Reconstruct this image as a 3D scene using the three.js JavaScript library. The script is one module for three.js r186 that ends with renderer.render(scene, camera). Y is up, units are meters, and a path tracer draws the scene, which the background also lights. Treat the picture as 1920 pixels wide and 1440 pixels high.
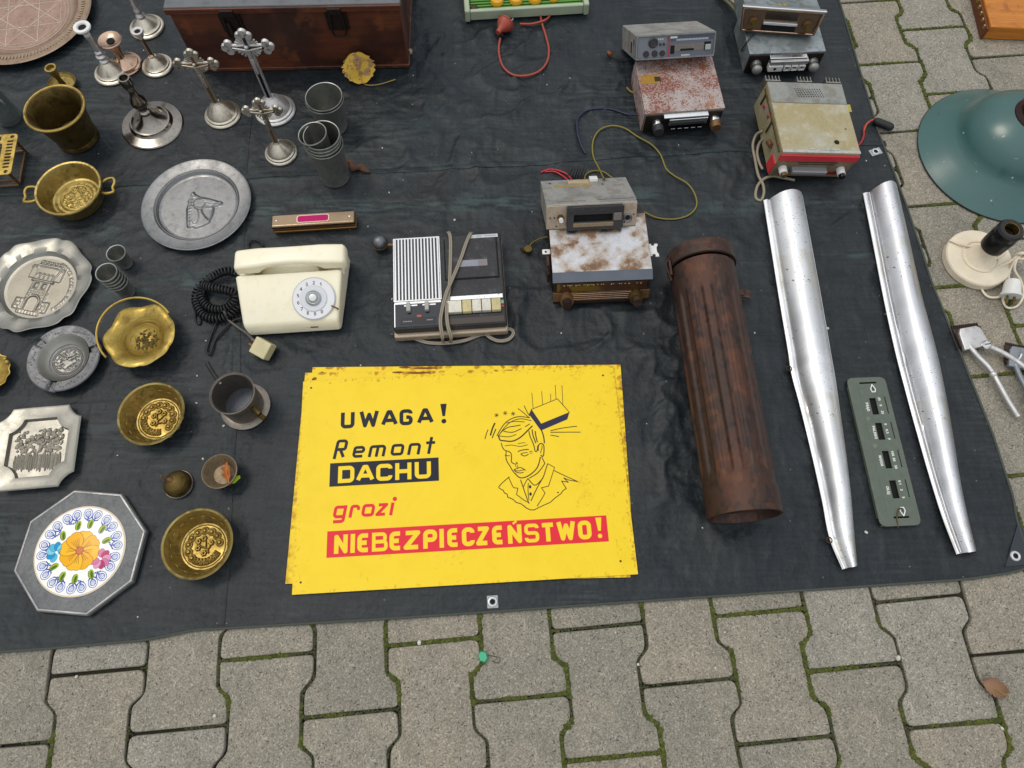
import * as THREE from 'three';
import { RoundedBoxGeometry } from 'three/addons/geometries/RoundedBoxGeometry.js';
import { mergeGeometries, toCreasedNormals } from 'three/addons/utils/BufferGeometryUtils.js';

// ---------------------------------------------------------------- camera, sky, sun, exposure
const scene = new THREE.Scene();
const camera = new THREE.PerspectiveCamera(56.46, 4 / 3, 0.05, 300);
camera.position.set(0, 1.2974, 0);
camera.rotation.set(-1.1956, 0, 0.00452, 'XYZ');      // a phone held at chest height, tilted well down
const renderer = new THREE.WebGLRenderer({ antialias: true });
renderer.toneMapping = THREE.LinearToneMapping;
renderer.toneMappingExposure = 1.0;
renderer.shadowMap.enabled = true;

// overcast sky: brightest overhead, a little soft cloud structure
{
  const W = 256, H = 128, d = new Float32Array(W * H * 4);
  for (let j = 0; j < H; j++) for (let i = 0; i < W; i++) {
    const el = ((j + 0.5) / H - 0.5) * Math.PI, az = (i / W) * Math.PI * 2, s = Math.max(0, Math.sin(el));
    const px = Math.cos(az) * Math.cos(el) / (0.25 + s), py = Math.sin(az) * Math.cos(el) / (0.25 + s); const cloud = 0.74 + 0.52 * fbm(px * 0.06 + 0.5, py * 0.06 + 0.5, 12, 4, 77);
    const L = 1.0 * (0.28 + 0.92 * s) * cloud, k = (j * W + i) * 4;
    d[k] = L * 0.965; d[k + 1] = L * 1.0; d[k + 2] = L * 1.05; d[k + 3] = 1;
  }
  const sky = new THREE.DataTexture(d, W, H, THREE.RGBAFormat, THREE.FloatType);
  sky.mapping = THREE.EquirectangularReflectionMapping; sky.magFilter = THREE.LinearFilter; sky.needsUpdate = true;
  scene.background = sky; scene.environment = sky;
}
const sun = new THREE.DirectionalLight(0xfff3e2, 0.85);
sun.position.set(-2.2, 5.2, -2.0); sun.castShadow = true; sun.shadow.radius = 34;
sun.shadow.mapSize.set(2048, 2048);
Object.assign(sun.shadow.camera, { left: -3, right: 3, top: 3, bottom: -3, near: 0.5, far: 14 });
scene.add(sun); scene.add(sun.target); sun.target.position.set(0, 0, -0.7);

// ---------------------------------------------------------------- helpers (local geometry is written in millimetres)
let seedState = 12345;
function rnd() { seedState = (seedState * 1664525 + 1013904223) >>> 0; return seedState / 4294967296; }
const rr = (a, b) => a + (b - a) * rnd();
const clamp = (v, a = 0, b = 1) => Math.min(b, Math.max(a, v));
const sstep = (a, b, v) => { const t = clamp((v - a) / (b - a)); return t * t * (3 - 2 * t); };
const mix = (a, b, t) => a + (b - a) * t;
const mix3 = (a, b, t) => [mix(a[0], b[0], t), mix(a[1], b[1], t), mix(a[2], b[2], t)];
const D2R = Math.PI / 180;
function hash(x, y, s) { let h = (Math.imul(x, 374761393) + Math.imul(y, 668265263) + Math.imul(s, 974634777)) | 0; h = Math.imul(h ^ (h >>> 13), 1274126177); return ((h ^ (h >>> 16)) >>> 0) / 4294967296; }
function vnoise(x, y, p, s) {                      // value noise with period p
  const xi = Math.floor(x), yi = Math.floor(y), fx = x - xi, fy = y - yi;
  let a = xi % p; if (a < 0) a += p; let c = yi % p; if (c < 0) c += p; const b = a + 1 === p ? 0 : a + 1, d = c + 1 === p ? 0 : c + 1;
  const u = fx * fx * (3 - 2 * fx), v = fy * fy * (3 - 2 * fy), n0 = hash(a, c, s), n1 = hash(b, c, s), n2 = hash(a, d, s), n3 = hash(b, d, s);
  const m0 = n0 + (n1 - n0) * u, m1 = n2 + (n3 - n2) * u; return m0 + (m1 - m0) * v;
}
function fbm(u, v, f, o, s) { let t = 0, a = 0.5, n = 0; for (let i = 0; i < o; i++) { t += a * vnoise(u * f, v * f, f, s + i); n += a; a *= 0.5; f *= 2; } return t / n; }
function tex(W, H, fn, srgb = true) {
  const d = new Uint8Array(W * H * 4);
  for (let j = 0; j < H; j++) for (let i = 0; i < W; i++) {
    const c = fn(i / W, j / H, i, j), k = (j * W + i) * 4;
    d[k] = clamp(c[0]) * 255; d[k + 1] = clamp(c[1]) * 255; d[k + 2] = clamp(c[2]) * 255; d[k + 3] = 255;
  }
  const t = new THREE.DataTexture(d, W, H, THREE.RGBAFormat);
  t.wrapS = t.wrapT = THREE.RepeatWrapping; t.magFilter = THREE.LinearFilter; t.minFilter = THREE.LinearMipmapLinearFilter; t.generateMipmaps = true;
  if (srgb) t.colorSpace = THREE.SRGBColorSpace;
  t.needsUpdate = true; return t;
}
function canvasTex(W, H, draw) {
  const c = document.createElement('canvas'); c.width = W; c.height = H; const g = c.getContext('2d'); draw(g, W, H);
  const t = new THREE.CanvasTexture(c); t.colorSpace = THREE.SRGBColorSpace; t.magFilter = THREE.LinearFilter; return t;
}
const g1 = (v) => [v, v, v];
function mat(o, tile) { const m = new THREE.MeshPhysicalMaterial(o); if (tile) m.userData.tile = tile; return m; }

function boxUV(g, tile) {
  const p = g.attributes.position, n = g.attributes.normal, uv = new Float32Array(p.count * 2);
  for (let i = 0; i < p.count; i++) {
    const x = p.getX(i), y = p.getY(i), z = p.getZ(i), ax = Math.abs(n.getX(i)), ay = Math.abs(n.getY(i)), az = Math.abs(n.getZ(i));
    let a, b; if (ay >= ax && ay >= az) { a = x; b = z; } else if (ax >= az) { a = z + 37; b = y; } else { a = x + 71; b = y; }
    uv[2 * i] = a / tile; uv[2 * i + 1] = b / tile;
  }
  g.setAttribute('uv', new THREE.BufferAttribute(uv, 2)); return g;
}
function planarUV(g, x0, x1, z0, z1) {              // seen from above: u along x, v up towards -z
  const p = g.attributes.position, uv = new Float32Array(p.count * 2);
  for (let i = 0; i < p.count; i++) { uv[2 * i] = (p.getX(i) - x0) / (x1 - x0); uv[2 * i + 1] = 1 - (p.getZ(i) - z0) / (z1 - z0); }
  g.setAttribute('uv', new THREE.BufferAttribute(uv, 2)); return g;
}
function faceUV(g, x0, x1, y0, y1) {                // seen from the front
  const p = g.attributes.position, uv = new Float32Array(p.count * 2);
  for (let i = 0; i < p.count; i++) { uv[2 * i] = (p.getX(i) - x0) / (x1 - x0); uv[2 * i + 1] = (p.getY(i) - y0) / (y1 - y0); }
  g.setAttribute('uv', new THREE.BufferAttribute(uv, 2)); return g;
}
const usedNames = {};
function numbered(n) { const k = (usedNames[n] = (usedNames[n] ?? -1) + 1); return k ? `${n}_${String(k).padStart(3, '0')}` : n; }
function thing(name, label, category, x, y, z, yaw = 0, group) {
  const o = new THREE.Group(); o.name = numbered(name); o.position.set(x / 1000, y / 1000, z / 1000); o.rotation.y = yaw * D2R;
  o.userData = { label, category }; if (group) o.userData.group = group; scene.add(o); return o;
}
function part(parent, name, geo, m, label) {
  if (m.userData.tile && !geo.userData.keepUV) boxUV(geo, m.userData.tile);
  if (!geo.userData.metres) { geo.scale(0.001, 0.001, 0.001); geo.userData.metres = true; }
  const o = new THREE.Mesh(geo, m); o.name = name; if (label) o.userData.label = label; parent.add(o); return o;
}
function at(o, x, y, z, rx = 0, ry = 0, rz = 0) { o.position.set(x / 1000, y / 1000, z / 1000); o.rotation.set(rx * D2R, ry * D2R, rz * D2R); return o; }
function xf(g, x = 0, y = 0, z = 0, rx = 0, ry = 0, rz = 0, s = 1) {
  const m = new THREE.Matrix4().compose(new THREE.Vector3(x, y, z), new THREE.Quaternion().setFromEuler(new THREE.Euler(rx * D2R, ry * D2R, rz * D2R)), Array.isArray(s) ? new THREE.Vector3(...s) : new THREE.Vector3(s, s, s));
  return g.applyMatrix4(m);
}
const keep = (g) => { g.userData.keepUV = true; return g; };
function join(list) {
  const l = list.map((g) => { const n = g.index ? g.toNonIndexed() : g; for (const k of Object.keys(n.attributes)) if (!['position', 'normal', 'uv'].includes(k)) n.deleteAttribute(k); return n; });
  return mergeGeometries(l);
}
const box = (w, h, d, r = 1, x = 0, y = 0, z = 0) => new RoundedBoxGeometry(w, h, d, 2, Math.min(r, w / 2.01, h / 2.01, d / 2.01)).translate(x, y, z);
const crease = (g, a = 0.55) => toCreasedNormals(g, a);
const lathe = (prof, seg = 48, a = 0.5) => crease(new THREE.LatheGeometry(prof.map(([r, y]) => new THREE.Vector2(Math.max(r, 0.01), y)), seg), a);
const cyl = (r0, r1, h, seg = 24) => crease(new THREE.CylinderGeometry(r1, r0, h, seg), 0.6);
const cylZ = (r0, r1, l, seg = 24) => cyl(r0, r1, l, seg).rotateX(Math.PI / 2);     // r1 at the front (+z)
const ball = (r, w = 20, h = 14) => new THREE.SphereGeometry(r, w, h);
function tube(pts, r, n = 60, rs = 8, closed = false) {
  return new THREE.TubeGeometry(new THREE.CatmullRomCurve3(pts.map((p) => new THREE.Vector3(...p)), closed, 'centripetal'), n, r, rs, closed);
}
function ext(shape, depth, bevel = 0.6, seg = 1) {  // outline in x,y; lies flat afterwards: y of the outline becomes -z, depth goes up
  return crease(new THREE.ExtrudeGeometry(shape, { depth: depth - 2 * bevel, bevelEnabled: bevel > 0, bevelSize: bevel, bevelThickness: bevel, bevelOffset: -bevel, bevelSegments: seg, curveSegments: 10 }).translate(0, 0, bevel).rotateX(-Math.PI / 2), 0.5);
}
function extUp(shape, depth, bevel = 0.6, seg = 1) { // outline in x,y stays upright, depth towards +z
  return crease(new THREE.ExtrudeGeometry(shape, { depth: depth - 2 * bevel, bevelEnabled: bevel > 0, bevelSize: bevel, bevelThickness: bevel, bevelOffset: -bevel, bevelSegments: seg, curveSegments: 10 }).translate(0, 0, bevel), 0.5);
}
function poly(pts) { const s = new THREE.Shape(); pts.forEach(([x, y], i) => (i ? s.lineTo(x, y) : s.moveTo(x, y))); s.closePath(); return s; }
function rrect(w, h, r, cx = 0, cy = 0, S = new THREE.Shape()) {
  const a = cx - w / 2, b = cx + w / 2, c = cy - h / 2, d = cy + h / 2;
  S.moveTo(a + r, c); S.lineTo(b - r, c); S.quadraticCurveTo(b, c, b, c + r); S.lineTo(b, d - r); S.quadraticCurveTo(b, d, b - r, d);
  S.lineTo(a + r, d); S.quadraticCurveTo(a, d, a, d - r); S.lineTo(a, c + r); S.quadraticCurveTo(a, c, a + r, c); return S;
}
function grid(nu, nv, fn, closedU = false) {        // surface from fn(u, v) -> [x, y, z, (u, v)]
  const pos = [], uv = [], idx = [];
  for (let j = 0; j <= nv; j++) for (let i = 0; i <= nu; i++) { const p = fn(i / nu, j / nv); pos.push(p[0], p[1], p[2]); uv.push(p[3] ?? i / nu, p[4] ?? j / nv); }
  for (let j = 0; j < nv; j++) for (let i = 0; i < nu; i++) { const a = j * (nu + 1) + i, b = a + 1, c = a + nu + 1, d = c + 1; idx.push(a, c, b, b, c, d); }
  const g = new THREE.BufferGeometry(); g.setAttribute('position', new THREE.Float32BufferAttribute(pos, 3)); g.setAttribute('uv', new THREE.Float32BufferAttribute(uv, 2)); g.setIndex(idx); g.computeVertexNormals(); return g;
}

// ---------------------------------------------------------------- shared textures and materials
const T = {};
T.grime = tex(512, 512, (u, v) => { const a = fbm(u, v, 4, 6, 3), b = fbm(u, v, 40, 3, 9), c = fbm(u, v, 12, 4, 31); let k = 0.84 + 0.16 * a + 0.10 * (b - 0.5); k -= 0.07 * sstep(0.52, 0.75, c); return [k, k * 0.99, k * 0.965]; });
T.soft = tex(256, 256, (u, v) => { const k = 0.9 + 0.1 * fbm(u, v, 4, 5, 17) + 0.05 * (fbm(u, v, 64, 2, 5) - 0.5); return [k, k, k * 0.99]; });
T.rough = tex(512, 512, (u, v) => { const k = 0.62 + 0.4 * (fbm(u, v, 6, 5, 21) - 0.5) + 0.16 * (fbm(u, v, 50, 2, 44) - 0.5); return [k, k, k]; }, false);
T.scratch = tex(512, 512, (u, v) => { const k = 0.5 + 0.25 * (fbm(u, v, 60, 3, 2) - 0.5) + 0.3 * (fbm(u, v, 9, 3, 6) - 0.5); return g1(k); }, false);
T.hammer = tex(256, 256, (u, v) => g1(fbm(u, v, 22, 3, 8)), false);
T.brass = tex(512, 512, (u, v) => {
  const a = fbm(u, v, 5, 6, 71), b = fbm(u, v, 40, 3, 76), c = fbm(u, v, 9, 5, 78);
  let k = mix3([0.735, 0.675, 0.455], [0.65, 0.58, 0.36], sstep(0.35, 0.7, a)); k = mix3(k, [0.45, 0.38, 0.22], 0.55 * sstep(0.5, 0.75, c)); k = mix3(k, [0.82, 0.75, 0.52], 0.3 * sstep(0.55, 0.75, b));
  return k;
});
T.rust = tex(1024, 512, (u, v) => {
  const a = fbm(u, v, 5, 6, 51), b = fbm(u, v, 30, 4, 53), c = fbm(u, v, 9, 5, 57);
  let k = mix3([0.225, 0.15, 0.12], [0.30, 0.18, 0.125], sstep(0.35, 0.7, a)); k = mix3(k, [0.40, 0.235, 0.125], 0.6 * sstep(0.48, 0.72, c) * sstep(0.38, 0.6, b)); k = mix3(k, [0.13, 0.095, 0.085], 0.7 * sstep(0.48, 0.70, b) * sstep(0.62, 0.4, c));
  return k;
});
T.rustBump = tex(512, 512, (u, v) => g1(fbm(u, v, 24, 5, 58)), false);
T.tin = tex(1024, 512, (u, v) => {                  // bright tin with brown rust blooms and stains
  const a = fbm(u, v, 4, 6, 81), b = fbm(u, v, 12, 5, 85), f = fbm(u, v, 60, 3, 87), s = fbm(u + v * 0.7, v, 5, 4, 89);
  const r = a * 0.5 + b * 0.22 + s * 0.28; let k = mix3([0.80, 0.80, 0.81], [0.72, 0.715, 0.715], f); k = mix3(k, [0.62, 0.55, 0.48], 0.8 * sstep(0.43, 0.58, r)); k = mix3(k, [0.43, 0.31, 0.22], 0.85 * sstep(0.51, 0.62, r + 0.08 * (f - 0.5))); return k;
});
T.tinMetal = tex(512, 256, (u, v) => { const a = fbm(u, v, 4, 6, 81), b = fbm(u, v, 12, 5, 85), s = fbm(u + v * 0.7, v, 5, 4, 89); const r = sstep(0.5, 0.62, a * 0.5 + b * 0.22 + s * 0.28); return [0, 0.34 + 0.45 * r, 1 - 0.85 * r]; }, false);
T.speck = tex(1024, 1024, (u, v) => {               // pale paint broken by red-brown rust freckles
  const a = fbm(u, v, 4, 5, 101), b = fbm(u, v, 130, 2, 103), c = fbm(u, v, 70, 3, 107);
  const dens = sstep(0.36, 0.68, a); let k = mix3(mix3([0.77, 0.74, 0.72], [0.66, 0.62, 0.61], fbm(u, v, 16, 4, 109)), [0.62, 0.46, 0.40], 0.45 * dens);
  k = mix3(k, [0.50, 0.25, 0.18], 0.8 * sstep(0.66 - 0.17 * dens, 0.72 - 0.17 * dens, 0.5 * b + 0.5 * c + 0.06)); k = mix3(k, [0.62, 0.36, 0.16], 0.5 * sstep(0.62, 0.75, fbm(u, v, 10, 4, 113))); return k;
});
T.zinc = tex(512, 512, (u, v) => { const a = fbm(u, v, 5, 5, 121), b = fbm(u, v, 50, 3, 123), c = fbm(u, v, 10, 5, 127); let k = mix3([0.67, 0.665, 0.645], [0.60, 0.595, 0.58], sstep(0.3, 0.7, a)); k = mix3(k, [0.55, 0.49, 0.43], 0.45 * sstep(0.5, 0.72, c)); const f = 0.08 * (b - 0.5); return [k[0] + f, k[1] + f, k[2] + f]; });
T.olive = tex(512, 512, (u, v) => { const a = fbm(u, v, 3, 5, 131), b = fbm(u, v, 8, 5, 133), c = fbm(u, v, 50, 3, 137); let k = mix3([0.69, 0.67, 0.59], [0.66, 0.61, 0.46], sstep(0.3, 0.68, a)); k = mix3(k, [0.75, 0.735, 0.68], 0.5 * sstep(0.52, 0.74, b)); const f = 0.07 * (c - 0.5); return [k[0] + f, k[1] + f, k[2] + f]; });
T.blotch = tex(512, 512, (u, v) => { const a = fbm(u, v, 5, 6, 141), b = fbm(u, v, 14, 5, 143); let k = mix3([0.50, 0.53, 0.53], [0.60, 0.63, 0.64], sstep(0.35, 0.68, a)); return mix3(k, [0.37, 0.39, 0.39], 0.5 * sstep(0.5, 0.74, b)); });
T.wood = tex(1024, 512, (u, v) => {                 // worn red-brown box wood, grain along u
  const g = fbm(u, v * 1, 4, 3, 151), w = vnoise(u * 6 + g * 3, v * 120, 120, 153), b = fbm(u, v, 5, 5, 155), c = fbm(u, v, 14, 5, 157);
  let k = mix3([0.28, 0.145, 0.095], [0.43, 0.23, 0.135], w * 0.6 + 0.4 * g); k = mix3(k, [0.17, 0.085, 0.065], 0.75 * sstep(0.46, 0.74, b)); k = mix3(k, [0.52, 0.30, 0.15], 0.5 * sstep(0.60, 0.78, c)); return k;
});
T.pine = tex(512, 512, (u, v) => { const g = fbm(u, v, 3, 3, 161), w = vnoise(u * 5 + g * 4, v * 60, 60, 163), b = fbm(u, v, 7, 4, 165); let k = mix3([0.78, 0.50, 0.13], [0.66, 0.38, 0.08], w * 0.7 + 0.3 * g); return mix3(k, [0.50, 0.26, 0.06], 0.5 * sstep(0.6, 0.75, b)); });
T.cream = tex(512, 512, (u, v) => { const a = fbm(u, v, 5, 5, 171), b = fbm(u, v, 18, 4, 173); let k = mix3([0.945, 0.918, 0.815], [0.937, 0.905, 0.79], sstep(0.3, 0.7, a)); return mix3(k, [0.88, 0.82, 0.66], 0.22 * sstep(0.55, 0.8, b)); });
T.chrome = tex(512, 1024, (u, v) => { const a = fbm(u, v, 5, 5, 181), b = fbm(u, v, 110, 2, 183), c = fbm(u, v, 8, 5, 187), d = fbm(u, v, 6, 3, 189); let k = mix3([0.90, 0.905, 0.91], [0.83, 0.835, 0.84], sstep(0.35, 0.7, a)); k = mix3(k, [0.76, 0.72, 0.62], 0.3 * sstep(0.5, 0.75, c)); return mix3(k, [0.33, 0.30, 0.28], 0.7 * sstep(0.83, 0.87, b + 0.12 * (d - 0.5))); });
T.enamel = tex(512, 512, (u, v) => { const a = fbm(u, v, 5, 5, 191), b = fbm(u, v, 26, 3, 193); let k = mix3([0.185, 0.335, 0.325], [0.22, 0.38, 0.365], a); k = mix3(k, [0.62, 0.64, 0.60], sstep(0.87, 0.89, b)); k = mix3(k, [0.20, 0.17, 0.13], 0.8 * sstep(0.85, 0.88, fbm(u, v, 30, 3, 197))); return k; });
T.black = tex(512, 512, (u, v) => { const a = fbm(u, v, 6, 5, 201), b = fbm(u, v, 40, 3, 203), c = fbm(u, v, 10, 5, 207); let k = 0.185 + 0.05 * (a - 0.5) + 0.08 * sstep(0.58, 0.8, c) + 0.05 * sstep(0.62, 0.8, b); return [k, k, k * 1.04]; });

const M = {};
M.pewter = mat({ color: 0xa9a8a6, map: T.grime, metalness: 0.92, roughness: 0.75, roughnessMap: T.rough, bumpMap: T.scratch, bumpScale: 0.00012 }, 140);
M.pewterDark = mat({ color: 0x8f9195, map: T.grime, metalness: 0.92, roughness: 0.68, roughnessMap: T.rough, bumpMap: T.scratch, bumpScale: 0.00015 }, 120);
M.pewterBright = mat({ color: 0x9c9a93, map: T.soft, metalness: 0.93, roughness: 0.6, roughnessMap: T.rough }, 150);
M.tinCup = mat({ color: 0xb2b5b3, map: T.grime, metalness: 0.9, roughness: 0.62, roughnessMap: T.rough }, 80);
M.silver = mat({ color: 0xd8d1c4, map: T.grime, metalness: 0.88, roughness: 0.5, roughnessMap: T.rough }, 90);
M.silverDark = mat({ color: 0x9c9792, map: T.grime, metalness: 1, roughness: 0.30, roughnessMap: T.rough }, 90);
M.copperSilver = mat({ color: 0xc9ab97, map: T.grime, metalness: 1, roughness: 0.36, roughnessMap: T.rough }, 90);
M.whiteMetal = mat({ color: 0xdedde0, map: T.grime, metalness: 0.75, roughness: 0.65, roughnessMap: T.rough }, 90);
M.brass = mat({ color: 0xebe4d2, map: T.brass, metalness: 0.85, roughness: 0.62, roughnessMap: T.rough, bumpMap: T.hammer, bumpScale: 0.00025 }, 110);
M.brassDark = mat({ color: 0x9c9282, map: T.brass, metalness: 0.85, roughness: 0.75, roughnessMap: T.rough, bumpMap: T.hammer, bumpScale: 0.0005 }, 130);
M.brassGold = mat({ color: 0xfff2c4, map: T.brass, metalness: 0.8, roughness: 0.7, roughnessMap: T.rough, bumpMap: T.hammer, bumpScale: 0.0003 }, 160);
M.rust = mat({ map: T.rust, metalness: 0.2, roughness: 0.6, bumpMap: T.rustBump, bumpScale: 0.0006 }, 260);
M.rustDark = mat({ color: 0x9a9390, map: T.rust, metalness: 0.3, roughness: 0.7, bumpMap: T.rustBump, bumpScale: 0.0004 }, 120);
M.tin = mat({ map: T.tin, metalness: 1, roughness: 1, metalnessMap: T.tinMetal, roughnessMap: T.tinMetal }, 210);
M.speck = mat({ color: 0xe6e2e2, map: T.speck, metalness: 0.1, roughness: 0.6 }, 210);
M.zinc = mat({ map: T.zinc, metalness: 0.55, roughness: 0.55 }, 150);
M.olive = mat({ map: T.olive, metalness: 0.45, roughness: 0.52 }, 190);
M.blotch = mat({ map: T.blotch, metalness: 0.6, roughness: 0.5 }, 150);
M.chrome = mat({ color: 0xe6e6e8, map: T.soft, metalness: 1, roughness: 0.18 }, 90);
M.chromeWorn = mat({ map: T.chrome, metalness: 0.8, roughness: 0.4 }, 300);
M.bronze = mat({ color: 0x8a6a4c, map: T.grime, metalness: 0.8, roughness: 0.6 }, 60);
M.black = mat({ map: T.black, roughness: 0.5, specularIntensity: 0.6 }, 150);
M.blackGloss = mat({ color: 0x0b0b0c, roughness: 0.22 });
M.blackRubber = mat({ color: 0x141416, roughness: 0.55 });
M.hole = mat({ color: 0x050505, roughness: 0.9 });
M.smoke = mat({ color: 0x3a3a3c, map: T.grime, roughness: 0.3, metalness: 0.1 }, 80);
M.cream = mat({ map: T.cream, roughness: 0.34, clearcoat: 0.25, clearcoatRoughness: 0.3 }, 180);
M.creamDark = mat({ color: 0xb7a67c, map: T.soft, roughness: 0.5 }, 120);
M.ivory = mat({ color: 0xe6d9c2, map: T.soft, roughness: 0.42 }, 90);
M.ivoryKey = mat({ color: 0xc9bd8c, map: T.grime, roughness: 0.4 }, 40);
M.whitePaint = mat({ color: 0xe6e6e4, map: T.soft, roughness: 0.5 }, 60);
M.paper = mat({ color: 0xb9a888, map: T.grime, roughness: 0.9 }, 60);
M.red = mat({ color: 0xc23038, roughness: 0.5 });
M.redWire = mat({ color: 0xb52a35, roughness: 0.45 });
M.rustyRed = mat({ color: 0x9a4030, roughness: 0.5 });
M.yellowWire = mat({ color: 0x7d6f2a, roughness: 0.45 });
M.blueWire = mat({ color: 0x1f2742, roughness: 0.45 });
M.beigeWire = mat({ color: 0x8f8470, roughness: 0.5 });
M.wood = mat({ map: T.wood, roughness: 0.48, bumpMap: T.scratch, bumpScale: 0.0006 }, 420);
M.pine = mat({ map: T.pine, roughness: 0.4 }, 200);
M.iron = mat({ color: 0x2a211d, map: T.grime, metalness: 0.5, roughness: 0.6 }, 80);
M.glass = mat({ color: 0xc4cbc8, transmission: 0.9, roughness: 0.12, ior: 1.5, thickness: 0 });
M.enamel = mat({ map: T.enamel, roughness: 0.3, clearcoat: 0.35, clearcoatRoughness: 0.22 }, 260);
// cast relief: a height picture is drawn, softened, and pressed into a real surface (disc or rectangle), heights in mm
function relief(halfW, halfD, high, draw, blur = 2, round = true, nu = 200, nv = 84) {
  const N = 320, c = document.createElement('canvas'); c.width = c.height = N; const g = c.getContext('2d'); g.fillStyle = '#000'; g.fillRect(0, 0, N, N);
  g.translate(N / 2, N / 2); g.scale(N / 2 / halfW, N / 2 / halfD); g.lineCap = 'round'; g.lineJoin = 'round';
  const grey = (v) => `rgb(${Math.round(v * 255)},${Math.round(v * 255)},${Math.round(v * 255)})`; draw(g, grey);
  const px = g.getImageData(0, 0, N, N).data; let a = new Float32Array(N * N), b = new Float32Array(N * N); for (let i = 0; i < N * N; i++) a[i] = px[i * 4] / 255;
  for (let pass = 0; pass < 2; pass++) for (const s of [1, N]) { for (let y = 0; y < N; y++) for (let x = 0; x < N; x++) { let t = 0, n = 0; const k = s === 1 ? x : y; for (let d = -blur; d <= blur; d++) { const q = k + d; if (q < 0 || q >= N) continue; t += a[y * N + x + d * s]; n++; } b[y * N + x] = t / n; } [a, b] = [b, a]; }
  const hgt = (x, z) => { const u = clamp((x / halfW + 1) / 2 * N - 0.5, 0, N - 1.01), v = clamp((z / halfD + 1) / 2 * N - 0.5, 0, N - 1.01), i = Math.floor(u), j = Math.floor(v), fu = u - i, fv = v - j, k = j * N + i; return high * mix(mix(a[k], a[k + 1], fu), mix(a[k + N], a[k + N + 1], fu), fv); };
  return round ? grid(nu, nv, (u, v) => { const r = Math.max(0.0005, v), t = -u * Math.PI * 2, x = halfW * r * Math.cos(t), z = halfD * r * Math.sin(t); return [x, hgt(x, z) * sstep(1, 0.96, v), z]; })
    : grid(nu, nv, (u, v) => { const x = (u - 0.5) * 2 * halfW, z = (v - 0.5) * 2 * halfD; return [x, hgt(x, z), z]; });
}
const TY = 5;                                        // top of the tarpaulin, mm


// ---------------------------------------------------------------- tarpaulin outline (mm), used by the pavement and the sheet
const tarpBottom = [[-1800, 60], [-1300, 22], [-865, -18], [-781, -24], [-620, -38], [-546, -54], [-496, -57], [-219, -74], [2, -89], [224, -105], [514, -125], [794, -144], [880, -156], [925, -168]];
const tarpRight = [[770, -2350], [785, -1950], [804, -1533], [815, -1325], [826, -1121], [850, -930], [866, -730], [888, -582], [912, -409], [920, -284], [914, -235], [925, -168]];
const lerpAt = (list, v, k) => { const o = 1 - k; let i = 1; while (i < list.length - 1 && list[i][k] < v) i++; const a = list[i - 1], b = list[i]; return mix(a[o], b[o], clamp((v - a[k]) / (b[k] - a[k]))); };
const tarpZ = (x) => lerpAt(tarpBottom, x, 0), tarpX = (z) => lerpAt(tarpRight, z, 1);
const underTarp = (x, z, m) => x > -1800 + m && z > -2350 + m && z < tarpZ(x) - m && x < tarpX(z) - m;

// ---------------------------------------------------------------- pavement of double-T concrete blocks
T.paver = tex(1024, 1024, (u, v) => {
  const a = fbm(u, v, 4, 6, 301), b = fbm(u, v, 140, 2, 305), c = fbm(u, v, 120, 2, 309), d = fbm(u, v, 14, 4, 311), e = fbm(u, v, 200, 2, 317);
  let k = mix3([0.562, 0.540, 0.490], [0.530, 0.512, 0.470], sstep(0.3, 0.7, a)); k = mix3(k, [0.455, 0.445, 0.405], 0.4 * sstep(0.5, 0.75, d));
  const f = 0.20 * (e - 0.5) + 0.14 * (b - 0.5); k = [k[0] + f, k[1] + f, k[2] + f];
  k = mix3(k, [0.20, 0.20, 0.21], 0.7 * sstep(0.755, 0.82, c)); k = mix3(k, [0.76, 0.73, 0.69], 0.6 * sstep(0.76, 0.82, b)); return k;
});
T.paverBump = tex(512, 512, (u, v) => g1(0.6 * fbm(u, v, 80, 3, 321) + 0.4 * fbm(u, v, 12, 3, 323)), false);
T.soil = tex(512, 512, (u, v) => { const a = fbm(u, v, 20, 5, 331), b = fbm(u, v, 6, 4, 335); let k = mix3([0.13, 0.11, 0.085], [0.21, 0.17, 0.12], a); return mix3(k, [0.14, 0.18, 0.05], 0.8 * sstep(0.42, 0.6, b)); });
const ground = new THREE.Mesh(new THREE.PlaneGeometry(120, 120).rotateX(-Math.PI / 2), mat({ color: 0x8b8781, roughness: 0.9 }));
ground.name = 'ground'; ground.position.y = -0.05; ground.userData = { kind: 'structure' }; scene.add(ground);
const pavement = new THREE.Group(); pavement.name = 'pavement'; pavement.userData = { kind: 'structure' }; scene.add(pavement);
part(pavement, 'joint_soil', new THREE.PlaneGeometry(5200, 4600).rotateX(-Math.PI / 2).translate(0, -8, -800), mat({ map: T.soil, roughness: 1, bumpMap: T.rustBump, bumpScale: 0.003 }, 180));
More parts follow.
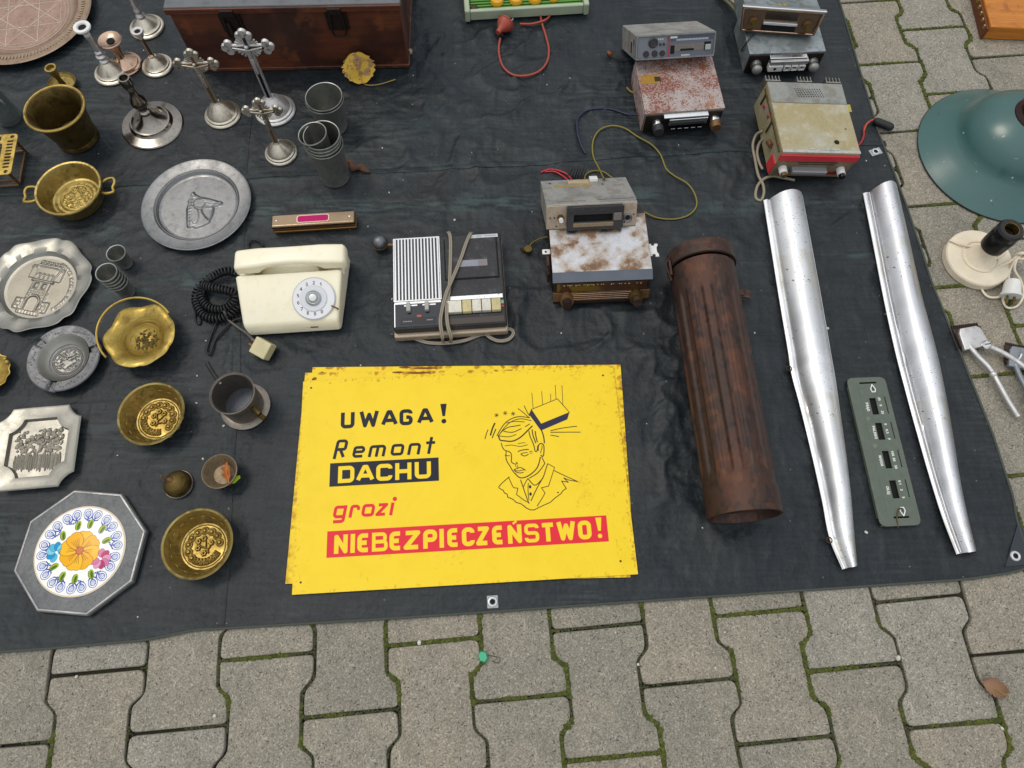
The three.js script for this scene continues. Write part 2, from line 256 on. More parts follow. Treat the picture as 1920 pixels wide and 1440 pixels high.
{
  const PIT = 141.3, LEN = 200, TH = -0.0888, OX = -695.2, OZ = 12.8, gap = 2.6, A = PIT / 2 - gap;
  const outline = [];
  const half = [[10, -100], [10, -59], [-10, -41], [-10, 41], [10, 59], [10, 100]];
  for (const [d, z] of half) outline.push([A + d, clamp(z, -100 + gap, 100 - gap)]);
  for (const [d, z] of [...half].reverse()) outline.push([-A - d, clamp(z, -100 + gap, 100 - gap)]);
  function roundPoly(pts, r) {
    const s = new THREE.Shape(), n = pts.length;
    for (let i = 0; i < n; i++) {
      const p = pts[i], a = pts[(i + n - 1) % n], b = pts[(i + 1) % n], la = Math.hypot(a[0] - p[0], a[1] - p[1]), lb = Math.hypot(b[0] - p[0], b[1] - p[1]);
      const q = Math.min(r[i % r.length], la / 2.2, lb / 2.2), p0 = [p[0] + (a[0] - p[0]) * q / la, p[1] + (a[1] - p[1]) * q / la], p1 = [p[0] + (b[0] - p[0]) * q / lb, p[1] + (b[1] - p[1]) * q / lb];
      i ? s.lineTo(...p0) : s.moveTo(...p0); s.quadraticCurveTo(p[0], p[1], ...p1);
    }
    s.closePath(); return s;
  }
  const variants = [];
  for (let k = 0; k < 8; k++) {
    const o = outline.map(([x, z]) => [x + rr(-1.1, 1.1), z + rr(-1.1, 1.1)]);
    const radii = o.map(() => rr(4, 13));
    const g = new THREE.ExtrudeGeometry(roundPoly(o, radii), { depth: 40, bevelEnabled: true, bevelSize: 2.2, bevelThickness: 2.4, bevelOffset: -2.2, bevelSegments: 3, curveSegments: 3 }).translate(0, 0, -42.4).rotateX(-Math.PI / 2);
    const gc = crease(g, 0.9); boxUV(gc, 300); const uv = gc.attributes.uv, du = rnd(), dv = rnd(); for (let i = 0; i < uv.count; i++) uv.setXY(i, uv.getX(i) + du, uv.getY(i) + dv);
    variants.push(keep(gc));
  }
  const tones = [0xffffff, 0xfaf8f3, 0xf4f3ef, 0xfdf9f3, 0xf1f0ec].map((c) => mat({ color: c, map: T.paver, roughness: 0.88, bumpMap: T.paverBump, bumpScale: 0.0011 }));
  const spots = [];
  for (let c = -16; c <= 22; c++) for (let r = -32; r <= 14; r++) {
    if (!((c + r) & 1)) continue;
    const x = OX + Math.cos(TH) * c * PIT - Math.sin(TH) * r * LEN / 2, z = OZ + Math.sin(TH) * c * PIT + Math.cos(TH) * r * LEN / 2;
    if (x < -2300 || x > 2150 || z < -2900 || z > 1000 || underTarp(x, z, 190)) continue;
    const vx = Math.abs(x) / (820 + Math.max(0, -z) * 0.27 + 90), vz = Math.abs(z + 690) / 950, d = Math.max(vx, vz);
    spots.push({ x, z, d, seen: vx < 1.05 && vz < 1.0 });
  }
  spots.sort((a, b) => a.d - b.d);
  const rest = [], mossAt = [];
  spots.forEach((s, i) => {
    const g = variants[Math.floor(rnd() * 8)], m = tones[Math.floor(rnd() * 5)], flip = rnd() < 0.5 ? Math.PI : 0;
    const y = rr(-1.6, 0.6), tx = rr(-0.004, 0.004), tz = rr(-0.004, 0.004);
    if (i < 290) { const o = part(pavement, 'paver', g, m); o.position.set(s.x / 1000, y / 1000, s.z / 1000); o.rotation.set(tx, -TH + flip, tz); }
    else { const c = g.clone(); if (!g.userData.metres) c.scale(0.001, 0.001, 0.001); rest.push(c.applyMatrix4(new THREE.Matrix4().compose(new THREE.Vector3(s.x / 1000, y / 1000, s.z / 1000), new THREE.Quaternion().setFromEuler(new THREE.Euler(tx, -TH + flip, tz)), new THREE.Vector3(1, 1, 1)))); }
    if (s.d < 1.4) mossAt.push(s);
  });
  if (rest.length) { const g = join(rest); g.userData.metres = true; g.userData.keepUV = true; const o = part(pavement, 'paver_field', g, tones[1]); o.userData.kind = 'stuff'; }
  // moss and grit in the joints
  const list = [], P = [];
  for (let i = 0; i < outline.length; i++) { const a = outline[i], b = outline[(i + 1) % outline.length], n = Math.ceil(Math.hypot(a[0] - b[0], a[1] - b[1]) / 2.2); for (let k = 0; k < n; k++) P.push([mix(a[0], b[0], k / n), mix(a[1], b[1], k / n), Math.min(k, n - k) * 2.2]); }
  const big = 2000;
  for (const s of mossAt) for (const [lx0, lz0, corner] of P) {
    const kx = 1 + gap / 78, lx = lx0 * kx + rr(-1.8, 1.8), lz = lz0 * (1 + gap / 100) + rr(-1.8, 1.8);
    const x = s.x + Math.cos(TH) * lx - Math.sin(TH) * lz, z = s.z + Math.sin(TH) * lx + Math.cos(TH) * lz;
    const right = sstep(500, 800, x) * sstep(-300, -600, z);
    const n = fbm((x + 5000) / big, (z + 5000) / big, 14, 4, 401) + 0.10 * right, n2 = fbm((x + 5000) / big, (z + 5000) / big, 60, 3, 407);
    if (n + 0.45 * (n2 - 0.5) + (corner < 9 ? 0.07 : 0) < 0.37 || underTarp(x, z, 12) || rnd() < 0.10) continue;
    const lush = sstep(0.44, 0.64, n + 0.25 * (n2 - 0.5));
    list.push([x, z, rr(1.3, 2.5) + (corner < 14 ? 2.6 : 1.7) * lush * rnd(), lush]);
  }
  const ig = new THREE.IcosahedronGeometry(0.001, 1); { const p = ig.attributes.position; for (let i = 0; i < p.count; i++) { const k = 0.8 + 0.45 * hash(Math.round(p.getX(i) * 1e6), Math.round(p.getY(i) * 1e6 + p.getZ(i) * 3e6), 5); p.setXYZ(i, p.getX(i) * k, p.getY(i) * k, p.getZ(i) * k); } ig.computeVertexNormals(); }
  const moss = new THREE.InstancedMesh(ig, mat({ color: 0xffffff, roughness: 1 }), list.length);
  const mm = new THREE.Matrix4(), cc = new THREE.Color();
  list.forEach(([x, z, r, lush], i) => {
    mm.compose(new THREE.Vector3(x / 1000, (-4.0 + 2.7 * lush + rr(-0.8, 0.8)) / 1000, z / 1000), new THREE.Quaternion().setFromEuler(new THREE.Euler(rr(0, 3), rr(0, 3), rr(0, 3))), new THREE.Vector3(r, r * 0.8, r)); moss.setMatrixAt(i, mm);
    const t = rnd(), g = lush > 0.25 + 0.5 * rnd(); g ? cc.setRGB(mix(0.045, 0.10, t), mix(0.058, 0.115, t), mix(0.008, 0.02, t)) : cc.setRGB(mix(0.03, 0.075, t), mix(0.035, 0.075, t), mix(0.014, 0.03, t)); moss.setColorAt(i, cc);
  });
  moss.name = 'joint_moss'; moss.userData.kind = 'stuff'; pavement.add(moss);
}

// ---------------------------------------------------------------- the tarpaulin
const X0 = -1800, X1 = 960, Z0 = -2350, Z1 = 70;
const lineD = (x, z, x0, z0, x1, z1) => { const dx = x1 - x0, dz = z1 - z0, l = Math.sqrt(dx * dx + dz * dz); return [((x - x0) * dz - (z - z0) * dx) / l, ((x - x0) * dx + (z - z0) * dz) / (l * l)]; };
const folds = [[-1112, -946, 883, -1093, 1], [-648, -1524, -504, -47, 1], [-980, -450, -413, -491, 0.5], [466, -782, 759, -804, 0.6], [-65, -648, 304, -699, 0.4], [-896, -707, -575, -754, 0.5], [-299, -758, 312, -812, 0.5], [279, -1002, 537, -1004, 0.35], [914, -514, 926, -293, 0.5], [-419, -1455, -107, -1422, 0.35]];
const scuffs = [[-597, -903, 345, -944, 30, 1], [-1194, -830, -592, -867, 24, 0.8], [-884, -702, -541, -744, 26, 0.9], [-299, -750, 54, -766, 12, 0.7], [343, -912, 808, -946, 22, 0.7], [466, -785, 759, -804, 7, 0.9], [-1112, -950, 600, -1076, 16, 0.5], [-640, -1400, -504, -47, 10, 0.4], [-318, -1146, 168, -1172, 40, 0.35]];
T.tarp = tex(1400, 1400, (u, v) => {
  const x = X0 + u * (X1 - X0), z = Z1 - v * (Z1 - Z0);
  const a = fbm(u, v, 6, 4, 501), b = fbm(u, v, 50, 3, 503), w = 0, w2 = vnoise(u * 60, v * 700, 700, 511), w3 = vnoise(u * 700, v * 60, 700, 513), fine = hash(Math.floor(u * 1400), Math.floor(v * 1400), 19);
  let k = mix3([0.112, 0.140, 0.157], [0.134, 0.151, 0.163], sstep(0.35, 0.65, a)); const f = 0.036 * (w2 - 0.5) + 0.026 * (w3 - 0.5) + 0.045 * (fine - 0.5) + 0.05 * (b - 0.5); k = [k[0] + f, k[1] + f, k[2] + f];
  for (const [x0, z0, x1, z1, wd, st] of scuffs) { const [d, t] = lineD(x, z, x0, z0, x1, z1); if (t < -0.05 || t > 1.05 || Math.abs(d) > 2.4 * wd) continue; const e = Math.exp(-((d / wd) ** 2)) * st * sstep(-0.05, 0.08, t) * sstep(1.05, 0.92, t); k = mix3(k, [0.225, 0.292, 0.292], 0.85 * e * sstep(0.42, 0.66, 0.5 * b + 0.5 * vnoise(u * 90, v * 500, 500, 517) + 0.1 * (fine - 0.5))); }
  k = mix3(k, [0.235, 0.275, 0.275], 0.5 * sstep(0.60, 0.74, fbm(u, v, 10, 4, 521)) * sstep(0.5, 0.7, w2)); k = mix3(k, [0.235, 0.235, 0.225], 0.28 * sstep(0.64, 0.76, fbm(u, v, 18, 4, 523)));
  if (fine > 0.9998) k = [0.55, 0.55, 0.53];
  return k;
});
T.weave = tex(512, 512, (u, v) => { const a = 0.5 + 0.25 * Math.sin(u * 6.2832 * 64) * (Math.floor(v * 128) & 1 ? 1 : -1), b = fbm(u, v, 10, 4, 531), c = 1 - Math.abs(2 * fbm(u, v, 5, 4, 537) - 1), e = 1 - Math.abs(2 * fbm(u, v * 1, 9, 3, 539) - 1); return g1(0.10 * a + 0.25 * b + 0.40 * c + 0.25 * e); }, false);
const crumples = [[42, -589, 190, 1.0], [280, -510, 110, 0.9], [311, -649, 90, 0.6], [218, -340, 120, 0.7], [-182, -1385, 260, 0.6], [46, -1147, 300, 0.5], [466, -1002, 150, 0.7], [783, -879, 150, 0.6], [-464, -575, 110, 0.6], [277, -194, 150, 0.45]];
const rects = [[-91, -332, 330, 222, 2.5]];          // [x, z, half width, half depth, yaw]
const flats = [];                                    // where something lies, the sheet is pressed flat: [x, z, radius]
function tarpY(x, z) {
  const U = (x - X0) / 2800, V = (z - Z0) / 2800;
  let h = 3.6 + 1.6 * (fbm(U, V, 9, 3, 601) - 0.5), wr = 0;
  for (const [x0, z0, x1, z1, s] of folds) { const [d, t] = lineD(x, z, x0, z0, x1, z1); if (t < 0 || t > 1) continue; wr += s * (1.9 * Math.exp(-((d / 5) ** 2)) - 1.2 * Math.exp(-(((d - 9) / 6) ** 2))) * sstep(0, 0.06, t) * sstep(1, 0.94, t); }
  let amp = 0.42; for (const [cx, cz, R, s] of crumples) amp += s * Math.exp(-((Math.sqrt((x - cx) ** 2 + (z - cz) ** 2) / R) ** 2));
  const r1 = 1 - Math.abs(2 * fbm(U + 0.03 * fbm(U, V, 30, 2, 611), V, 34, 2, 607) - 1), r2 = 1 - Math.abs(2 * fbm(U, V + 0.02 * r1, 76, 2, 613) - 1);
  wr += amp * (6.5 * (r1 ** 4 - 0.35) + 3.4 * (r2 ** 3 - 0.4));
  let k = 1; for (const [fx, fz, R] of flats) k *= sstep(R * 0.85, R * 1.2 + 12, Math.sqrt((x - fx) ** 2 + (z - fz) ** 2));
  for (const [fx, fz, hw, hd, yw] of rects) { const c = Math.cos(yw * D2R), q = Math.sin(yw * D2R), dx = x - fx, dz = z - fz, lx = Math.abs(dx * c - dz * q) - hw, lz = Math.abs(dx * q + dz * c) - hd; k *= sstep(0, 34, Math.max(lx, lz)); }
  const edge = Math.min(sstep(0, 30, tarpZ(x) - z), sstep(0, 30, tarpX(z) - x));
  return Math.max(1.6, h + wr * (0.12 + 0.88 * k) * (0.3 + 0.7 * edge));
}
function buildTarp() {
  const t = thing('tarpaulin', 'large dark blue-green woven tarpaulin spread on the paving under the goods', 'tarpaulin', 0, 0, 0);
  const N = 540, R = 470;
  const put = (s, v) => { const z0 = Z0, zb = (x) => tarpZ(x); const zr = mix(z0, -168, v), xr = tarpX(zr); const x = mix(X0, xr, s), z = mix(z0, zb(x), v); const x2 = mix(X0, tarpX(z), s); return [x2, mix(z0, zb(x2), v)]; };
  const m = mat({ map: T.tarp, roughness: 0.43, bumpMap: (() => { const b = T.weave; b.repeat.set(16, 14); return b; })(), bumpScale: 0.0034, specularIntensity: 0.6 });
  const top = grid(N, R, (s, v) => { const [x, z] = put(s, v); return [x, tarpY(x, z), z, (x - X0) / (X1 - X0), (Z1 - z) / (Z1 - Z0)]; });
  part(t, 'sheet', top, m);
  const seam = (name, ax, az, bx, bz, w) => {                // welded seam: a narrow doubled strip standing proud of the sheet
    const l = Math.hypot(bx - ax, bz - az), nx = (bz - az) / l, nz = -(bx - ax) / l, prof = [[0, -1.2], [0, 1.0], [0.12, 1.5], [0.88, 1.5], [1, 1.0], [1, -1.2]];
    part(t, name, crease(grid(5, 260, (u, v) => { const [q, h] = prof[Math.round(u * 5)], wob = 3 * Math.sin(v * 17) + 2 * Math.sin(v * 41), x = mix(ax, bx, v) + nx * (q * w + wob), z = mix(az, bz, v) + nz * (q * w + wob); return [x, tarpY(x, z) + h, z, (x - X0) / (X1 - X0), (Z1 - z) / (Z1 - Z0)]; }), 0.6), m);
  };
  seam('seam', -730, -2350, -503, -62, 15); seam('seam', -1790, -896, 836, -1090, 14);
  const hemPts = []; for (let x = -1800; x < 905; x += 30) hemPts.push([x, tarpY(x, tarpZ(x)) + 0.2, tarpZ(x)]);
  for (let z = -172; z > -2350; z -= 40) hemPts.push([tarpX(z) - 1, tarpY(tarpX(z), z) + 0.2, z]);
  part(t, 'hem', tube(hemPts, 2.3, 420, 6), mat({ color: 0x40463f, roughness: 0.8 }), 'faded grey-green hem along the edge');
  for (const [x, z, plate, yaw] of [[-32, -103, 1, 4], [895, -185, 0, 10], [808, -1069, 2, 20]]) {
    const y = tarpY(x, z) + (plate ? 1.2 : 2.6), gr = part(t, 'grommet', lathe([[4.6, -1], [4.6, 1], [6, 2.0], [8, 1.6], [9.2, 0.2], [9.2, -1], [4.6, -1]], 28), mat({ color: 0xc9cacc, metalness: 0.7, roughness: 0.45 }, 60));
    at(gr, x, y, z);
    part(gr, 'eyelet_hole', cyl(4.8, 4.8, 1, 16), M.hole);
    if (plate) { const o = part(gr, 'reinforcing_tab', box(plate === 1 ? 19 : 27, 1.2, plate === 1 ? 21 : 17, 0.5, 0, -0.9, 0), mat({ color: 0x9da2a2, roughness: 0.6 })); o.rotation.y = yaw * D2R; }
  }
  const cs = poly([[872, 166], [918, 250], [930, 172]]);
  const cp = ext(cs, 1.4, 0.4); part(t, 'corner_patch', cp.translate(0, 4.4, 0), mat({ color: 0x22282e, roughness: 0.5 }));
}


// ---------------------------------------------------------------- metalware on the left
const put = (name, label, cat, x, z, yaw, R, group, y = TY) => { if (R) flats.push([x, z, R]); return thing(name, label, cat, x, y, z, yaw, group); };

// vessels: outer wall profile up, rim, inner wall down
function candlestick(t, m, prof) { part(t, 'base', lathe(prof.base, 56), m); part(t, 'stem', lathe(prof.stem, 32), prof.stemM ?? m); part(t, 'candle_socket', lathe(prof.top, 40), prof.topM ?? m); part(t, 'socket_hole', cyl(prof.hole[0], prof.hole[0], 1, 20).translate(0, prof.hole[1], 0), M.hole); }
{ // engraved copper tray
  const t = put('engraved_tray', 'round pinkish copper tray with engraved star pattern, cut by the photo corner', 'tray', -1190, -1462, 0, 165);
  part(t, 'tray_body', lathe([[0, 1.5], [112, 1.5], [122, 3], [130, 9], [138, 17], [166, 19], [169, 17], [166, 15.5], [139, 13.5], [132, 7], [123, 0], [0, 0]], 96), mat({ color: 0xa8917f, map: T.grime, metalness: 0.8, roughness: 0.62, roughnessMap: T.rough }, 150));
  const eng = mat({ color: 0xcfc2b8, map: T.grime, metalness: 0.8, roughness: 0.6 }, 80), star = [];
  const line = (x0, z0, x1, z1, w = 1.6) => { const l = Math.hypot(x1 - x0, z1 - z0); star.push(box(l, 0.8, w, 0.2).rotateY(-Math.atan2(z1 - z0, x1 - x0)).translate((x0 + x1) / 2, 2, (z0 + z1) / 2)); };
  for (let k = 0; k < 8; k++) { const a = k * Math.PI / 4 + 0.2, b = a + Math.PI * 0.75; line(96 * Math.cos(a), 96 * Math.sin(a), 96 * Math.cos(b), 96 * Math.sin(b)); const c = a + Math.PI / 4; line(96 * Math.cos(a), 96 * Math.sin(a), 96 * Math.cos(c), 96 * Math.sin(c), 1.2); }
  star.push(new THREE.TorusGeometry(100, 0.9, 5, 80).rotateX(Math.PI / 2).translate(0, 2, 0), new THREE.TorusGeometry(108, 0.8, 5, 80).rotateX(Math.PI / 2).translate(0, 2, 0), new THREE.TorusGeometry(36, 0.8, 5, 50).rotateX(Math.PI / 2).translate(0, 2, 0));
  for (let k = 0; k < 8; k++) star.push(new THREE.TorusGeometry(13, 0.7, 5, 24).rotateX(Math.PI / 2).translate(58 * Math.cos(k * Math.PI / 4 + 0.6), 2, 58 * Math.sin(k * Math.PI / 4 + 0.6)), new THREE.TorusGeometry(5, 0.6, 5, 16).rotateX(Math.PI / 2).translate(58 * Math.cos(k * Math.PI / 4 + 0.6), 2, 58 * Math.sin(k * Math.PI / 4 + 0.6)));
  part(t, 'engraved_star', join(star), eng);
  part(t, 'centre_panel', cyl(110, 110, 1.0, 72).translate(0, 1.4, 0), mat({ color: 0xb0968a, map: T.grime, metalness: 0.7, roughness: 0.7 }, 90));
  const beads = []; for (let k = 0; k < 120; k++) { const a = k / 120 * Math.PI * 2; beads.push(box(8, 1.4, 2.6, 0.5).rotateY(-a).translate(150 * Math.cos(a), 19, 150 * Math.sin(a))); }
  part(t, 'rim_beading', join(beads), mat({ color: 0xb4a690, map: T.grime, metalness: 0.85, roughness: 0.55 }, 90));
}
const stepBase = (R, H) => [[0, 0], [R, 0], [R, 3], [R - 2, 5], [R - 6, 6], [R - 7, 9], [R - 10, 10], [R - 13, 13], [R * 0.55, H * 0.62], [R * 0.32, H * 0.9], [R * 0.24, H], [0, H]];
candlestick(put('candlestick', 'candlestick with a white ring mouth, its stem leaning over the tray rim', 'candlestick', -938, -1287, 0, 45, 'small candlesticks'), M.silver, {
  base: stepBase(41, 34), stem: [[0, 32], [9, 33], [11, 38], [7, 42], [10, 47], [12, 52], [8, 56], [9, 62], [6, 66], [5, 90], [7, 108], [0, 110]], top: [[0, 104], [6, 106], [8, 116], [17, 125], [19, 128], [18, 131], [11, 131], [8, 126], [0, 126]], hole: [8.5, 128],
  topM: M.whitePaint, stemM: M.whiteMetal });
candlestick(put('candlestick', 'short candlestick with wide copper drip mouth, beside the white-mouthed one', 'candlestick', -912, -1311, 0, 40, 'small candlesticks'), M.copperSilver, {
  base: stepBase(38, 24), stem: [[0, 22], [9, 23], [8, 32], [10, 44], [14, 56], [0, 60]], top: [[0, 52], [11, 54], [14, 62], [25, 70], [27, 73], [25, 75], [16, 70], [10, 69], [0, 69]], hole: [9, 70] });
candlestick(put('candlestick', 'slim-stemmed candlestick with pale round mouth, left of the wooden chest', 'candlestick', -836, -1308, 0, 38, 'small candlesticks'), M.silver, {
  base: stepBase(36, 30), stem: [[0, 28], [6, 29], [7, 33], [4, 36], [3.6, 78], [6, 82], [0, 86]], top: [[0, 80], [6, 82], [10, 92], [13, 98], [12.5, 101], [8, 101], [0, 96]], hole: [7.5, 99.5], topM: M.whiteMetal, stemM: M.copperSilver });
candlestick(put('candlestick', 'farthest candlestick, its beaded stem running out of the top of the photo', 'candlestick', -884, -1429, 0, 42, 'small candlesticks'), M.silver, {
  base: stepBase(41, 30), stem: [[0, 28], [8, 29], [11, 36], [7, 42], [9, 50], [6, 58], [7, 66], [4.5, 74], [4, 120], [0, 122]], top: [[0, 118], [6, 120], [12, 128], [15, 136], [9, 136], [0, 132]], hole: [8, 134.5], stemM: M.whiteMetal });
{
  const t = put('wide_candlestick', 'dark silver candlestick with broad flat foot and bulbous stem', 'candlestick', -815, -1134, 0, 72);
  part(t, 'base', lathe([[0, 0], [67, 0], [68, 2], [66, 4], [48, 9], [45, 12], [43, 17], [40, 18], [37, 14], [30, 17], [18, 26], [11, 38], [0, 40]], 72), M.silverDark);
  part(t, 'stem', lathe([[0, 36], [11, 38], [13, 42], [12, 45], [8, 48], [12, 58], [17, 70], [16, 80], [9, 92], [7, 106], [9, 112], [0, 113]], 40), M.silverDark);
  part(t, 'candle_socket', lathe([[0, 110], [9, 112], [12, 122], [13, 134], [12, 141], [9, 141], [8.5, 126], [0, 126]], 36), M.silverDark);
  t.rotation.z = -0.03;
}
{ // brass chamberstick behind the mortar
  const t = put('brass_candle_holder', 'small brass candle holder with dished foot behind the brass mortar', 'candle holder', -1041, -1246, 0, 34);
  part(t, 'dish', lathe([[0, 0], [26, 0], [30, 6], [32, 13], [31, 14], [28, 9], [24, 5], [10, 6], [0, 8]], 48), M.brass);
  part(t, 'stem', lathe([[0, 5], [7, 6], [6, 14], [5, 24], [7, 34], [9, 40], [0, 41]], 28), M.brassDark);
  part(t, 'candle_socket', lathe([[0, 38], [9, 40], [10, 50], [13, 54], [13, 56], [9, 56], [8, 48], [0, 46]], 32), M.brass);
}
{ // mortar
  const t = put('brass_mortar', 'deep tapered brass mortar, dark inside, largest brass pot', 'mortar', -974, -1097, 0, 50);
  part(t, 'body', lathe([[0, 0], [42, 0], [45, 3], [45, 10], [43, 14], [48, 40], [54, 74], [58, 84], [64, 89], [65, 92], [63, 95], [58, 94], [52, 86], [48, 60], [40, 14], [30, 7], [0, 5]], 72), M.brassDark);
  part(t, 'rim', new THREE.TorusGeometry(62, 2.6, 8, 72).rotateX(Math.PI / 2).translate(0, 92.5, 0), M.brassGold);
}
{ // clear glass tumbler at the left border
  const t = put('glass_tumbler', 'clear grey glass tumbler at the left edge, behind the brass trivet', 'glass', -1142, -1152, 0, 28);
  part(t, 'glass_body', lathe([[0, 0], [25, 0], [26, 3], [27, 8], [26, 40], [25, 70], [25, 92], [23.4, 92.6], [22.6, 91], [23, 60], [23.5, 12], [20, 8], [0, 7]], 48), M.glass);
  part(t, 'rim', new THREE.TorusGeometry(24.3, 1.1, 8, 48).rotateX(Math.PI / 2).translate(0, 92, 0), mat({ color: 0x9a9f9c, metalness: 0.4, roughness: 0.3 }));
  const h = part(t, 'handle', tube([[24, 72, 4], [34, 70, 6], [38, 56, 7], [34, 40, 6], [25, 36, 4]], 3, 30, 8), M.glass); h.rotation.y = -0.3;
}
{ // pierced brass trivet
  const t = put('brass_trivet', 'square pierced brass trivet on folding legs, at the left edge', 'trivet', -1117, -1009, 6, 70);
  const S = rrect(104, 108, 10); const holes = [];
  for (let k = 0; k < 9; k++) for (const sx of [-1, 1]) holes.push(rrect(13, 4.2, 2, sx * 38, -34 + k * 8.5, new THREE.Path()));
  holes.push(rrect(44, 60, 8, 0, 0, new THREE.Path()));
  for (const sx of [-1, 1]) for (const sy of [-1, 1]) { const p = new THREE.Path(); p.absarc(sx * 40, sy * 46, 4, 0, 7, true); holes.push(p); }
  for (let k = 0; k < 4; k++) for (const sy of [-1, 1]) holes.push(rrect(4.2, 11, 2, -15 + k * 10, sy * 43, new THREE.Path()));
  S.holes = holes; part(t, 'top_plate', ext(S, 3, 0.6).translate(0, 46, 0), M.brassGold);
  for (const sx of [-1, 1]) { part(t, 'leg', join([box(4, 46, 6, 1, sx * 40, 23, 44), box(4, 46, 6, 1, sx * 40, 23, -44), box(4, 5, 94, 1, sx * 40, 3, 0)]), M.bronze); }
  for (const sz of [-1, 1]) part(t, 'cross_bar', join([box(80, 4, 4, 1, 0, 3, sz * 46), box(84, 4, 4, 1, 0, 20, sz * 46)]), M.bronze);
}
// crucifixes
function crucifix(t, s, H, m, inlay) {
  const R = 41 * s;
  part(t, 'base', lathe([[0, 0], [R, 0], [R, 3], [R * 0.96, 5], [R * 0.9, 6], [R * 0.87, 9], [R * 0.78, 11], [R * 0.74, 15], [R * 0.5, 24 * s + 4], [R * 0.36, 30 * s + 4], [R * 0.2, 36 * s + 4], [0, 36 * s + 5]], 56), m);
  const y0 = 34 * s + 3, J = H - 38 * s, w = 6.5 * s, A = 32 * s;
  const S = new THREE.Shape(); const p = [[-w, y0], [w, y0], [w, J - w], [A, J - w], [A, J + w], [w, J + w], [w, H - 14 * s], [-w, H - 14 * s], [-w, J + w], [-A, J + w], [-A, J - w], [-w, J - w]];
  p.forEach(([x, y], i) => (i ? S.lineTo(x, y) : S.moveTo(x, y))); S.closePath();
  const th = 5 * s, lobes = [];
  const disc = (x, y, r) => lobes.push(cylZ(r, r * 0.9, th + 1, 20).translate(x, y, th / 2));
  for (const [x, y, dx, dy] of [[A + 4 * s, J, 1, 0], [-A - 4 * s, J, -1, 0], [0, H - 11 * s, 0, 1]]) { disc(x + dx * 4 * s, y + dy * 4 * s, 8.5 * s); disc(x - dx * 2 * s + dy * 8 * s, y - dy * 2 * s + dx * 8 * s, 7.5 * s); disc(x - dx * 2 * s - dy * 8 * s, y - dy * 2 * s - dx * 8 * s, 7.5 * s); }
  part(t, 'cross', join([extUp(S, th, 0.8), ...lobes]), m);
  const rays = []; for (let k = 0; k < 4; k++) for (const d of [-12, 0, 12]) { const a = (45 + 90 * k + d * 1.3) * D2R; rays.push(box(21 * s, 3.4 * s, 2.4 * s, 0.4).translate(13 * s, 0, 0).rotateZ(a).translate(0, J, th / 2)); }
  part(t, 'rays', join(rays), m);
  if (inlay) part(t, 'inlay', join([box(5.5 * s, J - y0 - 12 * s, 1, 0.3, 0, (J + y0) / 2, th + 0.6), box(2 * A - 6 * s, 5.5 * s, 1, 0.3, 0, J, th + 0.6), box(5.5 * s, 18 * s, 1, 0.3, 0, J + 14 * s, th + 0.6)]), inlay);
  const c = (x0, y0_, x1, y1, r0, r1) => { const l = Math.hypot(x1 - x0, y1 - y0_); return cyl(r0, r1, l, 8).rotateZ(-Math.atan2(x1 - x0, y1 - y0_)).translate((x0 + x1) / 2, (y0_ + y1) / 2, th + 2.6 * s); };
  part(t, 'figure', join([c(0, J - 30 * s, 0, J - 2 * s, 3 * s, 4.2 * s), c(1 * s, J - 58 * s, 0, J - 28 * s, 1.7 * s, 3.2 * s), c(-1.5 * s, J - 44 * s, 0, J - 28 * s, 1.9 * s, 2.8 * s), c(0, J - 3 * s, 27 * s, J + 3 * s, 2 * s, 1.3 * s), c(0, J - 3 * s, -27 * s, J + 3 * s, 2 * s, 1.3 * s), ball(4 * s, 12, 10).translate(-1 * s, J + 5 * s, th + 3.5 * s), cyl(5 * s, 4 * s, 8 * s, 10).translate(0, J - 27 * s, th + 2.6 * s)]), m);
  part(t, 'collar', lathe([[0, y0 - 3], [9 * s, y0 - 2], [9 * s, y0 + 3], [7 * s, y0 + 6], [0, y0 + 6]], 24), m);
}
crucifix(put('standing_crucifix', 'tarnished standing crucifix with round foot, left of the three', 'crucifix', -661, -1164, 2, 46, 'standing crucifixes'), 1.0, 188, M.silver, M.bronze);
crucifix(put('standing_crucifix', 'tallest, whitish standing crucifix with dark inlaid arms, beside the chest', 'crucifix', -543, -1177, 2, 52, 'standing crucifixes'), 1.12, 226, M.whiteMetal, M.blackGloss);
crucifix(put('standing_crucifix', 'smallest standing crucifix, nearest the nested tin cups', 'crucifix', -515, -1058, 2, 42, 'standing crucifixes'), 0.88, 166, M.silver, M.bronze);

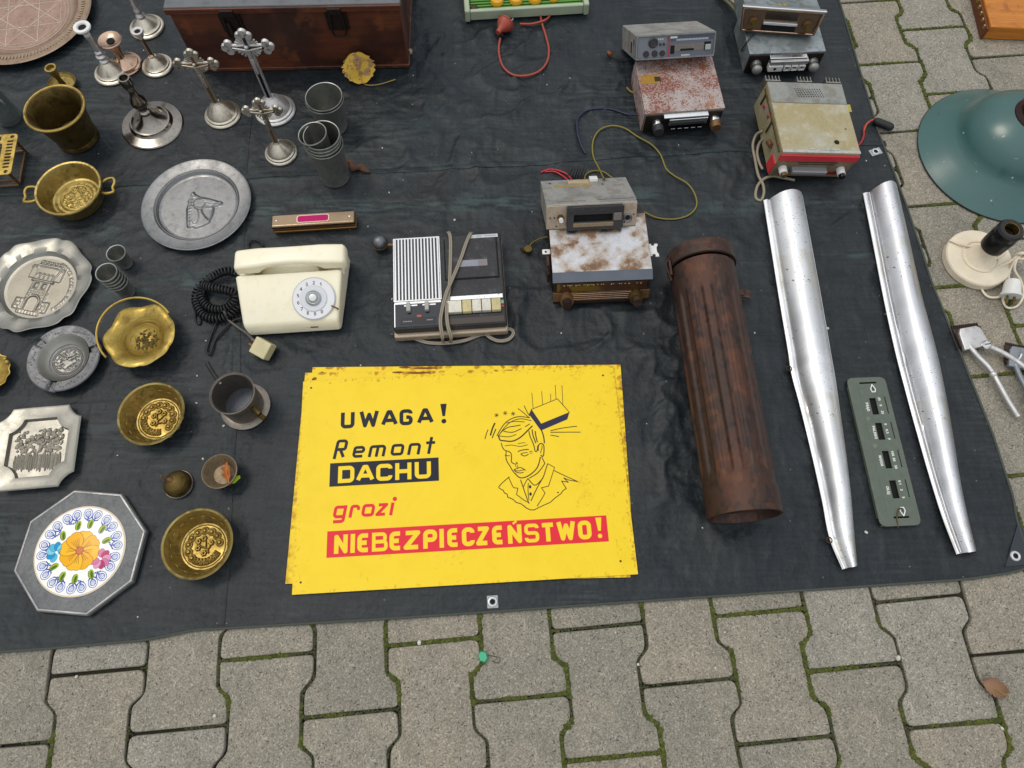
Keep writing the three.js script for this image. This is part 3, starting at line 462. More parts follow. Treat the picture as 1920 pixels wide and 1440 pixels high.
// cups
function cup(t, R0, R1, H, m, y = 0, name = 'cup_body') {
  return part(t, name, lathe([[0, y], [R0, y], [R0 + 1.2, y + 2], [R0, y + 5], [mix(R0, R1, 0.5) - 1, y + H * 0.55], [R1 - 1, y + H * 0.93], [R1 + 0.8, y + H - 1.4], [R1, y + H], [R1 - 1.4, y + H - 0.6], [R1 - 2.6, y + H * 0.85], [mix(R0, R1, 0.5) - 2.6, y + H * 0.5], [R0 - 2.5, y + 5], [0, y + 4]], 56), m);
}
{
  const x = [-407, -1135];
  cup(put('tin_cup', 'grey tin cup holding another, behind the taller leaning stack', 'cup', x[0], x[1], 0, 40, 'pair of nested tin cups'), 31, 41, 84, M.tinCup);
  cup(put('tin_cup', 'upper grey tin cup nested in the cup behind the leaning stack', 'cup', x[0], x[1], 0, 0, 'pair of nested tin cups', TY + 6), 29.5, 39.4, 84, M.tinCup);
  const s = [-389, -997];
  const ts = 'stack of tall tin cups';
  cup(put('tall_tin_cup', 'lowest and only whole-bodied cup of the tall nested stack', 'cup', s[0], s[1], 0, 36, ts), 31, 39, 106, M.tinCup);
  const words = ['second', 'third', 'fourth'];
  for (let k = 0; k < 3; k++) cup(put('tall_tin_cup', `${words[k]} cup from the bottom of the tall nested stack, only its rim ring showing`, 'cup', s[0] - 1 + k, s[1], 0, 0, ts, TY + 9 + 9 * k), 27.5 - 0.5 * k, 37.6 - 0.4 * k, 104, M.tinCup);
  const top = put('tall_tin_cup', 'topmost small cup sitting askew in the tall nested stack', 'cup', s[0] - 7, s[1] + 2, 0, 0, ts, TY + 52); cup(top, 22, 29, 86, M.tinCup); top.rotation.z = 0.1;
}
{
  const g2 = 'little tin shot cups';
  cup(put('shot_cup', 'single little tin cup standing alone behind the small stack', 'cup', -803, -774, 0, 20, g2), 14, 19, 42, M.tinCup);
  const s = [-786, -707];
  const words = ['bottom', 'second lowest', 'middle', 'second highest', 'topmost'];
  for (let k = 0; k < 5; k++) cup(put('shot_cup', `${words[k]} cup of the short stack beside the castle plate`, 'cup', s[0] - k * 0.6, s[1], 0, k ? 0 : 22, g2, TY + 9 * k), 15, 20.5, 44, M.tinCup, 0);
}
{ // brass pan with two ear handles
  const t = put('two_handled_bowl', 'shallow brass bowl with two loop handles', 'bowl', -938, -933, 8, 66);
  part(t, 'bowl', lathe([[0, 0], [52, 0], [56, 3], [60, 16], [66, 34], [69, 38], [68, 40.5], [64, 40], [61, 34], [56, 17], [50, 6], [46, 5], [44, 7], [41, 5], [36, 5], [34, 6.6], [31, 5], [0, 5]], 72), M.brass);
  part(t, 'floral_relief', relief(32, 32, 3, (c, g) => { for (let k = 0; k < 70; k++) { const r = 27 * Math.sqrt(hash(k, 5, 13)), a = k * 2.4; c.fillStyle = g(0.3 + 0.6 * hash(k, 6, 13)); c.beginPath(); c.ellipse(r * Math.cos(a), r * Math.sin(a), 2 + 5 * hash(k, 7, 13), 1.4 + 2.4 * hash(k, 8, 13), a * 1.7, 0, 7); c.fill(); } }, 2, true, 110, 44).translate(0, 5.2, 0), M.brass);
  for (const s of [-1, 1]) part(t, 'handle', tube([[s * 66, 30, 14], [s * 78, 32, 19], [s * 92, 33, 17], [s * 90, 33, 6], [s * 93, 33, -6], [s * 90, 33, -17], [s * 78, 32, -19], [s * 66, 30, -14]], 3.2, 60, 8), M.brassGold);
}
{ // horse plate
  const t = put('horse_plate', 'round grey pewter plate embossed with a horse head', 'plate', -675, -914, 0, 100);
  part(t, 'plate', lathe([[0, 1], [78, 1], [83, 3], [87, 9], [91, 12], [110, 14], [114, 15.5], [116, 14.5], [116, 12.5], [112, 11.5], [92, 9.5], [86, 4], [80, 0], [0, 0]], 96), M.pewterDark);
  part(t, 'well_line', new THREE.TorusGeometry(87, 1, 6, 90).rotateX(Math.PI / 2).translate(0, 9.5, 0), M.pewterDark);
  part(t, 'horse_relief', relief(80, 80, 5.5, (c, g) => {
    const P = [[-20, -31], [-15, -33], [-2, -25], [18, -21], [43, -13], [50, -10], [49, -5], [42, -3], [33, 1], [18, 1], [8, 5], [10, 14], [20, 27], [31, 37], [30, 41], [18, 49], [3, 55], [-2, 51], [-12, 53], [-16, 45], [-20, 27], [-24, 7], [-21, -9], [-19, -21]];
    c.fillStyle = g(0.55); c.beginPath(); P.forEach(([x, y], i) => (i ? c.lineTo(x, y) : c.moveTo(x, y))); c.fill();
    c.fillStyle = g(0.85); c.beginPath(); c.ellipse(2, -8, 13, 10, 0.3, 0, 7); c.fill(); c.beginPath(); c.ellipse(26, -11, 17, 5, 0.28, 0, 7); c.fill(); c.beginPath(); c.ellipse(-4, 22, 9, 24, -0.25, 0, 7); c.fill();
    c.strokeStyle = g(1); c.lineWidth = 3; for (let k = 0; k < 9; k++) { c.beginPath(); c.moveTo(-16 + k * 0.6, -24 + k * 8); c.quadraticCurveTo(-22 + k * 0.8, -20 + k * 8, -22 + k * 1.3, -12 + k * 8); c.stroke(); }
    c.strokeStyle = g(0.95); c.lineWidth = 3.4; c.beginPath(); c.moveTo(-18, -22); c.lineTo(-17, -35); c.lineTo(-11, -25); c.stroke(); c.lineWidth = 2; c.beginPath(); c.moveTo(6, -18); c.lineTo(14, -17); c.stroke(); c.beginPath(); c.arc(46, -9, 2, 0, 7); c.stroke();
    c.strokeStyle = g(0.2); c.lineWidth = 2; c.beginPath(); c.moveTo(47, -4); c.lineTo(34, -6); c.stroke(); c.beginPath(); c.arc(3, -8, 14, 0.4, 2.2); c.stroke(); c.strokeStyle = g(0.95); c.beginPath(); c.moveTo(32, -1); c.quadraticCurveTo(36, 20, 28, 36); c.stroke();
  }, 2).translate(0, 1.2, 0), M.pewterDark);
}
{ // harmonica
  const t = put('harmonica', 'brass-coloured harmonica with a magenta label, above the telephone', 'harmonica', -418, -868, 4.6, 60);
  part(t, 'comb', box(172, 9, 27, 1.5, 0, 12, 0), mat({ color: 0x5c3517, roughness: 0.5 }));
  part(t, 'cover_plate', xf(box(174, 11, 31, 4), 0, 21, -1), mat({ color: 0xa08a72, map: T.soft, metalness: 1, roughness: 0.24 }, 90));
  part(t, 'lower_cover_plate', box(174, 8, 31, 3, 0, 4.2, -1), mat({ color: 0x9a7a4c, metalness: 0.9, roughness: 0.35 }));
  part(t, 'label', ext(rrect(64, 15, 5), 0.7, 0.2).translate(0, 26.3, -1), mat({ color: 0xb0125f, roughness: 0.35, specularIntensity: 0.35 }));
  part(t, 'label_border', (() => { const s = rrect(68, 18, 6); s.holes.push(rrect(64, 15, 5, 0, 0, new THREE.Path())); return ext(s, 0.9, 0.2).translate(0, 26.3, -1); })(), mat({ color: 0xd9c3b0, metalness: 0.6, roughness: 0.4 }));
  for (const s of [-1, 1]) part(t, 'rivet', ball(2.2, 12, 8).scale(1, 0.5, 1).translate(s * 76, 26.6, -1), M.chrome);
}
{ // castle plate with wavy rim
  const t = put('castle_plate', 'bright scalloped pewter plate embossed with a castle tower', 'plate', -966, -718, 8, 100);
  const rad = (a) => 108 + 4.5 * Math.cos(a * 6 + 0.5) - 5 * Math.pow(Math.abs(Math.cos(a * 3 + 0.3)), 26);
  const prof = [[0, 1], [60, 1], [72, 1.6], [76, 6], [79, 10], [90, 12.5], [101, 14], [106, 16], [108, 15], [107, 12.6], [88, 9], [77, 3], [70, 0], [0, 0]];
  part(t, 'plate', crease(grid(180, prof.length - 1, (u, v) => { const a = -u * Math.PI * 2, [r, y] = prof[Math.round(v * (prof.length - 1))], k = sstep(78, 108, r), R = r * mix(1, rad(a) / 108, k), wv = 1.2 * Math.cos(a * 12) * sstep(85, 104, r); return [R * Math.cos(a), y + wv, R * Math.sin(a)]; }), 0.7), M.pewterBright);
  const cr = relief(72, 72, 4.2, (c, g) => {
    c.rotate(20 * D2R); c.translate(0, 2); const R = (x, y, w, h, v) => { c.fillStyle = g(v); c.fillRect(x, y, w, h); };
    R(-19, -14, 38, 50, 0.55); R(-22, -46, 44, 32, 0.6); R(-34, -42, 13, 24, 0.55); R(21, -42, 14, 24, 0.55); R(-24, -16, 48, 4, 1); R(-25, -52, 50, 5, 0.8); for (let k = 0; k < 5; k++) R(-22 + 10 * k, -60, 6, 6, 0.8);
    for (let k = 0; k < 3; k++) { R(-36 + 5.5 * k, -47, 3.4, 5, 0.8); R(20 + 5.5 * k, -47, 3.4, 5, 0.8); } for (let k = 0; k < 4; k++) { c.strokeStyle = g(1); c.lineWidth = 2; c.beginPath(); c.arc(-14 + 9.5 * k, -26, 4, Math.PI, 0); c.lineTo(-10 + 9.5 * k, -18); c.stroke(); }
    R(-12, -8, 7, 10, 0.15); R(5, -8, 7, 10, 0.15); c.strokeStyle = g(0.95); c.lineWidth = 1.6; c.strokeRect(-13, -9, 9, 12); c.strokeRect(4, -9, 9, 12);
    for (let j = 0; j < 4; j++) for (let k = 0; k < 4; k++) { c.strokeStyle = g(0.3); c.lineWidth = 1; c.strokeRect(-19 + k * 9.5 + (j & 1) * 4, 6 + j * 5, 9.5, 5); }
    R(-36, 30, 18, 24, 0.55); R(18, 30, 18, 24, 0.55); for (let k = 0; k < 3; k++) for (const x of [-36, 18]) { c.strokeStyle = g(0.2); c.lineWidth = 1.2; c.strokeRect(x + (k & 1) * 3, 31 + k * 8, 9, 8); }
    c.fillStyle = g(0.12); c.beginPath(); c.arc(0, 34, 12, Math.PI, 0); c.lineTo(12, 54); c.lineTo(-12, 54); c.fill(); c.strokeStyle = g(1); c.lineWidth = 4; c.setLineDash([5, 1.6]); c.beginPath(); c.moveTo(-14, 54); c.lineTo(-14, 34); c.arc(0, 34, 14, Math.PI, 0); c.lineTo(14, 54); c.stroke(); c.setLineDash([]);
    R(-24, 55, 48, 8, 0.5); for (let k = 0; k < 7; k++) R(-21 + 6.5 * k, 56, 1.4, 7, 0.1); c.strokeStyle = g(1); c.lineWidth = 2.4; c.beginPath(); c.moveTo(20, -18); c.lineTo(26, -36); c.lineTo(30, -58); c.stroke();
    c.rotate(-20 * D2R); for (let k = 0; k < 24; k++) { if (k % 8 === 7) continue; c.save(); c.rotate((-50 + 5 * k) * D2R); c.translate(63, 0); c.strokeStyle = g(0.45); c.lineWidth = 1.2; c.beginPath(); c.moveTo(-3, -1.4); c.lineTo(3, -1.4); c.moveTo(-3, 1.4); c.lineTo(3 * hash(k, 2, 4), 1.4); c.moveTo(3 - 6 * hash(k, 1, 4), -1.4); c.lineTo(3 - 6 * hash(k, 3, 4), 1.4); c.stroke(); c.restore(); }
  }, 1);
  part(t, 'castle_relief', cr.translate(0, 1.3, 0), mat({ color: 0x969187, map: T.soft, metalness: 0.93, roughness: 0.6, roughnessMap: T.rough }, 150));
}
{ // round pewter ashtray
  const t = put('round_ashtray', 'round grey pewter ashtray with rest notches and embossed centre', 'ashtray', -870, -552, 0, 66);
  const prof = [[0, 4], [30, 4], [36, 5], [44, 10], [48, 18], [50, 20], [68, 21], [70, 19.5], [70, 17], [66, 13], [54, 3], [50, 0], [0, 0]];
  const rimM = mat({ color: 0x74767c, map: T.grime, metalness: 0.8, roughness: 0.8, roughnessMap: T.rough }, 90);
  const notch = [150, 262, 20].map((d) => d * D2R);
  part(t, 'ashtray_body', crease(grid(144, prof.length - 1, (u, v) => { const a = -u * Math.PI * 2, [r, y] = prof[Math.round(v * (prof.length - 1))]; let k = 0; for (const n of notch) { let d = Math.abs(((-a - n + 9.4248) % 6.2832) - 3.1416); k = Math.max(k, sstep(0.14, 0.09, d)); } return [r * Math.cos(a), y > 16 && r > 46 ? y - 6 * k : y, r * Math.sin(a)]; }), 0.5), rimM);
  part(t, 'inner_wall', lathe([[35, 6], [43, 11.5], [47.5, 19.5], [49, 20.6]], 72), M.pewterBright);
  part(t, 'crest_relief', relief(34, 34, 4, (c, g) => {
    c.strokeStyle = g(0.7); c.lineWidth = 1.6; c.beginPath(); c.arc(0, 0, 29, 0, 7); c.stroke(); c.beginPath(); c.arc(0, 0, 26, 0, 7); c.stroke();
    for (let k = 0; k < 60; k++) { const r = 23 * Math.sqrt(hash(k, 5, 3)), a = k * 2.4; c.fillStyle = g(0.35 + 0.5 * hash(k, 6, 3)); c.beginPath(); c.ellipse(r * Math.cos(a), r * Math.sin(a), 1 + 2.6 * hash(k, 7, 3), 1 + 1.6 * hash(k, 8, 3), a, 0, 7); c.fill(); }
    c.strokeStyle = g(1); c.lineWidth = 3; c.beginPath(); c.moveTo(-19, -12); c.quadraticCurveTo(0, 4, 18, 12); c.moveTo(19, -12); c.quadraticCurveTo(0, 4, -18, 12); c.moveTo(-13, -15); c.quadraticCurveTo(0, 0, 13, -15); c.stroke(); c.fillStyle = g(0.9); c.beginPath(); c.arc(0, 15, 4, 0, 7); c.arc(-15, 2, 4, 0, 7); c.arc(15, 2, 4, 0, 7); c.fill();
  }, 1, true, 120, 50).translate(0, 4.2, 0), M.pewter);
  const f = []; for (let k = 0; k < 70; k++) { const a = k / 70 * 6.2832; if (notch.some((n) => Math.abs(((a - n + 9.4248) % 6.2832) - 3.1416) < 0.2)) continue; f.push(ball(1.6, 7, 5).scale(1.6, 0.4, 1).rotateY(hash(k, 1, 8) * 3).translate((55 + 10 * hash(k, 2, 8)) * Math.cos(a), 20.8, (55 + 10 * hash(k, 2, 8)) * Math.sin(a))); }
  part(t, 'rim_pattern', join(f), rimM);
}
{ // brass basket dish with bail handle
  const t = put('brass_basket', 'brass six-sided dish with a thin hoop handle folded to the side', 'basket', -721, -592, 0, 52);
  const prof = [[0, 3], [24, 3], [32, 6], [40, 16], [46, 27], [58, 33], [66, 35], [67, 36.5], [64, 38], [56, 36], [44, 31], [37, 20], [29, 10], [0, 7]].reverse();
  part(t, 'dish', crease(grid(144, prof.length - 1, (u, v) => { const a = -u * Math.PI * 2, [r, y] = prof[Math.round(v * (prof.length - 1))], k = sstep(40, 66, r), hexa = Math.abs(Math.cos(a * 3 + 0.5)); const R = r * (1 + k * (0.07 * hexa - 0.05)); return [R * Math.cos(a), y + k * 7 * Math.pow(hexa, 3) - 2 * k, R * Math.sin(a)]; }), 0.8), M.brassGold);
  part(t, 'foot', lathe([[0, 0], [26, 0], [27, 3], [24, 4], [0, 4]], 40), M.brass);
  part(t, 'floral_relief', relief(29, 29, 4, (c, g) => { for (let k = 0; k < 90; k++) { const r = 26 * Math.sqrt(hash(k, 5, 23)), a = k * 2.4; c.fillStyle = g(0.25 + 0.7 * hash(k, 6, 23)); c.beginPath(); c.ellipse(r * Math.cos(a), r * Math.sin(a), 1.6 + 4 * hash(k, 7, 23), 1.2 + 1.6 * hash(k, 8, 23), a * 1.7, 0, 7); c.fill(); } }, 1, true, 110, 44).translate(0, 7.3, 0), mat({ color: 0x8f8a78, map: T.brass, metalness: 0.6, roughness: 0.7 }, 60), 'dull green-grey embossed centre');
  const hp = []; for (let k = 0; k <= 20; k++) { const a = (228 - 190 * k / 20) * D2R; hp.push([-4 + 70 * Math.cos(a), 44 + 16 * Math.sin(k / 20 * Math.PI), -70 * Math.sin(a) - 2]); }
  part(t, 'bail_handle', tube(hp, 2.2, 60, 8), M.brassGold);
}
{ // shell dish cut by the left border
  const t = put('shell_dish', 'small yellow brass shell dish cut off by the left edge', 'dish', -1012, -521, 0, 40);
  part(t, 'dish', crease(grid(90, 6, (u, v) => { const pr = [[0, 3], [24, 3], [38, 10], [43, 16], [41, 16], [26, 1], [0, 0]], [r, y] = pr[Math.round(v * 6)], a = -u * Math.PI * 2, k = 1 + 0.035 * Math.cos(a * 14) * sstep(20, 42, r); return [r * k * Math.cos(a), y, r * k * Math.sin(a)]; }), 0.8), M.brassGold);
  part(t, 'thumb_knob', join([ball(5, 12, 8).translate(34, 17, -22), ball(4, 12, 8).translate(28, 17, -29)]), M.brassGold);
}
M.mouldFloor = mat({ color: 0xd2c6a8, map: T.brass, metalness: 0.9, roughness: 0.66, roughnessMap: T.rough }, 110);
// brass baking moulds with relief floors
function mould(t) {
  part(t, 'bowl', lathe([[0, 0], [40, 0], [44, 3], [52, 18], [60, 34], [62, 36.5], [60.5, 38], [57.5, 36], [49, 18], [41, 5], [38, 4.4], [0, 4.4]], 72), M.brass);
  part(t, 'flower_relief', relief(37, 37, 4.6, (c, g) => {
    for (let k = 0; k < 9; k++) { const a = (-160 + 27 * k) * D2R, x = 27.5 * Math.cos(a), y = 27.5 * Math.sin(a); c.fillStyle = g(0.5); c.beginPath(); c.arc(x, y, 6.6, 0, 7); c.fill(); c.fillStyle = g(0.1); c.beginPath(); c.arc(x, y, 4.4, 0, 7); c.fill(); c.fillStyle = g(0.95); c.beginPath(); c.arc(x, y, 3, 0, 7); c.fill(); }
    for (let k = 0; k < 7; k++) { const a = (98 + 14 * k) * D2R; c.save(); c.rotate(a); c.translate(27.5, 0); c.strokeStyle = g(0.8); c.lineWidth = 1.9; c.beginPath(); c.moveTo(-5, -2); c.lineTo(5, -2); c.moveTo(-5, 2); c.lineTo(5, 2); if (k % 3) { c.moveTo(-5, -2); c.lineTo(5, 2); } else { c.moveTo(5, -2); c.lineTo(5, 2); c.moveTo(0, -2); c.lineTo(0, 2); } c.stroke(); c.restore(); }
    c.strokeStyle = g(0.8); c.lineWidth = 2; c.beginPath(); c.moveTo(-7, 13); c.bezierCurveTo(4, 6, -8, -4, 3, -14); c.moveTo(-2, 4); c.quadraticCurveTo(8, 2, 12, -5); c.moveTo(-4, 9); c.quadraticCurveTo(6, 12, 10, 8); c.stroke();
    for (const [x, y] of [[-11, 6], [4, -13], [12, -6], [10, 9], [-7, -8]]) for (let k = 0; k < 6; k++) { c.fillStyle = g(0.75); c.beginPath(); c.arc(x + 3.2 * Math.cos(k * 1.05), y + 3.2 * Math.sin(k * 1.05), 1.9, 0, 7); c.fill(); }
  }, 1, true, 170, 70).translate(0, 4.6, 0), M.mouldFloor);
  part(t, 'floor_ring', new THREE.TorusGeometry(37.5, 1.1, 6, 60).rotateX(Math.PI / 2).translate(0, 4.6, 0), M.brassDark);
  const w = []; for (let k = 0; k < 16; k++) { const a = k / 16 * 6.2832; w.push(new THREE.TorusGeometry(6, 0.7, 5, 16).rotateX(-0.35).rotateY(Math.PI / 2).translate(51, 22, 0).rotateY(a)); }
  part(t, 'wall_scallops', join(w), M.brass);
}
mould(put('brass_mould', 'brass mould bowl with flower relief, beside the tin mug', 'bowl', -670, -433, 20, 56, 'brass mould bowls'));
mould(put('brass_mould', 'brass mould bowl with flower relief, right of the octagonal plate', 'bowl', -545, -195, 70, 56, 'brass mould bowls'));
{ // mug with missing ear handle and saucer-like foot
  const t = put('tin_mug', 'dull brown-grey mug with black side handle and wide foot plate', 'mug', -509, -459, 0, 52);
  const mm = mat({ color: 0x8b847c, map: T.grime, metalness: 0.8, roughness: 0.6, roughnessMap: T.rough }, 90);
  part(t, 'foot_plate', lathe([[0, 0], [44, 0], [47, 2], [47, 5], [44, 6], [38, 8], [0, 9]], 60), mm);
  part(t, 'mug_body', lathe([[36, 6], [37, 20], [38, 60], [40, 74], [41, 76], [39.5, 77], [37, 74], [35, 40], [34, 14], [0, 12]], 60), mm);
  part(t, 'inner_floor', cyl(33.8, 33.8, 1, 40).translate(0, 14.6, 0), mat({ color: 0x60656f, map: T.grime, metalness: 0.7, roughness: 0.5 }, 60));
  part(t, 'handle_grip', tube([[-31, 66, -26], [-42, 70, -40], [-50, 74, -52], [-55, 74, -60]], 4.2, 20, 10), M.blackRubber);
  part(t, 'handle_bracket', tube([[-28, 64, -22], [-33, 67, -29]], 4.6, 6, 10), mm);
  for (const [y, s] of [[50, 0], [24, 1]]) { const st = part(t, 'handle_stub', cylZ(4.6, 4.6, 17, 16), M.brassDark); at(st, 36 + 6 * 0.7, y - s * 4, 20 + 6, 0, 52, 0); part(st, 'stub_hole', cylZ(3, 3, 1, 12).translate(0, 0, 8.3), M.hole); }
}
{ // square pewter ashtray
  const t = put('square_ashtray', 'square silvery ashtray with scooped corners and crowded relief scene', 'ashtray', -883, -374, 5.6, 84);
  const oct = (R, c) => { const p = []; for (const [sx, sz, a0] of [[1, 1, 0], [-1, 1, 1], [-1, -1, 2], [1, -1, 3]]) { const s = [0, 0.25, 0.5, 0.75, 1].map((f) => { const a = (270 - 90 * f) * D2R; return [R + c * Math.cos(a) * (1 - 0.12 * Math.sin(f * Math.PI)), R + c * Math.sin(a) * (1 - 0.12 * Math.sin(f * Math.PI))]; }); const o = a0 & 1 ? [...s].reverse() : s; for (const [x, z] of o) p.push([sx * x, sz * z]); } return p; };
  const rings = [[80, 26, 14], [78, 25, 15.5], [75, 25, 14.5], [66, 27, 14], [57, 26, 11.5], [54, 24, 4.5], [0.1, 0.04, 4], [0.1, 0.04, 0], [58, 24, 0], [80, 26, 12.5], [80, 26, 14]];
  const P = rings.map(([R, c, y]) => oct(R, c).map(([x, z]) => [x * 0.96, y, z])), n = 20;
  part(t, 'ashtray_body', crease(grid(n, rings.length - 1, (u, v) => P[Math.round(v * (rings.length - 1))][(n - Math.round(u * n)) % n]), 0.35), M.pewterBright);
  part(t, 'scene_relief', relief(48, 48, 4, (c, g) => {
    for (let k = 0; k < 18; k++) { c.fillStyle = g(0.35 + 0.4 * hash(k, 5, 77)); c.beginPath(); c.ellipse(-42 + 5 * k, 22 + 8 * hash(k, 6, 77), 3, 17, 0.1 * (hash(k, 7, 77) - 0.5), 0, 7); c.fill(); }
    for (let k = 0; k < 130; k++) { const x = -44 + 88 * hash(k, 1, 77), y = -36 + 44 * hash(k, 2, 77); c.fillStyle = g(0.3 + 0.6 * hash(k, 3, 77)); c.beginPath(); c.ellipse(x, y, 1.6 + 4.4 * hash(k, 4, 77), 1.6 + 2.6 * hash(k, 8, 77), 3 * hash(k, 9, 77), 0, 7); c.fill(); }
    for (let k = 0; k < 12; k++) { c.fillStyle = g(0.95); c.beginPath(); c.arc(-40 + 7.2 * k, -8 - 14 * hash(k, 11, 77), 2.6, 0, 7); c.fill(); } for (let k = 0; k < 22; k++) { c.strokeStyle = g(0.15); c.lineWidth = 1.3; c.beginPath(); c.moveTo(-44 + 4.1 * k, 10 + 6 * hash(k, 12, 77)); c.lineTo(-44 + 4.1 * k, 42); c.stroke(); }
  }, 1, false, 130, 130).scale(0.96, 1, 1).translate(0, 3.8, 0), mat({ color: 0x97938a, map: T.grime, metalness: 0.92, roughness: 0.6 }, 60));
}
{ // octagonal plate with painted tile
  const t = put('octagonal_plate', 'grey octagonal pewter plate with painted flower tile in the middle', 'plate', -758.5, -185, 18, 100);
  const S = poly([...Array(8).keys()].map((k) => [115 * Math.cos(k * Math.PI / 4), 115 * Math.sin(k * Math.PI / 4)]));
  part(t, 'plate', ext(S, 12, 2.5, 2), mat({ color: 0x8c8f93, map: T.grime, metalness: 0.75, roughness: 0.75, bumpMap: T.scratch, bumpScale: 0.0003 }, 130));
  const ring = poly([...Array(8).keys()].map((k) => [113 * Math.cos(k * Math.PI / 4), 113 * Math.sin(k * Math.PI / 4)])); const hol = new THREE.Path(); [...Array(8).keys()].reverse().forEach((k, i) => { const p = [109 * Math.cos(k * Math.PI / 4), 109 * Math.sin(k * Math.PI / 4)]; i ? hol.lineTo(...p) : hol.moveTo(...p); }); hol.closePath(); ring.holes.push(hol);
  part(t, 'rim_line', ext(ring, 2, 0.5).translate(0, 10.8, 0), M.pewterDark);
  const swirl = []; for (let k = 0; k < 24; k++) { const a = k / 24 * 6.2832, r = 93; const q = []; for (let j = 0; j <= 8; j++) { const b = a * 2 + j * 0.7; q.push([r * Math.cos(a) + (9 - j) * Math.cos(b), 12, r * Math.sin(a) + (9 - j) * Math.sin(b)]); } swirl.push(tube(q, 0.6, 16, 4)); }
  part(t, 'engraved_scrolls', join(swirl), M.pewterDark);
  const tt = canvasTex(768, 768, (c, W) => {
    c.translate(W / 2, W / 2); const R = W / 2 / 79; c.scale(R, R); c.fillStyle = '#f2f1ea'; c.fillRect(-80, -80, 160, 160);
    c.lineWidth = 2.4; c.strokeStyle = '#d9c6a8'; c.beginPath(); c.arc(0, 0, 77.6, 0, 7); c.stroke();
    c.save(); c.rotate(18 * D2R);
    for (let k = 0; k < 11; k++) { c.save(); c.rotate(k / 11 * 6.2832 + 0.15); c.translate(0, -64); for (const s of [-1, 1]) { c.save(); c.translate(s * 8.5, 0); c.rotate(s * 0.35); c.strokeStyle = '#4a60b0'; c.lineWidth = 1.1; for (const q of [9, 5.5]) { c.beginPath(); c.ellipse(0, 0, q * 0.85, q, 0, 0, 7); c.stroke(); } c.lineWidth = 0.7; for (let j = -2; j <= 2; j++) { c.beginPath(); c.moveTo(0, 9); c.quadraticCurveTo(j * 2, 2, j * 2.4, -4); c.stroke(); } c.strokeStyle = '#2f4596'; c.lineWidth = 1.7; c.beginPath(); c.arc(0, 1, 8.4, 0.6, 2.4); c.stroke(); c.restore(); } c.fillStyle = '#3a51a8'; for (let j = -2; j <= 2; j++) { c.beginPath(); c.ellipse(j * 3.2, 12.5 - Math.abs(j), 1.3, 2, j * 0.3, 0, 7); c.fill(); } c.restore(); }
    const leaf = (x, y, a) => { c.save(); c.translate(x, y); c.rotate(a); c.fillStyle = '#9bb02e'; c.beginPath(); c.ellipse(0, 0, 5, 8.5, 0, 0, 7); c.fill(); c.fillStyle = '#47690a'; c.beginPath(); c.ellipse(0.8, 1, 2.3, 6.4, 0, 0, 7); c.fill(); c.strokeStyle = '#2b3d12'; c.lineWidth = 0.8; c.beginPath(); c.ellipse(0, 0, 5, 8.5, 0, 0.4, 4); c.stroke(); c.restore(); };
    for (const [x, y, a] of [[-35, -26, -0.2], [-12, -44, 0.1], [9, -47, 0.2], [32, -38, 0.5], [44, -18, 1.1], [-38, 28, 1.0], [-20, 44, 0.35], [3, 48, 0.1], [29, 40, -0.3]]) leaf(x, y, a);
    const fl = (x, y, r, n, a, cols, ph) => { for (let k = 0; k < n; k++) { const b = ph + k / n * 6.2832 * a; c.fillStyle = cols[k % cols.length]; c.beginPath(); c.ellipse(x + Math.cos(b) * r * 0.6, y + Math.sin(b) * r * 0.6, r * 0.46, r * 0.34, b, 0, 7); c.fill(); c.strokeStyle = 'rgba(40,40,80,.5)'; c.lineWidth = 0.6; c.stroke(); } };
    fl(-40, 3, 17, 7, 0.8, ['#4fb4d0', '#1b8fc2', '#7cc8dc'], 1.8); fl(40, 14, 17, 7, 0.8, ['#d0709a', '#b92f60', '#dc93ad'], -1.6);
    c.fillStyle = '#23284e'; c.beginPath(); c.arc(-32, 3, 3, 0, 7); c.fill(); c.beginPath(); c.arc(30, 11, 3, 0, 7); c.fill();
    for (let k = 0; k < 8; k++) { const b = k / 8 * 6.2832 + 0.2; c.save(); c.rotate(b); c.fillStyle = k % 2 ? '#eaaa0c' : '#f0b618'; c.beginPath(); c.moveTo(0, 0); c.bezierCurveTo(-17, -14, -20, -36, -3, -33); c.bezierCurveTo(2, -38, 20, -34, 12, -12); c.closePath(); c.fill(); c.strokeStyle = '#8a4a14'; c.lineWidth = 0.7; c.stroke(); for (let j = -2; j <= 2; j++) { c.beginPath(); c.moveTo(j * 0.8, -6); c.quadraticCurveTo(j * 2.2, -14, j * 3.6, -22); c.stroke(); } c.restore(); }
    c.fillStyle = '#c8693c'; c.beginPath(); c.arc(0, 0, 6.5, 0, 7); c.fill(); c.strokeStyle = '#7a3c1c'; c.lineWidth = 1; c.stroke(); c.restore();
  });
  const disc = lathe([[0, 11], [79, 11], [79, 13.6], [77, 14.4], [0, 14.4]], 80); planarUV(disc, -79, 79, -79, 79);
  part(t, 'ceramic_tile', keep(disc), mat({ map: tt, roughness: 0.25, specularIntensity: 0.5 }), 'white glazed tile painted with a yellow flower and blue border');
}
{ // little lid-shaped bell
  const t = put('brass_bell', 'tiny round brass bell with a pointed knob', 'bell', -611, -307, 0, 24);
  part(t, 'bell_body', lathe([[0, 2], [22, 2], [25, 3], [25.5, 6], [25, 9], [22, 16], [15, 23], [7, 27], [0, 28]], 48), M.brassDark);
  part(t, 'rim', lathe([[21, 0], [26, 0], [27, 2.5], [26, 4.5], [21, 4.5]], 48), M.pewter);
  const k = part(t, 'knob', lathe([[0, 0], [6, 0], [5, 5], [2.4, 9], [2, 22], [0, 23]], 20), M.bronze); at(k, -4, 25, -2, -10, 0, 30);
}
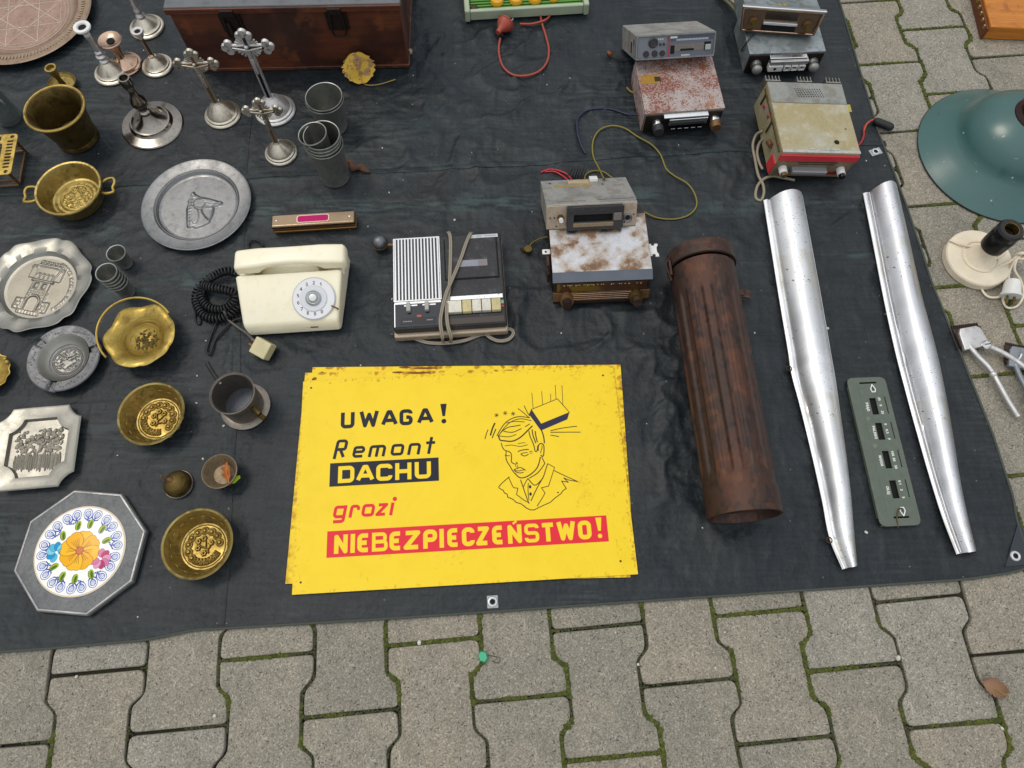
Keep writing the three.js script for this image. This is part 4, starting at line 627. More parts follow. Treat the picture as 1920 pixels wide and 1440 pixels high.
{ // little cup with fallen leaf, on a bright lid
  const t = put('leaf_cup', 'small brass-brown cup with an orange leaf inside', 'cup', -527, -324, 0, 30);
  part(t, 'cup_body', lathe([[0, 6], [16, 6], [22, 10], [28, 22], [31, 32], [32, 34], [30.5, 34.6], [28, 31], [24, 20], [18, 12], [0, 10]], 48), mat({ color: 0x8f8068, map: T.grime, metalness: 0.6, roughness: 0.9, roughnessMap: T.rough }, 60));
  part(t, 'foot', lathe([[0, 0], [20, 0], [21, 3], [15, 7], [0, 7]], 32), M.brassDark);
  const s = put('green_foil_scrap', 'bright yellow-green scrap tucked beside the leaf-filled cup', 'scrap', -510, -316, 30, 0); part(s, 'foil', ext(poly([[-10, -3], [-2, -6], [11, -2], [12, 3], [3, 6], [-8, 4]]), 4, 1.2, 2), mat({ color: 0xa9c22a, roughness: 0.3 }));
  const l = put('orange_leaf', 'curled orange leaf lying inside the little cup', 'leaf', -527, -324, 10, 0, undefined, TY + 16);
  part(l, 'leaf_blade', crease(grid(14, 20, (u, v) => { const w = 11 * Math.sin(Math.PI * v) * (0.75 + 0.25 * Math.sin(v * 22)), x = (u - 0.5) * 2 * w; return [9 + x * 0.75, 2 + 0.09 * x * x + 4 * Math.sin(v * 5) + (u > 0.5 ? 3 : 0) * Math.sin(v * 9), -22 + 44 * v]; }), 1.2), mat({ color: 0xb2682f, roughness: 0.7, side: THREE.DoubleSide }));
  part(l, 'leaf_stalk', tube([[5, 6, -20], [4, 12, -28], [2, 15, -33]], 0.8, 8, 5), mat({ color: 0x8a5a2c, roughness: 0.8 }));
}


// ---------------------------------------------------------------- telephone
{
  const t = put('rotary_telephone', 'cream rotary-dial telephone with handset on its cradle', 'telephone', -437, -694, 4.5, 95);
  const prof = [[76, 4], [80, 8], [78, 34], [70, 43], [-18, 70], [-22, 66], [-25, 48], [-62, 48], [-72, 66], [-78, 60], [-80, 8], [-76, 4]];     // z, y seen from the side
  const s = poly(prof.map(([z, y]) => [-z, y]));
  const bg = new THREE.ExtrudeGeometry(s, { depth: 188, bevelEnabled: true, bevelSize: 6, bevelThickness: 8, bevelOffset: -6, bevelSegments: 5 }).translate(0, 0, -94).rotateY(Math.PI / 2);
  { const p = bg.attributes.position; for (let i = 0; i < p.count; i++) p.setX(i, p.getX(i) * (1.03 - 0.13 * clamp((p.getZ(i) + 30) / 110, -0.2, 1))); }
  const body = part(t, 'body', crease(bg, 0.75), M.cream);
  const tilt = -17.2;
  const dial = at(part(t, 'dial', lathe([[0, -3], [41, -3], [42, -1], [42, 1.5], [40.5, 2.4], [0, 2.4]], 72), mat({ color: 0xb9bcc0, roughness: 0.35, metalness: 0.2 }), 'clear-and-grey number dial'), 48, 55.6, 34, -tilt * -1, 0, 0);
  dial.rotation.set(17.2 * D2R, 0, 0);
  const dt = canvasTex(512, 512, (c, W) => {
    c.fillStyle = '#d6d7d9'; c.fillRect(0, 0, W, W); c.fillStyle = '#15161a'; c.font = 'bold 60px sans-serif'; c.textAlign = 'center'; c.textBaseline = 'middle';
    ['1', '2', '3', '4', '5', '6', '7', '8', '9', '0'].forEach((d, k) => { const a = (60.6 + 26.4 * k) * D2R; c.fillText(d, W / 2 + Math.cos(a) * W * 0.385, W / 2 - Math.sin(a) * W * 0.385); });
  });
  const dp = cyl(40, 40, 1, 64).translate(0, 2.6, 0); planarUV(dp, -40, 40, -40, 40); part(dial, 'number_plate', keep(dp), mat({ map: dt, roughness: 0.4 }));
  part(dial, 'finger_wheel', lathe([[0, 3.4], [25, 3.4], [26, 4.2], [25, 5], [0, 5.2]], 56), mat({ color: 0xc6c8cc, roughness: 0.3, clearcoat: 0.4 }));
  part(dial, 'hub', lathe([[0, 4], [15, 4], [15, 7.5], [12, 10], [10, 9], [9, 10.5], [7, 12], [0, 12.5]], 40), mat({ color: 0xb9bcbc, metalness: 0.8, roughness: 0.3 }));
  part(dial, 'finger_stop', tube([[34, 6, 17], [39, 7, 20], [43, 4, 22], [45, -2, 23]], 1.6, 14, 6), M.bronze);
  part(t, 'name_badge', box(15, 3.4, 1.6, 0.4, 42, 24, 79.6), mat({ color: 0x6b5f4e, metalness: 0.4, roughness: 0.5 }));
  const mk = []; for (let k = 0; k < 6; k++) mk.push(box(2, 2.4, 0.5, 0.1, 18 + 3.2 * k, 24, 79.2)); part(t, 'raised_mark', join(mk), M.cream);
  for (const sx of [-1, 1]) part(t, 'cradle_post', box(18, 22, 34, 4, sx * 64, 62, -46), M.creamDark);
  // handset: bowed bar with two deep ends
  const hs = new THREE.Shape(); hs.moveTo(-108, 66); hs.quadraticCurveTo(-111, 88, -102, 93); hs.quadraticCurveTo(0, 107, 102, 93); hs.quadraticCurveTo(111, 88, 108, 66); hs.lineTo(62, 66); hs.quadraticCurveTo(52, 80, 32, 83.5); hs.quadraticCurveTo(0, 87, -32, 83.5); hs.quadraticCurveTo(-52, 80, -62, 66); hs.closePath();
  const hg = new THREE.ExtrudeGeometry(hs, { depth: 27, bevelEnabled: true, bevelSize: 7, bevelThickness: 8, bevelOffset: -7, bevelSegments: 5, curveSegments: 14 }).translate(0, 0, -58);
  { const p = hg.attributes.position; for (let i = 0; i < p.count; i++) { const x = p.getX(i), mid = 1 - 0.13 * Math.max(0, 1 - (x / 62) ** 2); p.setZ(i, -46 + (p.getZ(i) + 46) * mid); } }
  part(t, 'handset', crease(hg, 0.7).translate(7, 0, 1), M.cream);
  // coiled cord, laid in a heap on the left
  const path = new THREE.CatmullRomCurve3([[-553, 22, -739], [-579, 26, -745], [-605, 20, -740], [-627, 14, -725], [-630, 13, -694], [-613, 13, -670], [-584, 15, -663], [-559, 22, -672], [-552, 30, -689], [-572, 32, -697], [-603, 30, -704], [-632, 20, -714], [-640, 13, -688], [-621, 12, -653], [-596, 12, -643], [-567, 14, -650], [-550, 14, -670]].map((p) => new THREE.Vector3(...p)));
  const fr = path.computeFrenetFrames(700), cp = []; for (let i = 0; i <= 700; i++) { const c = path.getPointAt(i / 700), a = i * 0.62; const n = fr.normals[i], b = fr.binormals[i]; cp.push([c.x + 7.5 * (Math.cos(a) * n.x + Math.sin(a) * b.x), Math.max(7.4, c.y + 7.5 * (Math.cos(a) * n.y + Math.sin(a) * b.y)), c.z + 7.5 * (Math.cos(a) * n.z + Math.sin(a) * b.z)]); }
  const loc = (list) => list.map(([x, y, z]) => { const dx = x + 437, dz = z + 694, c = Math.cos(4.5 * D2R), q = Math.sin(4.5 * D2R); return [dx * c - dz * q, y - TY, dx * q + dz * c]; });
  part(t, 'coiled_cord', tube(loc(cp), 2.1, 1500, 5), M.blackRubber);
  part(t, 'flex', tube(loc([[-642, 9, -721], [-641, 8, -673], [-633, 8, -637], [-626, 8, -634], [-631, 9, -678], [-623, 20, -709]]), 2.2, 50, 6), M.blackRubber);
  part(t, 'flex', tube(loc([[-553, 16, -705], [-574, 20, -679], [-593, 9, -637], [-601, 8, -596], [-602, 8, -572], [-596, 8, -568], [-588, 8, -602], [-571, 8, -629], [-556, 10, -642], [-540, 12, -646]]), 2.2, 70, 6), M.blackRubber);
  part(t, 'flex', tube(loc([[-547, 10, -803], [-554, 9, -820], [-548, 9, -830], [-532, 9, -827], [-521, 10, -814]]), 2.2, 40, 6), M.blackRubber);
  part(t, 'line_cord', tube(loc([[-574, 26, -655], [-569, 12, -643], [-549, 11, -627], [-527, 14, -611], [-504, 24, -589], [-494, 27, -582]]), 3, 50, 7), mat({ color: 0x56524c, roughness: 0.5 }));
  const pl = part(t, 'wall_plug', box(36, 24, 34, 2.5), mat({ color: 0xcdc39a, map: T.soft, roughness: 0.45 }, 60), 'cream square telephone plug'); const q = loc([[-487, 18, -574]])[0]; at(pl, q[0], 17, q[2], 22, -32, 12);
  const pin = part(pl, 'plug_pin', join([box(14, 3, 4, 0.6, -22, 4, -6), box(14, 3, 4, 0.6, -22, 4, 4)]), M.bronze); void pin; void body;
}
// ---------------------------------------------------------------- cassette recorder
{
  const t = put('cassette_recorder', 'black portable cassette recorder with silver grille, a flat cord wrapped round it', 'cassette recorder', -128, -716, 4.3, 105);
  const W = 222, D = 208, H = 38;
  part(t, 'case', join([box(W, H - 6, D, 5, 0, 6 + (H - 6) / 2, -2)]), M.black);
  part(t, 'base_trim', box(W + 3, 19, D + 7, 4, 0, 10, 3), mat({ color: 0xb9aa98, map: T.grime, metalness: 0.4, roughness: 0.45 }, 120));
  part(t, 'grille_plate', box(92, 2, 142, 0.6, -62, H + 0.6, -30), M.smoke);
  const bar = box(3.5, 2.6, 142, 0.8); for (let k = 0; k < 14; k++) at(part(t, 'grille_bar', bar, M.chromeWorn), -62 - 42.9 + k * 6.6, H + 2.4, -30);
  part(t, 'grille_frame', (() => { const s = rrect(95, 146, 1.5); s.holes.push(rrect(90, 140, 1, 0, 0, new THREE.Path())); return ext(s, 3, 0.5).translate(-62, H, -30); })(), M.chromeWorn);
  part(t, 'control_panel', box(92, 1.6, 52, 0.6, -62, H + 0.4, 72), mat({ color: 0x11131a, roughness: 0.18, clearcoat: 0.5 }));
  part(t, 'panel_edge', join([box(2.4, 2.4, 52, 0.6, -107.6, H + 0.6, 72), box(92, 2.4, 5, 0.6, -62, H + 0.7, 46)]), M.chromeWorn);
  for (const x of [-80, -44]) { const k = part(t, 'slider_knob', box(8.5, 10, 19, 2, x, H + 5, 58), mat({ color: 0x9a9a94, roughness: 0.45 })); void k; }
  part(t, 'slider_slots', join([box(26, 0.8, 3, 0.2, -76, H + 1.2, 52), box(26, 0.8, 3, 0.2, -40, H + 1.2, 52)]), M.chromeWorn);
  part(t, 'red_mark', box(9, 0.6, 5, 0.2, -60, H + 1.5, 76), mat({ color: 0xa4502f, roughness: 0.5 }));
  const lt = canvasTex(256, 64, (c) => { c.fillStyle = '#11131a'; c.fillRect(0, 0, 256, 64); c.fillStyle = '#9a9da6'; for (let k = 0; k < 6; k++) c.fillRect(20 + k * 11, 30, 7, 9); for (let k = 0; k < 4; k++) c.fillRect(190 + k * 11, 26, 7, 9); });
  part(t, 'panel_lettering', keep(planarUV(box(70, 0.5, 14, 0.1, -62, H + 1.3, 86), -97, -27, 79, 93)), mat({ map: lt, roughness: 0.3 }));
  part(t, 'cassette_door', box(104, 3, 92, 1.5, 48, H + 1.2, -48), M.black);
  part(t, 'door_gap', join([box(108, 0.8, 1.6, 0.2, 48, H + 0.5, -0.2), box(1.6, 0.8, 96, 0.2, 101.6, H + 0.5, -48), box(1.6, 0.8, 96, 0.2, -5.6, H + 0.5, -48)]), M.hole);
  part(t, 'tape_window', box(60, 1.2, 15, 0.4, 50, H + 2.8, -35), mat({ color: 0x8b8c96, map: T.soft, roughness: 0.25, metalness: 0.3 }, 50));
  part(t, 'tape_window_end', box(17, 1.3, 13, 0.4, 70, H + 2.95, -35), mat({ color: 0x77706e, roughness: 0.4 }));
  const nt = canvasTex(512, 48, (c) => { c.fillStyle = '#b4b6ba'; c.fillRect(0, 0, 512, 48); c.fillStyle = '#2a2b30'; for (let k = 0; k < 10; k++) if (k !== 4) { c.fillRect(10 + k * 22, 12, 5, 24); c.fillRect(10 + k * 22, k % 2 ? 12 : 31, 15, 5); } for (let k = 0; k < 11; k++) c.fillRect(270 + k * 19, 18, 12, 9); });
  part(t, 'name_plate', keep(planarUV(box(58, 1.4, 8, 0.3, 76, H + 1, -98), 47, 105, -102, -94)), mat({ map: nt, metalness: 0.5, roughness: 0.4 }));
  part(t, 'silver_strip', box(112, 2, 9, 0.5, 50, H + 0.8, 42), M.chromeWorn);
  const keyM = mat({ color: 0xd2d0c6, map: T.grime, roughness: 0.3, metalness: 0.35 }, 30);
  const kw = [28, 18, 18, 18, 18]; let kx = -4; kw.forEach((w, i) => { const k = part(t, 'piano_key', crease(extUp(poly([[-12, 0], [12, 0], [13.5, -10], [14, 2], [12, 6], [-12, 8]]), w, 0.8).rotateY(-Math.PI / 2).translate(kx + w, H + 0.6, 63)), i === 0 || i === 2 || i === 3 ? keyM : M.ivoryKey); void k; kx += w + 1.2; });
  part(t, 'key_well', box(108, 1, 32, 0.3, 48, H + 0.2, 63), M.hole);
  part(t, 'level_lamp', join([box(8, 2, 8, 0.5, 103, H + 1, 56)]), mat({ color: 0x7fa188, roughness: 0.3 })); part(t, 'record_lamp', box(6, 2, 5, 0.5, 104, H + 1, 65), mat({ color: 0xa02a3a, roughness: 0.3 }));
  part(t, 'front_lip', box(114, 3, 14, 1, 49, H - 0.6, 92), mat({ color: 0x3a302a, roughness: 0.4 }));
  // flat twin cord: two strands side by side
  const loc = (list) => list.map(([x, y, z]) => { const dx = x + 128, dz = z + 716, c = Math.cos(4.3 * D2R), q = Math.sin(4.3 * D2R); return [dx * c - dz * q, y - TY, dx * q + dz * c]; });
  const twin = (pts) => { const p = loc(pts); return join([tube(p, 2, 90, 7), tube(p.map(([x, y, z], i) => { const a = p[Math.max(0, i - 1)], b = p[Math.min(p.length - 1, i + 1)], l = Math.hypot(b[0] - a[0], b[2] - a[2]) || 1; return [x + 3.4 * (b[2] - a[2]) / l, y, z - 3.4 * (b[0] - a[0]) / l]; }), 2, 90, 7)]); };
  const cm = mat({ color: 0x8a8170, roughness: 0.5 });
  part(t, 'flat_cord', twin([[-138, 20, -841], [-133, 44, -827], [-129, 48.5, -813], [-127, 48.5, -769], [-127, 48.5, -696], [-130, 50, -648], [-126, 51, -610], [-120, 40, -592], [-121, 10, -597]]), cm);
  part(t, 'flat_cord', twin([[-86, 22, -840], [-88, 44, -826], [-94, 48.5, -807], [-108, 49, -756], [-122, 53, -711], [-132, 53, -681], [-139, 50, -647], [-141, 51, -618], [-137, 40, -592], [-136, 10, -596]]), cm);
  part(t, 'flat_cord', twin([[-196, 8, -603], [-170, 8, -594], [-138, 8, -592], [-96, 8, -598], [-54, 9, -612], [-45, 9, -605], [-27, 8, -598], [-6, 8, -602], [4, 8, -616], [-0, 9, -625], [-13, 10, -627]]), cm);
}
{ // ball-headed metal piece left of the recorder
  const t = put('metal_ball_knob', 'dull metal ball knob with short neck, left of the cassette recorder', 'knob', -276, -817, 0, 20);
  part(t, 'ball', ball(16.5, 28, 20).translate(0, 16, 0), mat({ color: 0x7d8088, map: T.grime, metalness: 0.9, roughness: 0.45 }, 50));
  part(t, 'seam_band', new THREE.TorusGeometry(16.3, 1.2, 8, 40).rotateX(Math.PI / 2).translate(0, 14, 0), M.brassDark);
  part(t, 'neck', cyl(4, 4, 14, 14).rotateZ(Math.PI / 2).translate(21, 12, 3), M.bronze);
}

// ---------------------------------------------------------------- car radios
function knob(parent, name, x, y, z, r, l, m, capM) { const k = part(parent, name, cylZ(r, r * 0.92, l, 24), m); at(k, x, y, z + l / 2); const c = part(k, 'knob_cap', cylZ(r * 0.72, r * 0.66, l * 0.55, 20).translate(0, 0, l * 0.7), capM ?? m); void c; return k; }
const R = {};
{ // lower middle radio
  const t = R.r1 = put('car_radio', 'rusty bright-topped car radio under another radio, beside the rusted canister', 'car radio', 172.5, -783, 3, 90);
  const W = 196, H = 73, D = 132;                    // front edge of the top at local z = +66
  part(t, 'chassis', box(W - 4, H - 4, D, 2, 0, H / 2, 0), M.rustDark);
  part(t, 'top_cover', box(W, 2, D - 2, 0.8, 0, H, 0), M.tin);
  part(t, 'front_visor', xf(box(W + 1, 3, 21, 1), 0, H - 3.5, 74, 24, 0, 0), mat({ color: 0x5d626c, map: T.soft, metalness: 0.5, roughness: 0.35 }, 60));
  const F = (g) => g.translate(0, -62, -78).rotateX(-24 * D2R).translate(0, 62, 78);    // the whole front leans out at the bottom
  part(t, 'front_panel', F(box(W - 4, 58, 8, 2, 0, 34, 74)), M.rustDark);
  part(t, 'dial_glass', F(box(W - 16, 20, 2, 0.6, 0, 47, 79)), mat({ color: 0x3a2212, roughness: 0.2, clearcoat: 0.6 }));
  const ft = canvasTex(512, 40, (c) => { c.fillStyle = '#3a2212'; c.fillRect(0, 0, 512, 40); c.fillStyle = '#c9ac62'; for (let k = 0; k < 40; k++) if (hash(k, 3, 5) > 0.25) c.fillRect(20 + k * 12, 12, 7, k % 3 ? 12 : 20); });
  part(t, 'dial_scale', keep(faceUV(box(W - 30, 6, 0.8, 0.2, 0, 53, 80.3), -(W - 30) / 2, (W - 30) / 2, 50, 56)), mat({ map: ft, roughness: 0.4 })); F(t.children[t.children.length - 1].geometry.scale(1000, 1000, 1000)).scale(0.001, 0.001, 0.001);
  for (let k = 0; k < 4; k++) part(t, 'trim_fin', F(box(W - 62, 2.6, 7, 0.6, 0, 19 + k * 4.6, 79)), M.copperSilver);
  part(t, 'lower_trim', F(box(W - 2, 22, 3, 1.5, 0, 24, 78)), M.bronze);
  for (const [x, ca, cb] of [[-70, M.bronze, M.rustDark], [68, M.brassDark, M.rust]]) { const k = part(t, 'tuning_knob', F(cylZ(14, 13, 16, 24).translate(x, 24, 88)), ca); part(k, 'knob_cap', F(cylZ(9.5, 8.8, 12, 20).translate(x, 24, 101)), cb); }
  part(t, 'side_bracket', join([box(6, 5, 26, 1, -W / 2 - 6, 58, 28), box(4, 40, 8, 1, -W / 2 - 4, 36, 20), box(4, 12, 44, 1, -W / 2 - 5, 20, 30), box(5, 30, 6, 1, -W / 2 - 5, 30, 48)]), M.rust);
  part(t, 'lug', (() => { const s = rrect(16, 11, 2); const h = new THREE.Path(); h.absarc(-1, 0, 2.4, 0, 7, true); s.holes.push(h); return ext(s, 2, 0.4).translate(-W / 2 - 8, 62, 10); })(), M.whitePaint);
  part(t, 'mounting_tab', (() => { const s = poly([[0, 14], [6, 14], [6, 10], [12, 10], [12, 14], [19, 14], [19, 10], [16, 5], [16, -5], [19, -10], [19, -16], [12, -16], [12, -10], [6, -10], [6, -14], [0, -14]]); return ext(s, 2, 0.4).translate(W / 2 + 2, 56, 12); })(), M.whitePaint);
  part(t, 'tab_arm', box(8, 4, 30, 1, W / 2 + 1, 53, 12), M.rust);
}
// a radio that leans back with its front raised: local origin at the rear bottom edge
function leaning(name, label, x, z, y, yaw, tilt, group, rollDeg = 0) { const t = thing(name, label, 'car radio', x, y, z, 0, group); t.rotation.set(0, 0, 0); t.rotation.order = 'YXZ'; t.rotation.y = yaw * D2R; t.rotation.x = -tilt * D2R; t.rotation.z = rollDeg * D2R; return t; }
{ // upper middle radio
  const W = 180, H = 50, D = 134, a = 33;
  const t = R.u1 = leaning('car_radio', 'grey car radio with faded stickers leaning on the rusty bright-topped one', 150, -931, 6, 3.5, a);
  const Z = D / 2;
  part(t, 'case', box(W, H, D, 1.5, 0, H / 2, Z), M.zinc);
  part(t, 'lid', box(W + 0.6, 1.2, D - 12, 0.5, 0, H + 0.4, Z - 5), M.zinc);
  const fz = D;
  part(t, 'face_plate', box(W, H - 2, 3, 1, 0, H / 2 - 1, fz + 1), mat({ color: 0xb7a898, map: T.grime, metalness: 0.4, roughness: 0.5 }, 90));
  part(t, 'cassette_bezel', (() => { const s = rrect(112, 48, 4); s.holes.push(rrect(76, 15, 1.5, -4, 0, new THREE.Path())); return extUp(s, 12, 1.2).translate(6, 24, fz + 2); })(), M.smoke);
  part(t, 'bezel_top', box(112, 12, 3, 1, 6, 42, fz + 14), M.black);
  part(t, 'slot_back', box(76, 15, 1, 0.2, 2, 24, fz + 3), M.hole);
  part(t, 'cassette_flap', box(80, 8, 3, 1, 2, 11, fz + 14), mat({ color: 0x8c7a5e, map: T.grime, roughness: 0.5 }, 50));
  part(t, 'bezel_hook', box(16, 16, 3, 1.5, 50, 26, fz + 14), mat({ color: 0x6d6560, roughness: 0.4 }));
  knob(t, 'volume_shaft', -62, 24, fz + 2, 6.5, 12, M.brassDark, M.whitePaint); part(t, 'socket', lathe([[0, 0], [8, 0], [9, 3], [7, 4], [4, 2], [0, 2]], 24).rotateX(Math.PI / 2).translate(72, 18, fz + 2.5), M.pewterDark); part(t, 'socket_hole', cylZ(4, 4, 2, 14).translate(72, 18, fz + 5), M.hole);
  for (const [x, y] of [[-82, 24], [-74, 24], [84, 24], [66, 8], [-70, 6]]) part(t, 'screw_hole', cylZ(1.5, 1.5, 1, 10).translate(x, y, fz + 2.7), M.hole);
  part(t, 'paper_label', box(44, 0.5, 17, 0.1, -12, H + 1.2, 16), M.paper); part(t, 'paper_label', box(78, 0.5, 13, 0.1, -26, H + 1.2, 38), mat({ color: 0xa08a5a, map: T.grime, roughness: 0.9 }, 40));
  part(t, 'white_connector', box(17, 7, 17, 1, 20, H + 4.5, 12), M.whitePaint);
  for (const [x, z] of [[-72, 20], [36, 36]]) part(t, 'lid_hole', cyl(2.6, 2.6, 0.6, 12).translate(x, H + 1.2, z), M.hole);
  part(t, 'lid_seam', join([box(70, 0.8, 1.2, 0.2, 50, H + 0.9, D - 14), box(60, 0.8, 1.2, 0.2, -40, H + 0.9, D - 12)]), M.hole);
  // its wires lie on the tarpaulin behind
  const w = (name, m, r, label, pts) => { const o = thing(name, label, 'wire', 0, 0, 0); part(o, 'insulation', tube(pts, r, 90, 6), m); };
  w('loose_wire', M.yellowWire, 1.9, 'long yellow-green wire looping right from the middle radios', [[191, 62, -948], [187, 30, -998], [177, 9, -1055], [180, 8, -1097], [196, 8, -1125], [222, 8, -1136], [250, 8, -1130], [279, 8, -1106], [310, 8, -1083], [327, 8, -1056], [338, 8, -1016], [355, 8, -998], [381, 8, -978], [395, 8, -946], [394, 8, -919], [375, 8, -897], [342, 8, -887], [306, 8, -891], [281, 10, -903]]);
  w('loose_wire', M.yellowWire, 1.6, 'short yellow wire hoop just behind the middle radios', [[153, 30, -970], [161, 12, -1001], [173, 9, -1010], [197, 9, -1009], [214, 9, -995], [222, 9, -989]]);
  w('loose_wire', M.redWire, 1.9, 'pink-red wires curling left behind the middle radios', [[127, 22, -977], [117, 12, -1000], [97, 9, -1012], [78, 9, -1014], [61, 8, -1007]]);
  w('loose_wire', M.redWire, 1.9, 'second red wire running close below the curled one', [[123, 20, -974], [105, 10, -999], [91, 9, -1008], [70, 8, -1009]]);
  const cl = put('black_wire_bundle', 'short bundle of black wire ends behind the middle radios', 'wire bundle', 138, -992, 0, 0); part(cl, 'strands', join([...Array(6).keys()].map((k) => tube([[-18 + 6 * k, 3, 10], [-16 + 6 * k, 12, -4 + 2 * (k % 3)], [-10 + 6 * k, 16, -16]], 2.2, 10, 6))), M.blackRubber);
  const e = put('small_jack_plug', 'tiny brass plug on a thin lead beside the rusty bright-topped radio', 'plug', 32, -807, 0, 14); part(e, 'plug_body', join([cyl(7, 8, 12, 16).translate(0, 6, 0), cyl(3, 3, 12, 10).rotateZ(1.2).translate(-10, 6, -1)]), M.brassDark); part(e, 'lead', tube([[2, 10, -4], [8, 8, -16], [20, 5, -26], [32, 4, -32], [60, 5, -36]], 1.3, 30, 6), M.yellowWire);
}
{ // speckled radio
  const W = 177, H = 58, D = 150;
  const t = put('car_radio', 'car radio with red-freckled pale top, propping another radio up', 'car radio', 368.5, -1203, 5.6, 90);
  part(t, 'chassis', box(W - 3, H - 3, D, 2, 0, H / 2, 0), mat({ color: 0x9a8f84, map: T.grime, metalness: 0.4, roughness: 0.6 }, 90));
  part(t, 'top_cover', box(W, 1.8, D, 0.7, 0, H, 0), M.speck); part(t, 'side_cover', box(1.6, H - 8, D - 4, 0.6, -W / 2, H / 2 - 1, 0), M.speck);
  part(t, 'sticker', box(40, 0.5, 26, 0.1, -62, H + 1.1, -20), mat({ color: 0xa8812c, map: T.grime, roughness: 0.8 }, 20)); part(t, 'sticker_mark', box(13, 0.5, 13, 0.1, -46, H + 1.5, -19), mat({ color: 0x2a2622, roughness: 0.8 }));
  part(t, 'front_panel', box(W - 6, H - 8, 3, 1, 0, H / 2 - 2, D / 2 + 1), M.iron);
  part(t, 'chrome_dial', box(86, 18, 12, 1.5, 8, 40, D / 2 + 8), M.chrome); part(t, 'chrome_ledge', box(98, 3, 12, 0.8, 2, 53, D / 2 + 6), M.chromeWorn);
  part(t, 'dial_window', box(76, 7, 1.6, 0.4, 8, 37, D / 2 + 14.2), M.smoke);
  for (let k = 0; k < 5; k++) { part(t, 'preset_button', box(12, 6, 12, 1, -22 + 15 * k, 19, D / 2 + 8), M.blackGloss); part(t, 'button_edge', box(9, 1.6, 1, 0.3, -22 + 15 * k, 21, D / 2 + 14.2), M.chromeWorn); }
  for (const x of [-58, 70]) { knob(t, 'tuning_knob', x, 30, D / 2 + 3, 13.5, 11, M.chrome, M.blackGloss); part(t, 'knob_front', cylZ(12.5, 11, 14, 24).translate(x, 30, D / 2 + 22), x > 0 ? M.bronze : M.black); }
  const w = (name, m, r, label, pts) => { const o = thing(name, label, 'wire', 0, 0, 0); part(o, 'insulation', tube(pts, r, 70, 6), m); };
  w('loose_wire', M.blueWire, 2.2, 'dark blue wire arching left from the red-freckled radio', [[280, 20, -1156], [258, 9, -1169], [229, 8, -1182], [198, 8, -1186], [165, 8, -1178], [147, 8, -1157], [145, 8, -1117], [152, 8, -1082], [161, 8, -1058]]);
  w('loose_wire', M.yellowWire, 2.2, 'stub of yellow wire left of the red-freckled radio', [[281, 14, -1224], [270, 9, -1235], [263, 8, -1247]]);
  const tip = put('copper_wire_tip', 'bare copper connector on a dark lead left of the freckled radio', 'connector', 227, -1348, 20, 0); part(tip, 'ferrule', xf(cyl(3.4, 4.6, 17, 12), 0, 5, 0, 70, 0, 0), mat({ color: 0xa35b3c, metalness: 0.6, roughness: 0.5 })); part(tip, 'lead', tube([[1, 5, 8], [10, 4, 18], [24, 4, 24], [44, 5, 26]], 1.4, 24, 6), M.blackRubber);
}
